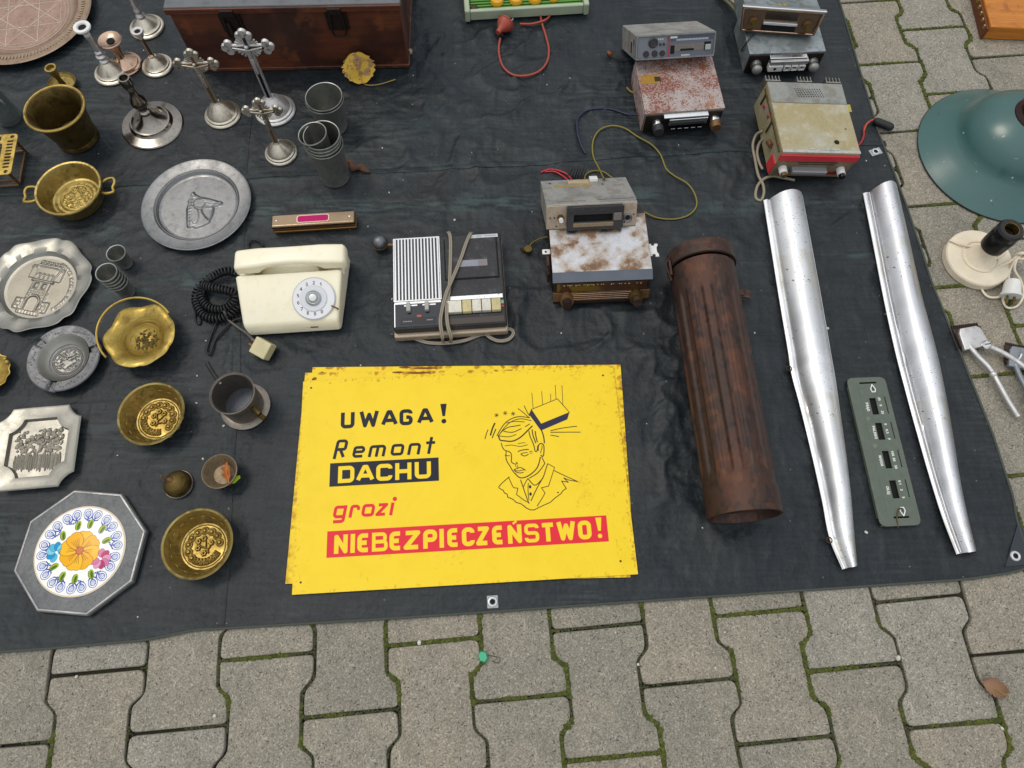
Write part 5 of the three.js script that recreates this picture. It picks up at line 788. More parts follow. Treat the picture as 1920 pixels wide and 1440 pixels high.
{ // leaning radio with red line
  const W = 176, H = 50, D = 150;
  const t = leaning('car_radio', 'grey car radio with a vertical red line and round buttons, leaning on the freckled one', 345, -1376, 6, 4.8, 34);
  part(t, 'case', box(W, H, D, 1.5, 0, H / 2, D / 2), M.zinc);
  const ft = canvasTex(1024, 300, (c, w, h) => {
    c.fillStyle = '#5d626b'; c.fillRect(0, 0, w, h); c.fillStyle = '#6e7178'; c.fillRect(20, 20, 370, 260); c.fillStyle = '#474b54'; c.fillRect(410, 20, 590, 70); c.fillStyle = '#c9ccd0'; c.fillRect(420, 24, 110, 26); c.fillStyle = '#9aa0a8'; c.fillRect(520, 60, 420, 24); c.fillStyle = '#2b2e36'; c.font = 'bold 22px sans-serif'; for (let k = 0; k < 9; k++) { c.fillRect(540 + k * 44, 62, 3, 20); }
    c.fillStyle = '#d4d7da'; for (let k = 0; k < 7; k++) c.fillRect(600 + k * 16, 264, 11, 18); c.fillStyle = '#b6c4bd'; for (let k = 0; k < 3; k++) { c.fillRect(280 + k * 26, 40, 14, 22); }
  });
  part(t, 'face_plate', keep(faceUV(box(W - 4, H - 3, 3, 0.8, 0, H / 2, D + 1), -W / 2 + 2, W / 2 - 2, 1.5, H - 1.5)), mat({ map: ft, roughness: 0.35, metalness: 0.2 }));
  part(t, 'face_frame', (() => { const s = rrect(W, H, 2, 0, H / 2); s.holes.push(rrect(W - 8, H - 7, 2, 0, H / 2, new THREE.Path())); return extUp(s, 5, 0.6).translate(0, 0, D); })(), M.pewterDark);
  part(t, 'red_line', box(3, H - 6, 1, 0.3, -14, H / 2, D + 3), mat({ color: 0x9c3338, roughness: 0.4 }));
  part(t, 'round_dial', lathe([[0, 0], [9, 0], [10.5, 3], [8, 5], [6.5, 4], [0, 4]], 28).rotateX(Math.PI / 2).translate(-50, 34, D + 2), M.black);
  for (const [x, y, r] of [[-64, 12, 7], [-45, 12, 7], [-28, 12, 6.5], [-34, 30, 3], [-26, 30, 3]]) part(t, 'round_button', cylZ(r, r * 0.9, 4, 20).translate(x, y, D + 3.5), M.black);
  part(t, 'cassette_slot', box(68, 14, 1.4, 0.5, 30, 21, D + 2.6), mat({ color: 0x77716e, map: T.grime, roughness: 0.5 }, 40)); part(t, 'slot_gap', box(9, 17, 1.6, 0.4, -6, 18, D + 2.8), M.hole); part(t, 'slot_gap', box(30, 4, 1.6, 0.4, 26, 17, D + 3.4), M.hole);
  part(t, 'eject_button', box(12, 11, 5, 1, 72, 20, D + 4), mat({ color: 0x9aa5a0, roughness: 0.4 })); part(t, 'button_gap', box(15, 17, 1.4, 0.4, 71, 22, D + 2.6), M.hole);
  part(t, 'side_slots', join([box(1, 12, 5, 0.2, -W / 2 - 0.3, 34, D - 16), box(1, 22, 10, 0.2, -W / 2 - 0.3, 20, D - 40)]), M.hole);
}
{ // big yellowed radio with heat sink
  const W = 171, H = 72, D = 190;
  const t = put('car_radio', 'large yellowed metal car radio with rear cooling fins and red front stripe', 'car radio', 634, -1092, 2.8, 110, undefined, TY + 9);
  t.rotation.order = 'YXZ'; t.rotation.z = -5 * D2R;
  part(t, 'case', box(W, H, D, 1.5, 0, H / 2, 0), M.olive);
  part(t, 'top_plate', box(W - 1, 1.6, D - 62, 0.6, 0, H + 0.6, 29), M.olive); part(t, 'rear_plate', box(W - 1, 2, 56, 0.6, 0, H + 0.4, -66), mat({ color: 0xdfe2e0, map: T.zinc, metalness: 0.5, roughness: 0.5 }, 150));
  const holes = []; for (let i = 0; i < 11; i++) for (let j = 0; j < 5; j++) holes.push(cyl(1.3, 1.3, 0.5, 8).translate(-26 + i * 5.6 + j * 1.3, H + 1.6, -76 + j * 5)); part(t, 'vent_holes', join(holes), M.hole);
  part(t, 'plate_hole', cyl(5.6, 5.6, 0.5, 24).translate(38, H + 1.6, 66), M.hole); part(t, 'plate_screw', cyl(2, 2, 0.6, 12).translate(66, H + 1.6, 30), M.bronze);
  part(t, 'front_edge', join([box(W, 3.6, 8, 1, 0, H + 0.6, 91), box(14, 4, 4, 0.6, -20, H + 1.6, 86), box(40, 4, 4, 0.6, 20, H + 1.6, 86)]), mat({ color: 0xc4c6c2, map: T.grime, metalness: 0.5, roughness: 0.45 }, 80));
  for (const x of [-72, 0, 66]) { const f = [box(34, 30, 3, 0.6, x, H - 12, -D / 2 - 2)]; for (let k = 0; k < 5; k++) f.push(box(1.6, 30, 12, 0.5, x - 15 + k * 7.5, H - 12, -D / 2 - 9)); part(t, 'cooling_fin_block', join(f), M.pewter); }
  part(t, 'front_panel', xf(box(W - 2, H - 8, 4, 1), 0, H / 2 - 4, 95, 0, 0, 0), mat({ color: 0x8f7f68, map: T.grime, metalness: 0.3, roughness: 0.5 }, 80));
  part(t, 'red_stripe', box(W + 1, 17, 6, 1, 0, H - 13, 96), M.red); part(t, 'red_side_stripe', box(3, 34, 26, 0.8, -W / 2 - 1, 20, 82), M.red);
  part(t, 'grey_rocker', box(78, 9, 14, 1.5, -8, 26, 103), mat({ color: 0x9a9ba0, metalness: 0.4, roughness: 0.35 })); part(t, 'dial_lines', join([box(90, 1.4, 1, 0.3, 4, 46, 97.4), box(80, 1.4, 1, 0.3, 4, 40, 97.4)]), M.iron); part(t, 'lower_red_panel', box(34, 10, 4, 0.6, 44, 14, 96.5), mat({ color: 0x7c2620, roughness: 0.4 }));
  knob(t, 'tuning_knob', -66, 26, 97, 9, 15, M.whitePaint, M.bronze); knob(t, 'tuning_knob', 64, 26, 97, 9, 15, M.whitePaint, M.blackGloss);
  part(t, 'red_component', cyl(4, 4, 4, 12).rotateZ(Math.PI / 2).translate(-W / 2 - 2, 44, -52), M.redWire); part(t, 'red_component', box(4, 8, 7, 1, -W / 2 - 1.5, 50, -20), M.rustyRed);
  part(t, 'side_rail', join([box(3, 4, D - 20, 0.8, -W / 2 - 1, 62, 0), box(3, 30, 5, 0.8, -W / 2 - 1, 46, -70), box(3, 34, 5, 0.8, -W / 2 - 1, 44, 4)]), M.brassDark); part(t, 'capacitor', cyl(6, 6, 18, 14).rotateX(1.2).translate(-W / 2 - 4, 38, 44), M.bronze);
  part(t, 'yellow_tab', box(10, 1.2, 20, 0.4, W / 2 + 3, H - 2, -30), mat({ color: 0xa89a3c, roughness: 0.6 }));
  const cable = (m, r, pts, label, name = 'loose_cable') => { const o = thing(name, label, 'cable', 0, 0, 0); part(o, 'insulation', tube(pts, r, 90, 7), m); return o; };
  cable(M.beigeWire, 3.3, [[551, 40, -1096], [541, 22, -1101], [535, 10, -1085], [535, 9, -1042], [537, 10, -998], [543, 11, -977], [543, 10, -954], [534, 9, -935], [525, 9, -940], [531, 9, -971], [547, 10, -990], [566, 12, -997], [582, 12, -994], [614, 10, -988]], 'thick beige cable hanging from the left side of the yellowed radio');
  cable(M.beigeWire, 3.2, [[552, 36, -1081], [545, 22, -1078], [541, 12, -1062], [543, 10, -1034], [548, 10, -1016]], 'second beige cable, bent close to the side of the yellowed radio');
  const rw = cable(M.redWire, 2.0, [[728, 60, -1034], [762, 30, -1070], [785, 12, -1107], [793, 9, -1135], [805, 12, -1148], [819, 10, -1153]], 'red wire pair from the yellowed radio to a black connector'); part(rw, 'insulation', tube([[789, 10, -1122], [798, 12, -1140], [810, 12, -1151], [820, 11, -1156]], 1.7, 24, 6), mat({ color: 0xb0562a, roughness: 0.5 }));
  part(rw, 'black_connector', (() => { const [x, z] = [836, -1141]; return xf(new THREE.CapsuleGeometry(9, 30, 6, 16), x, 11, z, 0, -28, 90); })(), M.blackRubber);
}

{ // two radios at the top right
  const W = 176, H = 54, D = 130;
  const t = put('car_radio', 'blotchy blue-grey car radio with white push buttons, under another at the top', 'car radio', 622, -1368, 3.2, 80);
  part(t, 'chassis', box(W, H, D, 2, 0, H / 2, 0), M.blotch); part(t, 'front_panel', box(W - 4, H - 6, 3, 1, 0, H / 2 - 2, D / 2 + 1), M.iron);
  part(t, 'chrome_brow', box(86, 8, 12, 1.5, 2, 46, D / 2 + 7), M.chrome); part(t, 'chrome_fascia', box(88, 10, 15, 1, 6, 38, D / 2 + 9), M.whiteMetal);
  part(t, 'large_button', box(32, 15, 16, 1, -22, 24, D / 2 + 11), M.whitePaint); part(t, 'button_hole', cylZ(3.4, 3.4, 1, 14).translate(-24, 25, D / 2 + 19.3), M.hole);
  for (let k = 0; k < 3; k++) { const b = part(t, 'square_button', (() => { const s = rrect(15, 14, 1); s.holes.push(rrect(10, 9, 0.6, 0, 0, new THREE.Path())); return extUp(s, 12, 0.5).translate(5 + 17 * k, 24, D / 2 + 7); })(), M.whitePaint); part(b, 'button_recess', box(10, 9, 1, 0.2, 5 + 17 * k, 24, D / 2 + 12), M.hole); }
  for (const x of [-66, 66]) { knob(t, 'tuning_knob', x, 26, D / 2 + 3, 13, 10, M.pewterDark, M.pewterDark); part(t, 'knob_dome', ball(11.5, 20, 12).scale(1, 1, 0.8).translate(x, 26, D / 2 + 20), mat({ color: 0x8d8c88, roughness: 0.4, metalness: 0.4 })); }
  const u = leaning('car_radio', 'topmost bronze-faced car radio with chrome rim, cut by the top edge', 614, -1478, 30, -5, 17);
  part(u, 'case', box(W - 6, 50, 130, 1.5, 0, 25, 65), M.blotch); part(u, 'yellow_mark', join([box(6, 0.5, 9, 0.1, -6, 50.5, 108), box(6, 0.5, 9, 0.1, 6, 50.5, 106)]), mat({ color: 0xa08a2a, roughness: 0.7 }));
  part(u, 'bezel', (() => { const s = poly([[-92, 54], [92, 54], [84, 0], [-84, 0]]); s.holes.push((() => { const q = new THREE.Path(); q.moveTo(-86, 48); q.lineTo(-79, 4); q.lineTo(79, 4); q.lineTo(86, 48); q.closePath(); return q; })()); return extUp(s, 9, 1).translate(0, 0, 128); })(), M.copperSilver);
  part(u, 'chrome_top_rim', box(187, 5, 11, 2, 0, 54, 134), M.chrome); part(u, 'front_panel', box(166, 46, 3, 0.8, 0, 25, 130), mat({ color: 0x6d5a48, map: T.grime, metalness: 0.5, roughness: 0.5 }, 60));
  part(u, 'dial_window', box(72, 16, 2, 0.5, 0, 36, 132), mat({ color: 0x241d1a, roughness: 0.2, clearcoat: 0.5 })); part(u, 'chrome_bar', box(76, 6, 10, 1, 0, 22, 135), M.chromeWorn); part(u, 'slot', box(76, 13, 2, 0.5, 0, 10, 132), M.hole);
  for (const x of [-60, 60]) knob(u, 'tuning_knob', x, 24, 131, 10, 16, M.bronze, M.brassDark);
  const w = thing('loose_wire', 'black wire hanging between the two radios at the top right', 'wire', 0, 0, 0); part(w, 'insulation', tube([[554, 66, -1352], [544, 64, -1343], [535, 58, -1333], [532, 40, -1336], [538, 12, -1352]], 1.4, 30, 6), M.blackRubber);
}


// ---------------------------------------------------------------- yellow warning signs
const signW = 603, signD = 398;
function glyphs() {
  return {
    U: [[[0, 0], [0, 1], [1, 1], [1, 0]]], W: [[[0, 0], [0.24, 1], [0.5, 0.12], [0.76, 1], [1, 0]]], A: [[[0, 1], [0.42, 0], [0.58, 0], [1, 1]], [[0.2, 0.68], [0.8, 0.68]]],
    G: [[[1, 0.22], [1, 0], [0, 0], [0, 1], [1, 1], [1, 0.5], [0.52, 0.5]]], R: [[[0, 1], [0, 0], [1, 0], [1, 0.52], [0, 0.52]], [[0.45, 0.52], [1, 1]]], e: [[[0.02, 0.5], [1, 0.5], [1, 0], [0, 0], [0, 1], [1, 1]]],
    m: [[[0, 1], [0, 0], [1, 0], [1, 1]], [[0.5, 0.04], [0.5, 1]]], o: [[[0.5, 0], [1, 0], [1, 1], [0, 1], [0, 0], [0.5, 0]]], n: [[[0, 1], [0, 0], [1, 0], [1, 1]]], t: [[[0.5, -0.58], [0.5, 1]], [[0, -0.1], [1, -0.1]]],
    D: [[[-0.13, 0], [1, 0], [1, 1], [-0.13, 1]], [[0, 0], [0, 1]]], C: [[[1, 0.24], [1, 0], [0, 0], [0, 1], [1, 1], [1, 0.76]]], H: [[[0, 0], [0, 1]], [[1, 0], [1, 1]], [[0, 0.5], [1, 0.5]]],
    g: [[[1, 0.02], [0, 0], [0, 1], [1, 1]], [[1, 0], [1, 1.5], [0, 1.5]]], r: [[[0, 1], [0, 0], [1, 0], [1, 0.16]]], z: [[[0, 0], [1, 0], [0, 1], [1, 1]]], i: [[[0.5, 0], [0.5, 1]]],
    N: [[[0, 1], [0, 0], [1, 1], [1, 0]]], I: [[[0.5, 0], [0.5, 1]]], E: [[[1, 0], [0, 0], [0, 1], [1, 1]], [[0, 0.5], [0.85, 0.5]]], B: [[[0, 0], [0, 1]], [[-0.13, 0], [0.92, 0], [0.92, 0.49], [0, 0.49]], [[0, 0.49], [1, 0.49], [1, 1], [-0.13, 1]]],
    Z: [[[0, 0], [1, 0], [0, 1], [1, 1]]], P: [[[0, 1], [0, 0], [1, 0], [1, 0.56], [0, 0.56]]], S: [[[1, 0.2], [1, 0], [0, 0], [0, 0.5], [1, 0.5], [1, 1], [0, 1], [0, 0.8]]], T: [[[0, 0], [1, 0]], [[0.5, 0], [0.5, 1]]], O: [[[0.5, 0], [1, 0], [1, 1], [0, 1], [0, 0], [0.5, 0]]],
  };
}
function letter(c, ch, x0, x1, y0, y1, sw, slant = 0) {
  const G = glyphs()[ch]; if (!G) return; if ('SB'.includes(ch)) sw *= 0.8; const h = sw / 2, w = x1 - x0 - sw, H = y1 - y0 - sw; c.lineWidth = sw; c.lineJoin = 'round'; c.lineCap = 'butt';
  for (const path of G) {
    const P = path.map(([a, b], i) => { const yy = y0 + h + b * H; let y = yy; const end = i === 0 || i === path.length - 1; if (end && (b === 0 || b === 1 || b < 0)) { const o = path[i ? i - 1 : 1]; if (o && Math.abs(o[0] - a) < 0.3) y += b >= 1 ? h : -h; } return [x0 + h + a * w + slant * (y1 - y), y]; });
    c.beginPath(); c.moveTo(...P[0]); const closed = P.length > 3 && P[0][0] === P[P.length - 1][0] && P[0][1] === P[P.length - 1][1];
    const sharp = 'WANZ'.includes(ch) || ch === 'z'; for (let k = 1; k < P.length - 1; k++) sharp ? c.lineTo(...P[k]) : c.arcTo(...P[k], ...P[k + 1], Math.min(sw * 0.75, w * 0.4)); c.lineTo(...P[P.length - 1]); if (closed) c.closePath(); c.stroke();
  }
}
function yellowBase(c, W, H, k, wear) {
  c.fillStyle = '#eccb2b'; c.fillRect(0, 0, W, H);
  let s = 77 + wear; const q = () => { s = (s * 1664525 + 1013904223) >>> 0; return s / 4294967296; };
  for (let i = 0; i < 900; i++) { c.fillStyle = q() < 0.5 ? 'rgba(255,228,90,.025)' : 'rgba(196,150,20,.022)'; c.beginPath(); c.ellipse(q() * W, q() * H, 10 + q() * 70, 6 + q() * 34, q() * 3, 0, 7); c.fill(); }
  for (let i = 0; i < 260; i++) { const right = q() < 0.7; c.fillStyle = `rgba(95,70,15,${0.15 + 0.4 * q()})`; c.beginPath(); c.arc(right ? W * (0.82 + 0.18 * q()) : q() * W, q() * H, 0.5 + 1.6 * q() * q(), 0, 7); c.fill(); }
  for (let i = 0; i < 90; i++) { c.strokeStyle = `rgba(110,84,20,${0.12 + 0.3 * q()})`; c.lineWidth = 0.6 + q(); const x = W * (q() < 0.5 ? 0.9 + 0.1 * q() : q()), y = q() * H; c.beginPath(); c.moveTo(x, y); c.lineTo(x + (q() - 0.5) * 30, y + (q() - 0.5) * 50); c.stroke(); }
  for (let i = 0; i < 420; i++) { const e = Math.floor(q() * 4), t = q(), d = q() * q() * 9 * k, x = e < 2 ? t * W : e === 2 ? d : W - d, y = e === 0 ? d : e === 1 ? H - d : t * H; const a = (e === 0 || e === 3 ? 1 : 0.45) * (wear ? 1.5 : 1); c.fillStyle = `rgba(${90 + q() * 60},${40 + q() * 30},12,${0.28 * a * q()})`; c.beginPath(); c.ellipse(x, y, 2 + q() * 9, 1.5 + q() * 5, q() * 3, 0, 7); c.fill(); }
  for (let i = 0; i < 26; i++) { c.strokeStyle = `rgba(255,240,170,${0.15 + 0.3 * q()})`; c.lineWidth = 0.5 + 0.9 * q(); const x = q() * W, y = q() * H, a = q() * 6.28, l = 10 + 70 * q(); c.beginPath(); c.moveTo(x, y); c.lineTo(x + l * Math.cos(a), y + l * Math.sin(a)); c.stroke(); }
  for (let i = 0; i < 30; i++) { c.fillStyle = `rgba(120,86,24,${0.03 + 0.05 * q()})`; const x = W * (q() < 0.6 ? 0.86 + 0.14 * q() : q()), y = q() * H; for (let j = 0; j < 14; j++) { c.beginPath(); c.ellipse(x + (q() - 0.5) * 60, y + (q() - 0.5) * 60, 2 + q() * 9, 1 + q() * 6, q() * 3, 0, 7); c.fill(); } }
  for (const [x, y] of [[16, 14], [W / k - 22, 20], [14, H / k - 20], [W / k - 28, H / k - 24]]) { c.fillStyle = '#5a3d18'; c.beginPath(); c.arc(x * k, y * k, 2.0 * k, 0, 7); c.fill(); }
}
const signTex = canvasTex(1536, 1014, (c, W, H) => {
  const k = W / signW; yellowBase(c, W, H, k, 0); c.save(); c.scale(k, k); const navy = '#1c1e2c', red = '#d82c38';
  c.strokeStyle = navy; const row = (t, y0, y1, sw, sl = 0) => { for (const [ch, a, b] of t) letter(c, ch, a, b, y0, y1, sw, sl); };
  row([['U', 75, 101], ['W', 110, 147], ['A', 151, 183], ['G', 186, 211], ['A', 219, 251]], 68, 100, 7.2);
  c.fillStyle = navy; c.beginPath(); c.moveTo(264, 61); c.lineTo(276, 61); c.lineTo(272.5, 86); c.lineTo(267.5, 86); c.fill(); c.beginPath(); c.arc(270, 96, 4.6, 0, 7); c.fill();
  row([['R', 62, 84]], 121.5, 158.5, 5.6, 0.2); row([['e', 97, 119], ['m', 127, 158], ['o', 168, 192], ['n', 200, 223], ['t', 229, 251]], 136, 158.5, 5.4, 0.2);
  c.fillStyle = navy; c.fillRect(57.8, 166.5, 200.6, 44.2); c.strokeStyle = '#eccb2b'; row([['D', 73, 103], ['A', 106, 140], ['C', 143, 173], ['H', 178, 208], ['U', 214, 244]], 173, 205, 7.6);
  c.strokeStyle = red; row([['g', 65, 88], ['r', 94, 112], ['o', 116, 139], ['z', 142, 162], ['i', 164, 176]], 246.5, 269.5, 5.6, 0.18); c.fillStyle = red; c.beginPath(); c.arc(177.5, 240, 4, 0, 7); c.fill();
  c.fillRect(57.2, 292, 501, 46.5); c.strokeStyle = '#eccb2b'; const xs = [['N', 70, 94], ['I', 98, 108], ['E', 111, 134], ['B', 137, 165], ['E', 168, 191], ['Z', 193, 223], ['P', 228, 253], ['I', 256, 266], ['E', 271, 293], ['C', 297, 320], ['Z', 322, 346], ['E', 351, 373], ['N', 379, 404], ['S', 409, 435], ['T', 437, 465], ['W', 467, 501], ['O', 505, 529]]; row(xs, 299, 332.5, 8);
  c.lineWidth = 4; c.beginPath(); c.moveTo(389, 297.5); c.lineTo(396, 292.8); c.stroke(); c.fillStyle = '#eccb2b'; c.beginPath(); c.moveTo(538, 295); c.lineTo(549, 295); c.lineTo(546, 319); c.lineTo(541, 319); c.fill(); c.beginPath(); c.arc(543.4, 328, 4, 0, 7); c.fill();
  // line drawing: a man struck by a falling brick
  c.strokeStyle = '#3a2f22'; c.lineCap = 'round'; c.lineJoin = 'round';
  const ln = (p, w = 1.1) => { c.lineWidth = w * 1.12; c.beginPath(); c.moveTo(...p[0]); if (p.length === 2) c.lineTo(...p[1]); for (let i = 1; i < p.length - 1; i++) { const q = i === p.length - 2 ? p[i + 1] : [(p[i][0] + p[i + 1][0]) / 2, (p[i][1] + p[i + 1][1]) / 2]; c.quadraticCurveTo(...p[i], ...q); } c.stroke(); };
  const sl = (p, w = 1.1) => { c.lineWidth = w; c.beginPath(); p.forEach((q, i) => (i ? c.lineTo(...q) : c.moveTo(...q))); c.stroke(); };
  const fill = (p, f) => { c.fillStyle = f; c.beginPath(); p.forEach((q, i) => (i ? c.lineTo(...q) : c.moveTo(...q))); c.closePath(); c.fill(); };
  fill([[436.9, 82.1], [453.6, 112.3], [509.2, 91.5], [504, 105.8], [452.3, 125.2], [432, 91.3]], '#2c2c48'); fill([[436.9, 82.1], [488.7, 63.3], [509.2, 92.2], [453.6, 112.3]], '#eccb2b'); sl([[436.9, 82.1], [488.7, 63.3], [509.2, 92.2], [453.6, 112.3], [436.9, 82.1]], 1.3);
  for (const p of [[[440.4, 48.4], [440.7, 79.2]], [[459.4, 46.3], [459.5, 72.5]], [[476.4, 52.6], [475.4, 67]], [[486.6, 34.9], [485.9, 63.4]], [[499.6, 36.3], [498.1, 75.1]]]) sl(p, 1);
  for (const p of [[[424.2, 74], [429.1, 89], [433.1, 94.9]], [[411.9, 79], [421.4, 86.5], [431.5, 98.2]]]) ln(p, 1.3);
  for (const p of [[[470.8, 126.7], [489.9, 121.6], [520.5, 120.7]], [[470.6, 129.7], [493.1, 130.6], [525.9, 132.5]], [[470.1, 135.2], [484.5, 138.7]]]) ln(p, 1.4);
  for (const [cx, cy] of [[370.2, 89.8], [386.9, 86.6], [401.9, 88.5]]) for (let j = 0; j < 3; j++) { const a = j * 1.047 + 0.3; sl([[cx - 4 * Math.cos(a), cy - 4 * Math.sin(a)], [cx + 4 * Math.cos(a), cy + 4 * Math.sin(a)]], 1.2); }
  for (const [p, w] of [[[[366, 106.2], [360.6, 115.2], [357.1, 128.4]], 2.6], [[[352.7, 117.9], [348.4, 126.8], [346.4, 135.3]], 1.4], [[[367.4, 117.7], [363, 126.7], [360.1, 134]], 1.8]]) ln(p, w);
  for (const [p, w] of [
    [[[369.3, 130.1], [376.2, 118.2], [386.8, 104.3], [403, 95.9], [418.9, 94.7], [432.5, 98.6]], 1.5], [[[372.6, 130.3], [382.2, 116.5], [396.6, 103.8], [410.7, 99.5], [422.5, 100.1], [435, 104.6]], 1.3], [[[375.8, 125.3], [388.2, 114.7], [402, 113.9], [413.9, 112.1]], 1.5], [[[382.8, 122.7], [395.3, 126.5], [405.3, 123.9], [415.4, 119.4]], 1.5], [[[372, 130.6], [373.1, 140.5], [380.9, 140.9], [394.3, 143.7], [404.2, 141.3], [414.3, 135.7], [425.8, 125.1], [436.3, 115.4]], 2.2],
    [[[373.6, 131.3], [385.1, 134], [396.9, 133.7], [404.9, 130.1]], 1.3], [[[423.5, 115.7], [431.6, 111]], 1.5], [[[388.6, 106.5], [400.6, 104.1], [412.3, 104.7], [422.1, 106.3]], 1.2], [[[429.7, 125.3], [430.1, 133.6], [435.1, 146.1], [438.2, 158.4], [438.1, 165.4], [442.5, 166.3], [444.3, 154.7]], 1.6], [[[435.8, 122.6], [436.1, 131.9], [438.5, 140.2], [440.8, 148.4]], 1.8], [[[441.4, 126], [441.7, 136.3], [443.9, 146.6]], 1.8], [[[453.3, 124.6], [457.4, 135.1], [457.1, 149.4]], 2.0],
    [[[376.3, 145.7], [377.8, 153.9], [381.8, 160.2], [389.4, 162], [394.6, 166.9], [393.4, 177.9], [393, 183.8], [399.5, 187.8], [405.4, 186.5], [402.6, 184]], 1.5], [[[384.6, 162.4], [383.1, 171.3], [384.5, 181.3], [389.8, 189.6], [394, 199.7], [398.5, 205.4]], 1.5], [[[399.4, 205.5], [403.8, 213], [413.2, 214.9], [425, 210.3], [437.1, 201.2], [444, 190.7], [447.5, 177]], 1.8],
    [[[383.2, 151.2], [394, 149.8], [401.7, 151.9], [413.1, 154.9], [425, 151.6]], 1.1], [[[407.7, 148.6], [415.6, 146.6], [421.4, 147.7]], 1.1], [[[406.8, 163.6], [414.8, 160.1], [426.4, 160.7]], 1.6], [[[411.7, 168.5], [416.3, 166.2], [424, 166.6]], 1.2], [[[411.7, 168.9], [415.9, 173.2], [421.7, 172.5], [425.4, 170.1]], 1.5], [[[382.2, 169.2], [387, 171.1], [390.5, 170.7]], 1.3], [[[428, 164.8], [433.5, 164.6]], 1], [[[428.2, 167.9], [433.2, 168.2]], 1],
    [[[397, 197.9], [404.8, 195.4], [410.7, 193.7], [418, 200.1]], 1.4], [[[397, 198.9], [404.5, 201.3], [411.3, 199.7], [417.1, 199]], 1.2], [[[398.8, 200.9], [406.1, 206.7], [413.9, 203.8]], 1.4], [[[400.4, 189.2], [401.5, 193.2]], 1], [[[404.8, 189.4], [404.1, 194.4]], 1],
    [[[444.6, 163.8], [444.7, 154.7], [448.5, 150.5], [453.3, 150.8], [456.3, 155.4], [454.2, 173.4], [451.4, 176.8], [448.8, 173.1]], 1.7], [[[452, 155.1], [452.7, 159.2], [449.4, 164.1], [448.7, 169]], 1.2], [[[450.4, 177.5], [453.7, 185.3], [454.9, 189.3]], 1.4], [[[454.9, 189.3], [446.8, 200.7], [436.5, 210], [424.7, 215.2]], 1.5],
    [[[460, 190.6], [455.4, 201.2], [451.6, 212.8], [445.2, 222.2], [434.5, 239], [424.7, 257.6]], 1.5], [[[421.8, 216], [427.8, 225.1], [433.2, 230.3], [441.1, 225.9], [449.5, 216.6]], 1.5], [[[421.8, 216], [416.6, 222.5], [412.6, 231]], 1.3], [[[408.2, 218.1], [412.1, 232], [415.9, 247.6], [420.6, 262.2]], 1.5], [[[422.1, 224.8], [419.6, 234.3], [421, 255.5]], 1.2],
    [[[471.5, 204.1], [486.2, 212.8], [500.8, 220.5], [512.7, 227.1]], 1.3], [[[387.6, 211.1], [376.7, 219.2], [368.7, 226.6], [366.5, 230.9], [374.9, 235.2]], 1.4]]) ln(p, w);
  for (const [p, w] of [[[[460.1, 190], [472.4, 197.9], [458.8, 231.7]], 1.3], [[[386.6, 212], [392.4, 227.9], [395, 231.9], [402.2, 232.9], [399, 244.7], [412.5, 256], [420.7, 261.2]], 1.4], [[[458.8, 232.3], [445.3, 234.8], [451.2, 244.8], [444.7, 255], [435.3, 267.8]], 1.4], [[[374.9, 235.2], [377.4, 240.6], [382, 242.8], [382.7, 248.5], [391.9, 252.9], [397.2, 258.9], [406.4, 262.3], [415.3, 270.4], [422.6, 274.2], [429.2, 274.6]], 1.6], [[[429.2, 274.6], [443.8, 268.3], [459.3, 262.5], [469.4, 254.5], [479.4, 248.3], [484.7, 241.9], [490.6, 238.8], [483.3, 224.4], [495.4, 227.4], [487.6, 218.8], [496.8, 223.2], [512.7, 227.1]], 1.5]]) sl(p, w);
  c.fillStyle = '#2b2420'; for (const [x, y] of [[424.7, 231.7], [424.6, 245.2]]) { c.beginPath(); c.ellipse(x, y, 2.3, 3.2, 0, 0, 7); c.fill(); } { const [[x, y]] = [[474.9, 245.2]]; c.beginPath(); c.arc(x, y, 1.4, 0, 7); c.fill(); }
  c.restore();
});
const plainSign = canvasTex(768, 507, (c, W, H) => { yellowBase(c, W, H, W / signW, 5); c.fillStyle = 'rgba(96,44,14,.8)'; for (const [x, y, w, h] of [[250, 2, 60, 6], [215, 0, 30, 5], [742, 30, 10, 40], [20, 12, 10, 8]]) { c.beginPath(); c.ellipse(x + w / 2, y + h / 2, w / 2, h / 2, 0, 0, 7); c.fill(); } });
function signSheet(label, x, z, yaw, y, texture, curl) {
  const t = thing('warning_sign', label, 'sign', x, y, z, yaw, 'stacked warning signs');
  const g = new THREE.BoxGeometry(signW, 1.1, signD, 30, 1, 20).toNonIndexed(); const p = g.attributes.position;
  for (let i = 0; i < p.count; i++) { const a = p.getX(i) / signW * 2, b = p.getZ(i) / signD * 2; p.setY(i, p.getY(i) + 0.55 + curl * (1.1 * Math.max(0, a * b) ** 2 + 0.5 * a * a)); }
  g.computeVertexNormals(); part(t, 'sheet', keep(planarUV(crease(g, 0.6), -signW / 2, signW / 2, -signD / 2, signD / 2)), mat({ map: texture, roughness: 0.42, specularIntensity: 0.35 }));
}
flats.push([-250, -330, 170], [-90, -330, 190], [70, -330, 170]);
signSheet('bottom yellow sheet of the sign stack, a strip showing at the upper right', -86, -347, 0.8, TY + 0.4, plainSign, 0);
signSheet('middle yellow sheet of the sign stack, a strip showing at the left and top', -97, -337, 1.3, TY + 1.8, plainSign, 0.3);
signSheet('top yellow warning sign with Polish text and a man hit by a brick', -91, -330, 3.55, TY + 3.4, signTex, 0.6);

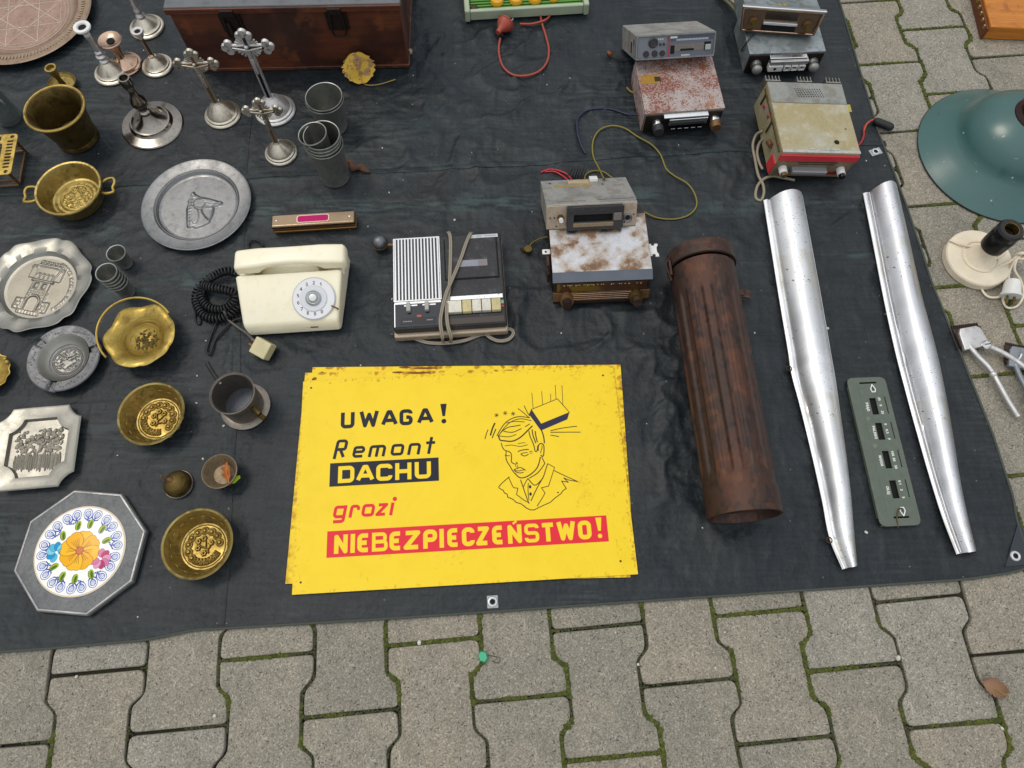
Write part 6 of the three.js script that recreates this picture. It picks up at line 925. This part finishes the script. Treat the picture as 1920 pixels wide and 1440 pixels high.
// ---------------------------------------------------------------- rusty fluted canister
{
  const t = put('rusty_canister', 'long rust-brown fluted metal canister lying on its side', 'canister', 386, -500, 3.3, 0, undefined, TY);
  for (const dz of [-200, -60, 80, 220]) flats.push([386 + dz * 0.057, -500 + dz, 50]);
  const Rr = 62, L = 520;
  const rad = (a, s) => { const m = sstep(-175, -150, s) * sstep(200, 178, s), c = Math.cos(a * 12); return Rr - 4.6 * m * sstep(-0.55, 0.75, c); };
  const st = []; for (let k = 0; k <= 70; k++) st.push(-L / 2 + 34 + (L - 34) * k / 70);
  const body = grid(288, 70, (u, v) => { const a = u * Math.PI * 2, s = st[Math.round(v * 70)]; let r = rad(a, s); if (s > 212 && s < 224) r += 2.2; if (s > 224) r += 1.5; r += 1.0 * (fbm(u, v, 8, 3, 701) - 0.5); return [r * Math.sin(a), Rr + 2 + r * Math.cos(a), s, u * 1.5, v * 1.2]; });
  part(t, 'body', keep(body), M.rust);
  part(t, 'base_end', lathe([[0, -16], [55, -16], [58, -4], [60, 0], [63.5, 0], [63.5, -10], [60, -10]], 64).rotateX(Math.PI / 2).translate(0, Rr + 2, L / 2), M.rust);
  part(t, 'lid', lathe([[0, 0], [60, 0], [64.5, 2], [65.5, 6], [65, 30], [64, 34], [62, 34]], 72).rotateX(Math.PI / 2).translate(0, Rr + 2, -L / 2 - 4), M.rust);
  part(t, 'lid_bead', new THREE.TorusGeometry(65, 1.6, 8, 72).translate(0, Rr + 2, -L / 2 + 29), M.rustDark);
  part(t, 'hinge_clip', join([box(5, 20, 34, 1.5, -66, Rr + 12, -L / 2 + 34), tube([[-64, Rr + 18, -L / 2 + 10], [-72, Rr + 16, -L / 2 + 22], [-66, Rr + 14, -L / 2 + 60]], 2, 16, 6)]), M.rust);
  part(t, 'latch_strap', crease(join([xf(box(44, 3, 14, 1), 78, 26, -L / 2 + 66, 0, 10, -16), xf(box(14, 4, 18, 1), 96, 21, -L / 2 + 68, 0, -20, 10)])), M.rust);
}
// ---------------------------------------------------------------- two chromed half-round shields
function shield(t, left, right, crest, m, flange) {       // left / right: rows of [x, z] in mm about the thing
  const n = left.length, curveL = new THREE.CatmullRomCurve3(left.map(([x, z]) => new THREE.Vector3(x, 0, z))), curveR = new THREE.CatmullRomCurve3(right.map(([x, z]) => new THREE.Vector3(x, 0, z)));
  const NS = 90, sec = 30, th = 1.4;
  const P = (v, u, off) => {
    const a = curveL.getPoint(v), b = curveR.getPoint(v), w = a.distanceTo(b), F = Math.min(flange, w * 0.2) / w; const H = crest(v) - off;
    let y; if (u < F) y = 9 - off + 2.2 * Math.sin(u / F * Math.PI); else { const q = (u - F) / (1 - F); y = 7 - off + (H - 7) * Math.pow(Math.sin(Math.PI * clamp(0.03 + 0.92 * Math.pow(q, 0.95))), 0.85) - 5 * sstep(0.92, 1, q); }
    return [mix(a.x, b.x, u), Math.max(y, 0.4 - 0 * off), mix(a.z, b.z, u)];
  };
  const outer = grid(sec, NS, (u, v) => [...P(v, u, 0), u * 0.3, v * 2.6]), inner = grid(sec, NS, (u, v) => [...P(v, 1 - u, th), u * 0.3, v * 2.6]);
  part(t, 'shell', keep(crease(join([outer, inner]), 0.6)), m);
  const edge = (u) => tube([...Array(46).keys()].map((k) => { const p = P(k / 45, u, th / 2); return [p[0], p[1], p[2]]; }), 1.2, 120, 6); part(t, 'rolled_edge', join([edge(0), edge(1)]), m);
  part(t, 'end_rim', join([0, 1].map((v) => tube([...Array(20).keys()].map((k) => P(v, k / 19, th / 2)), 1.1, 50, 6))), M.rustDark); void n;
}

{
  const c = [582, -534];
  const rel = (l) => l.map(([x, , z]) => [x - c[0], z - c[1]]);
  const t = put('metal_shield', 'long tapering half-round bright metal shield, left of the green panel', 'metal shield', c[0], c[1], 0, 0, 'tapering metal shields');
  const m = mat({ map: T.chrome, metalness: 0.84, roughness: 0.42 });
  shield(t, rel([[539, 14, -933], [540, 14, -820], [541, 14, -694], [543, 14, -576], [543, 14, -530], [550, 14, -464], [558, 14, -370], [564, 14, -280], [567, 14, -213], [581, 14, -159]]), rel([[624, 14, -948], [625, 14, -820], [626, 14, -694], [626, 14, -576], [626, 14, -520], [624, 14, -454], [622, 14, -370], [618, 14, -290], [613, 14, -232], [607, 14, -165]]), (v) => mix(35, 22, sstep(0.45, 1, v)), m, 12);
  const tab = (p, w, l, yaw) => { const s = new THREE.Shape(); s.ellipse(0, 0, w, l, 0, 7); const h = new THREE.Path(); h.absarc(0, 2, 4.6, 0, 7, true); s.holes.push(h); const o = part(t, 'bolt_tab', ext(s, 2, 0.4), m); at(o, p[0], 9, p[1], 0, yaw, 0); part(o, 'bolt_hole', cyl(4.7, 4.7, 0.8, 16).translate(0, -1, -2), M.hole); part(o, 'rust_ring', new THREE.TorusGeometry(5, 1, 6, 20).rotateX(Math.PI / 2).translate(0, 1.8, -2), M.rust); };
  tab(rel([[539, 14, -538]])[0], 12, 21, 12); tab(rel([[565, 14, -208]])[0], 12, 24, 18);
  for (const v of [0.1, 0.35, 0.6, 0.85]) flats.push([mix(570, 580, v), mix(-920, -170, v), 40]);
}
{
  const c = [793, -535];
  const rel = (l) => l.map(([x, , z]) => [x - c[0], z - c[1]]);
  const t = put('metal_shield', 'long tapering half-round bright metal shield, right of the green panel', 'metal shield', c[0], c[1], 0, 0, 'tapering metal shields');
  const m = mat({ color: 0xf2f2f4, map: T.chrome, metalness: 0.84, roughness: 0.38 });
  shield(t, rel([[756, 14, -952], [755, 14, -834], [753, 14, -695], [754, 14, -577], [758, 14, -487], [763, 14, -402], [769, 14, -320], [776, 14, -251], [787, 14, -186]]), rel([[830, 14, -969], [830, 14, -834], [829, 14, -695], [833, 14, -577], [831, 14, -487], [827, 14, -402], [822, 14, -320], [821, 14, -261], [822, 14, -191]]), (v) => mix(38, 22, sstep(0.4, 1, v)), m, 13);
  part(t, 'bead_line', tube(rel([[766, 16, -950], [764, 16, -832], [762, 16, -694], [763, 16, -576], [766, 16, -486], [771, 16, -401], [776, 16, -320], [783, 16, -246], [791, 16, -189]]).map(([x, z], k) => [x, 14, z]), 1.6, 120, 6), m);
  for (const v of [0.1, 0.35, 0.6, 0.85]) flats.push([mix(735, 790, v), mix(-930, -190, v), 40]);
}
{ // green gauge panel
  const t = put('gauge_panel', 'green instrument panel with four slots and white Polish lettering', 'panel', 691, -379, 2.7, 0);
  for (const dz of [-110, -35, 40, 115]) flats.push([691 + dz * 0.05, -379 + dz, 42]);
  const S = rrect(75, 287, 13); const slots = [[3.5, 84], [3.5, 34], [3.5, -21], [3.5, -77]]; for (const [x, y] of slots) S.holes.push(rrect(12, 33, 1, x, y, new THREE.Path()));
  for (const [x, y] of slots) S.holes.push(rrect(1.6, 33, 0.4, x + 24, y + 1, new THREE.Path()));
  S.holes.push(rrect(33, 3, 1, 2, 132, new THREE.Path()), rrect(28, 3, 1, 4, -128, new THREE.Path()));
  const pt = canvasTex(384, 1472, (c, W, H) => {
    const k = W / 75; c.fillStyle = '#545c52'; c.fillRect(0, 0, W, H); let s = 9; const q = () => { s = (s * 1664525 + 1013904223) >>> 0; return s / 4294967296; };
    for (let i = 0; i < 500; i++) { c.fillStyle = q() < 0.5 ? 'rgba(110,130,105,.06)' : 'rgba(50,64,46,.06)'; c.beginPath(); c.ellipse(q() * W, q() * H, 6 + q() * 40, 4 + q() * 24, q() * 3, 0, 7); c.fill(); }
    for (let i = 0; i < 60; i++) { c.fillStyle = 'rgba(160,140,110,.5)'; c.beginPath(); c.arc(q() < 0.5 ? q() * 14 : W - q() * 14, q() * H, 1 + q() * 2, 0, 7); c.fill(); }
    c.save(); c.scale(k, k); c.translate(37.5, 143.5); c.strokeStyle = '#41513d'; c.lineWidth = 0.7; c.beginPath(); c.moveTo(-20, -132); c.lineTo(-20, 132); c.stroke();
    c.fillStyle = '#dfe2da'; c.textAlign = 'center'; c.textBaseline = 'middle';
    const vt = (s2, x, y, f) => { c.save(); c.translate(x, y); c.rotate(Math.PI / 2); c.font = `bold ${f}px sans-serif`; c.fillText(s2, 0, 0); c.restore(); };
    vt('PRĄD', -9, -83, 7); vt('PALIWO', -8, -32, 6.8); vt('WODA', -8, 23, 7); vt('OLEJ', -8, 79, 7);
    const nums = [[['25', -98], ['0', -85], ['25', -71]], [['0', -47], ['0,5', -33], ['P', -18]], [['100', 10], ['80', 22], ['50', 36]], [['0', 63], ['1', 68], ['2', 79], ['5', 93]]];
    for (const row of nums) for (const [n, y] of row) vt(n, 16.5, y, 6.4);
    for (const [y, d] of [[-120, -1], [118, 1]]) { c.strokeStyle = '#e8eae4'; c.fillStyle = '#2b2e3a'; c.lineWidth = 1.6; c.beginPath(); c.moveTo(9, y + d * 8); c.lineTo(4.5, y - d * 1); c.lineTo(6.4, y - d * 7); c.lineTo(12, y - d * 7); c.lineTo(13.6, y - d * 1); c.closePath(); c.stroke(); c.beginPath(); c.moveTo(9, y + d * 4); c.lineTo(7, y - d * 2); c.lineTo(11, y - d * 2); c.fill(); c.fillRect(8.3, y - d * 2 - (d > 0 ? 3 : 0), 1.4, 3); }
    for (const y of [-60, -6]) { c.strokeStyle = 'rgba(170,165,140,.8)'; c.lineWidth = 0.6; c.beginPath(); c.arc(-13, y, 2.6, 0, 7); c.stroke(); }
    c.restore();
  });
  const g = ext(S, 3, 0.5); part(t, 'panel_plate', keep(planarUV(g, -37.5, 37.5, -143.5, 143.5)).translate(0, 7, 0), mat({ map: pt, roughness: 0.45 }));
  for (const [x, y] of slots) part(t, 'slot_back', box(15, 1, 36, 0.3, x, 4, -y), M.hole);
  part(t, 'edge_lip', join([box(68, 6, 1.2, 0.4, 0, 3.4, -141.4), box(68, 6, 1.2, 0.4, 0, 3.4, 141.4), box(1.2, 6, 255, 0.4, -35.8, 3.4, 0), box(1.2, 6, 255, 0.4, 35.8, 3.4, 0)]), mat({ color: 0x6a735c, metalness: 0.3, roughness: 0.5 }));
  part(t, 'bent_wire_clip', tube([[-6, 9, 146], [-5, 12, 128], [2, 13, 114], [8, 11, 112]], 1.2, 20, 6), M.brassDark);
}

// ---------------------------------------------------------------- lamp shade, lamp base, clippers, board on the paving
{
  const t = put('enamel_lampshade', 'big green enamel lampshade lying mouth-down on the paving', 'lampshade', 1090, -1068, 0, 0, undefined, 0);
  part(t, 'shade', lathe([[182, 0.5], [184, 2], [183, 4], [172, 12], [146, 30], [128, 45], [120, 54], [116, 64], [108, 80], [92, 98], [70, 112], [48, 121], [40, 124], [38, 123], [46, 119], [68, 109.6], [90, 96], [106, 78], [114, 62], [118, 52], [126, 43], [144, 28], [170, 10], [181, 1]], 128, 0.35), M.enamel);
  part(t, 'rim_edge', new THREE.TorusGeometry(183, 1.6, 8, 128).rotateX(Math.PI / 2).translate(0, 2.2, 0), M.blackRubber);
  part(t, 'neck', lathe([[0, 158], [32, 158], [37, 153], [38, 130], [46, 124], [48, 119], [0, 119]], 48), mat({ color: 0xa06a5a, map: T.rust, metalness: 0.2, roughness: 0.7 }, 90));
}
{
  const t = put('lamp_base', 'cream round lamp base with black bulb socket, beside the lampshade', 'lamp', 966, -790, 0, 0, undefined, 0);
  part(t, 'base_disc', lathe([[0, 0], [64, 0], [67, 2], [67, 16], [65, 19], [60, 20.5], [40, 20.5], [20, 22], [0, 24]], 72), M.ivory);
  part(t, 'stem', lathe([[0, 20], [30, 21], [26, 26], [20, 34], [17, 44], [16, 62], [0, 64]], 40), M.ivory);
  part(t, 'socket_ring', new THREE.TorusGeometry(36, 1.6, 8, 60).rotateX(Math.PI / 2).translate(0, 22, 0), M.ivory);
  const s = part(t, 'bulb_socket', lathe([[0, 58], [20, 58], [24, 62], [25, 100], [23, 104], [25, 106], [25, 118], [22, 122], [16, 122], [15, 106], [0, 104]], 44), M.blackGloss);
  part(s, 'brass_thread', lathe([[13, 105], [15, 105], [16, 110], [15.4, 114], [16.4, 118], [15.6, 121.6], [13.6, 121], [13, 108]], 40), M.brassDark);
  const loc = (l) => l.map(([x, y, z]) => [x - 966, y, z + 790]);
  part(t, 'cord', tube(loc([[910, 22, -829], [928, 25, -817], [954, 25, -811], [981, 27, -811], [1005, 27, -814], [1017, 26, -802], [996, 24, -784], [971, 26, -786], [956, 27, -801]]), 2.3, 70, 7), M.ivory);
  part(t, 'cord', tube(loc([[1036, 34, -787], [1020, 28, -775], [996, 20, -765], [974, 10, -748], [963, 5, -726], [971, 5, -706], [996, 5, -706], [1015, 8, -724], [1019, 18, -756], [1028, 34, -778]]), 2.5, 80, 7), M.ivory);
  part(t, 'cord', tube(loc([[1053, 34, -790], [1031, 34, -778], [1027, 24, -759], [1043, 12, -734], [1042, 7, -706], [1023, 5, -683], [1004, 5, -681], [1000, 5, -699], [1007, 6, -713]]), 2.5, 80, 7), M.ivory);
  part(t, 'cord_knot', join([new THREE.TorusGeometry(9, 3, 8, 24).rotateY(0.6).rotateX(1.1), new THREE.TorusGeometry(8, 3, 8, 24).rotateY(-0.9).translate(4, 2, 3), new THREE.TorusGeometry(8, 3, 8, 24).rotateX(0.4).translate(-2, 1, -4)]).translate(...loc([[1042, 36, -783]])[0]), M.ivory);
  const pl = part(t, 'mains_plug', lathe([[0, 0], [19, 0], [20, 3], [17, 8], [15, 26], [12, 34], [0, 36]], 32).rotateX(-Math.PI / 2), M.whitePaint); { const q = loc([[1006, 20, -698]])[0]; at(pl, q[0], 21, q[2], 14, -12, 0); }
  part(pl, 'plug_pins', join([cylZ(2.3, 2.3, 18, 10).translate(-7, 0, 8), cylZ(2.3, 2.3, 18, 10).translate(7, 0, 8)]), M.brassDark);
}
function clippers(t, m) {                                    // head at the back, two handles towards the viewer
  const s = poly([[-27, -6], [27, -2], [22, 36], [14, 42], [-20, 40], [-25, 30]]); part(t, 'head_plate', ext(s, 9, 2, 2).translate(0, 8, 0), m);
  part(t, 'comb_plate', box(58, 5, 13, 1, 0, 7, -37), M.rust); const teeth = []; for (let k = 0; k < 14; k++) teeth.push(box(2, 4, 12, 0.5, -26 + 4 * k, 5, -46)); part(t, 'comb_teeth', join(teeth), M.rust);
  part(t, 'side_rust', box(4, 8, 30, 1, -27, 8, -18), M.rust); part(t, 'pivot_screw', lathe([[0, 0], [9, 0], [9, 5], [6, 8], [0, 8]], 24).translate(17, 15, 2), M.chrome); part(t, 'pivot_slot', box(11, 1, 2, 0.3, 17, 23.2, 2), M.rust);
  part(t, 'handle', join([tube([[-14, 14, -2], [-6, 14, 20], [8, 14, 50], [14, 13, 84], [20, 11, 118], [28, 9, 150]], 5.2, 50, 8), ball(7, 14, 10).translate(10, 14, 62)]), m);
  part(t, 'handle', join([tube([[22, 16, 4], [44, 15, 20], [66, 14, 42], [84, 13, 66], [100, 12, 88]], 5.2, 50, 8), tube([[66, 14, 42], [74, 16, 36], [78, 18, 30]], 2.6, 10, 6)]), m);
}
clippers(put('hair_clippers', 'white-painted hand hair clippers with rusty comb, half on the tarpaulin edge', 'hair clippers', 913, -589, 8, 0, 'hand hair clippers', 3), M.whiteMetal);
{ const t = put('hair_clippers', 'grey hand hair clippers at the right edge of the photo', 'hair clippers', 994, -546, -14, 0, 'hand hair clippers', 1); clippers(t, mat({ color: 0x8d949e, map: T.grime, metalness: 0.5, roughness: 0.5 }, 70)); }
{
  const t = put('wooden_board', 'orange varnished wooden board with carved end, at the upper right corner', 'board', 1224, -1500, -3, 0, undefined, 0);
  part(t, 'board', box(190, 36, 196, 3, 4, 19, -2), M.pine);
  const e = []; for (let k = 0; k < 9; k++) e.push(xf(box(7, 10, 14, 2), -94, 24, -84 + 21 * k, 0, 30, 0)); part(t, 'carved_edge', join(e), M.brassGold);
  part(t, 'dark_edge', box(6, 30, 198, 2, -94, 16, -2), mat({ color: 0x5c2c10, roughness: 0.5 }));
}
// ---------------------------------------------------------------- wooden chest
{
  const t = put('wooden_chest', 'old red-brown wooden chest with iron clasps at the top of the photo', 'chest', -496, -1442, 1.9, 0); for (const [a, b] of [[-640, -1420], [-496, -1420], [-350, -1420]]) flats.push([a, b, 120]);
  const W = 492, D = 280, H = 150;
  part(t, 'front_board', box(W, H, 16, 2, 0, H / 2 + 8, D / 2 - 8), M.wood); part(t, 'back_board', box(W, H, 16, 2, 0, H / 2 + 8, -D / 2 + 8), M.wood);
  for (const s of [-1, 1]) part(t, 'side_board', box(16, H - 1, D - 33, 2, s * (W / 2 - 8.4), H / 2 + 8, 0), M.wood); part(t, 'bottom_board', box(W + 6, 9, D + 8, 2, 0, 4.5, 0), M.wood);
  part(t, 'lid', box(W + 8, 18, D + 8, 3, 0, H + 18.5, 0), mat({ color: 0x6a6e74, map: T.grime, roughness: 0.6 }, 160), 'dull grey lid top'); part(t, 'lid_front_edge', box(W + 9, 14, 6, 2, 0, H + 17.5, D / 2 + 5), M.wood);
  for (const x of [-120, 108]) { part(t, 'clasp', join([box(46, 52, 5, 1.5, x, H - 12, D / 2 + 3), box(30, 16, 8, 2, x, H + 14, D / 2 + 9)]), M.iron); part(t, 'clasp_loop', tube([[x - 12, H + 10, D / 2 + 8], [x - 14, H - 20, D / 2 + 9], [x - 12, H - 48, D / 2 + 9], [x + 12, H - 48, D / 2 + 9], [x + 14, H - 20, D / 2 + 9], [x + 12, H + 10, D / 2 + 8]], 2.2, 40, 6), M.iron); }
  part(t, 'handle_strap', tube([[-128, H - 10, D / 2 + 6], [-122, H - 50, D / 2 + 14], [-104, H - 86, D / 2 + 12], [-84, H - 92, D / 2 + 4]], 5, 30, 8), M.iron);
}
// ---------------------------------------------------------------- green tray with yellow lamps, red flex
{
  const t = put('green_light_panel', 'pale green framed grille panel with a row of yellow knobs, cut by the top edge', 'grille panel', 24, -1560, 5, 0); flats.push([-40, -1560, 110], [90, -1570, 110]);
  const W = 300, D = 190, fr = mat({ color: 0xa9b59c, map: T.soft, roughness: 0.45 }, 90);
  part(t, 'backing', box(W - 8, 6, D - 8, 1, 0, 12, 0), mat({ color: 0x1f3a14, roughness: 0.7 }));
  part(t, 'front_rail', box(W - 26, 26, 10, 3, 0, 15, D / 2 - 5), fr); part(t, 'rear_rail', box(W - 26, 26, 10, 3, 0, 15, -D / 2 + 5), fr); for (const s of [-1, 1]) part(t, 'side_rail', box(13, 32, D + 8, 4, s * (W / 2 - 6.5), 17, 0), fr);
  const sm = mat({ color: 0x55902e, map: T.soft, roughness: 0.5 }, 60), sl = box(W - 30, 4, 5, 1); for (let k = 0; k < 18; k++) at(part(t, 'grille_slat', sl, sm), 0, 19, D / 2 - 17 - k * 9.2);
  const ym = mat({ color: 0xeeb02a, roughness: 0.3, clearcoat: 0.3 }), yk = lathe([[0, 0], [15, 0], [16, 4], [14, 12], [9, 17], [0, 18]], 28); for (let k = 0; k < 4; k++) { const o = part(t, 'yellow_knob', yk, ym); at(o, -70 + k * 46, 20, 62); o.scale.setScalar(k === 3 ? 0.7 : 1); }
  part(t, 'corner_screw', lathe([[0, 0], [9, 0], [8, 5], [4, 7], [0, 7]], 20).translate(-126, 19, 76), M.rust);
}
{
  const t = thing('red_power_cord', 'terracotta red power cord with moulded plug in front of the green panel', 'power cord', 0, 0, 0);
  part(t, 'cord', tube([[67, 9, -1489], [65, 9, -1472], [69, 9, -1442], [78, 9, -1400], [84, 9, -1358], [78, 9, -1320], [59, 9, -1293], [28, 9, -1280], [-1, 9, -1283], [-22, 9, -1303], [-32, 9, -1332], [-35, 9, -1365], [-32, 10, -1394]], 2.7, 120, 8), M.rustyRed); part(t, 'cord', tube([[88, 9, -1490], [87, 10, -1467], [76, 14, -1449], [60, 12, -1444], [41, 10, -1441], [15, 10, -1441]], 2.7, 60, 8), M.rustyRed);
  const [px, pz] = [-22, -1429]; const p = part(t, 'plug', lathe([[0, 0], [19, 0], [20, 4], [18, 10], [12, 18], [7, 26], [6, 36], [0, 36]], 32).rotateX(-Math.PI / 2).rotateY(2.6), M.rustyRed); at(p, px + 3, 21, pz - 2); part(p, 'plug_rib', new THREE.TorusGeometry(19.4, 2, 8, 36).rotateY(2.6), M.rustyRed); part(p, 'plug_pins', join([cylZ(2.2, 2.2, 22, 10).translate(-8, 0, -10).rotateY(2.6 + Math.PI), cylZ(2.2, 2.2, 22, 10).translate(8, 0, -10).rotateY(2.6 + Math.PI)]), M.pewter);
  part(t, 'strain_relief', cyl(5, 5, 14, 14).rotateX(Math.PI / 2).translate(...((q) => [q[0], 10, q[1]])([-29, -1405])), M.blackRubber);
}
{
  const t = thing('cable_bundle', 'faded olive cables dropping behind the topmost bronze-faced radio', 'cable bundle', 0, 0, 0);
  for (const d of [0, 9, 17]) part(t, 'cable', tube([[486, 9, -1578], [507, 12, -1535], [528, 22, -1488], [545, 20, -1448], [555, 9, -1423]].map(([x, y, z]) => [x + d, y + d * 0.2, z - d * 0.5]), 3.6, 40, 7), d === 9 ? M.beigeWire : mat({ color: 0x5c5d42, roughness: 0.6 }));
}
// ---------------------------------------------------------------- leaves and litter
function leaf(name, label, x, z, yaw, L, Wd, m, stalk, fold, y = TY + 1) {
  const t = thing(name, label, 'leaf', x, y, z, yaw);
  const S = (v) => Math.pow(Math.sin(Math.PI * clamp(v * 0.94 + 0.03)), 0.62), N = 24;
  const f = (u, v, o) => { const a = (u - 0.5) * 2, w = Wd / 2 * S(v) * (1 + 0.07 * Math.sin(v * 40) + 0.05 * Math.sin(v * 71)); return [a * w, 1.2 + o + fold * a * a * 4 + 2.0 * Math.sin(v * 6 + a * 2), -L / 2 + L * v, (a * w) / 90, v * L / 90]; };
  part(t, 'leaf_blade', keep(crease(join([grid(14, N, (u, v) => f(u, v, 0.35)), grid(14, N, (u, v) => f(1 - u, v, -0.35))]), 1.0)), m);
  part(t, 'leaf_vein', tube([[0, 1.6, -L / 2], [0, 2.4, 0], [0, 1.8, L / 2 - 2], ...stalk], 0.7, 40, 5), mat({ color: 0xa8863a, roughness: 0.7 })); t.rotation.order = 'YXZ'; return t;
}
T.leaf = tex(256, 256, (u, v) => { const a = fbm(u, v, 6, 4, 801), b = fbm(u, v, 22, 3, 803); let k = mix3([0.80, 0.66, 0.18], [0.74, 0.58, 0.20], a); k = mix3(k, [0.55, 0.42, 0.30], 0.8 * sstep(0.56, 0.66, a)); return mix3(k, [0.35, 0.26, 0.14], 0.7 * sstep(0.66, 0.74, b)); });
leaf('yellow_leaf', 'yellow poplar leaf with long stalk lying in front of the chest', -356, -1278, 16, 66, 74, mat({ map: T.leaf, roughness: 0.65 }), [], 0.5, TY + 27).rotation.x = 48 * D2R;
{ const l = scene.children[scene.children.length - 1], s = part(l, 'leaf_stalk', tube([[0, -24, 21], [10, -25, 30], [34, -26, 34], [76, -26, 30]], 1.1, 30, 6), mat({ color: 0xa08a3e, roughness: 0.7 })); s.rotation.x = -48 * D2R; }
{
  const t = put('dry_leaf_curl', 'curled dry brown leaf beside the tall cup stack', 'leaf', -340, -1015, -32, 0); part(t, 'leaf_blade', crease(grid(16, 20, (u, v) => { const a = u * 4.2 - 0.9, r = (7.5 + 3 * Math.sin(v * 13 + u * 5)) * Math.sin(Math.PI * (0.16 + 0.74 * v)) * (1 - 0.25 * u); return [-28 + 56 * v, 8 + r * Math.cos(a) + 2.5 * Math.sin(v * 11), r * 1.3 * Math.sin(a) + 4 * Math.sin(v * 5)]; }), 1), mat({ color: 0x553823, roughness: 0.8, side: THREE.DoubleSide }));
}
leaf('brown_leaf', 'pale brown dead leaf on the paving at the lower right', 805, 31, 60, 40, 30, mat({ color: 0x8a6a52, roughness: 0.8 }), [[2, 2, 22], [0, 1, 28]], 2.2, 1);
{
  const [x, z] = [-47, -14]; const t = thing('green_glass_gem', 'small emerald green glass gem on the paving below the tarpaulin', 'gem', x, 0.5, z, 20);
  part(t, 'gem', crease(new THREE.CylinderGeometry(7, 9.5, 7, 6).scale(1, 1, 1.2).translate(0, 3.6, 0), 0.2), mat({ color: 0x0fa070, roughness: 0.08, metalness: 0.1, clearcoat: 1 })); part(t, 'thread_loop', tube([[8, 2, 0], [18, 1, 6], [26, 1, 12], [22, 1, 18], [12, 1, 12]], 0.5, 30, 5), M.blackRubber);
}
// crumbs and grit scattered on the cloth and paving
{
  const list = []; for (let k = 0; k < 60; k++) list.push([rr(-1150, 900), rr(-1500, 100), rr(0.7, 1.9)]);
  for (const [x, z, r] of [[-728, 20, 2.6], [-487, 79, 3.4], [-156, -36, 4], [656, -15, 5], [367, -55, 2.4], [345, 2, 2.4], [215, -3, 2.6], [638, -226, 3.4], [632, -632, 3.2], [623, -588, 3.2], [-124, -885, 2.6], [-546, -421, 3], [-606, -467, 2.6], [-575, -356, 2.2], [806, 92, 3], [-245, -694, 2.4]]) list.push([x, z, r]);
  const g = new THREE.IcosahedronGeometry(0.001, 0), im = new THREE.InstancedMesh(g, mat({ color: 0xc9c5bd, roughness: 0.8 }), list.length), m4 = new THREE.Matrix4();
  list.forEach(([x, z, r], i) => { const on = underTarp(x, z, 4); m4.compose(new THREE.Vector3(x / 1000, ((on ? tarpY(x, z) : -0.3) + r * 0.4) / 1000, z / 1000), new THREE.Quaternion().setFromEuler(new THREE.Euler(rr(0, 3), rr(0, 3), rr(0, 3))), new THREE.Vector3(r * 1.2, r * 0.8, r)); im.setMatrixAt(i, m4); });
  im.name = 'scattered_grit'; im.userData = { label: 'pale crumbs and grit scattered over cloth and paving', category: 'grit', kind: 'stuff' }; scene.add(im);
  const p = put('tan_pebble', 'tan pebble-like chip at the right end of the chest', 'pebble', -246, -1353, 20, 0); part(p, 'chip', crease(new THREE.DodecahedronGeometry(8, 0).scale(0.8, 0.6, 1.3).translate(0, 5, 0), 0.3), mat({ color: 0xa98a70, roughness: 0.8 }));
}


buildTarp();
scene.traverse((o) => { if (o.isMesh) { o.castShadow = true; o.receiveShadow = true; } });
renderer.render(scene, camera);
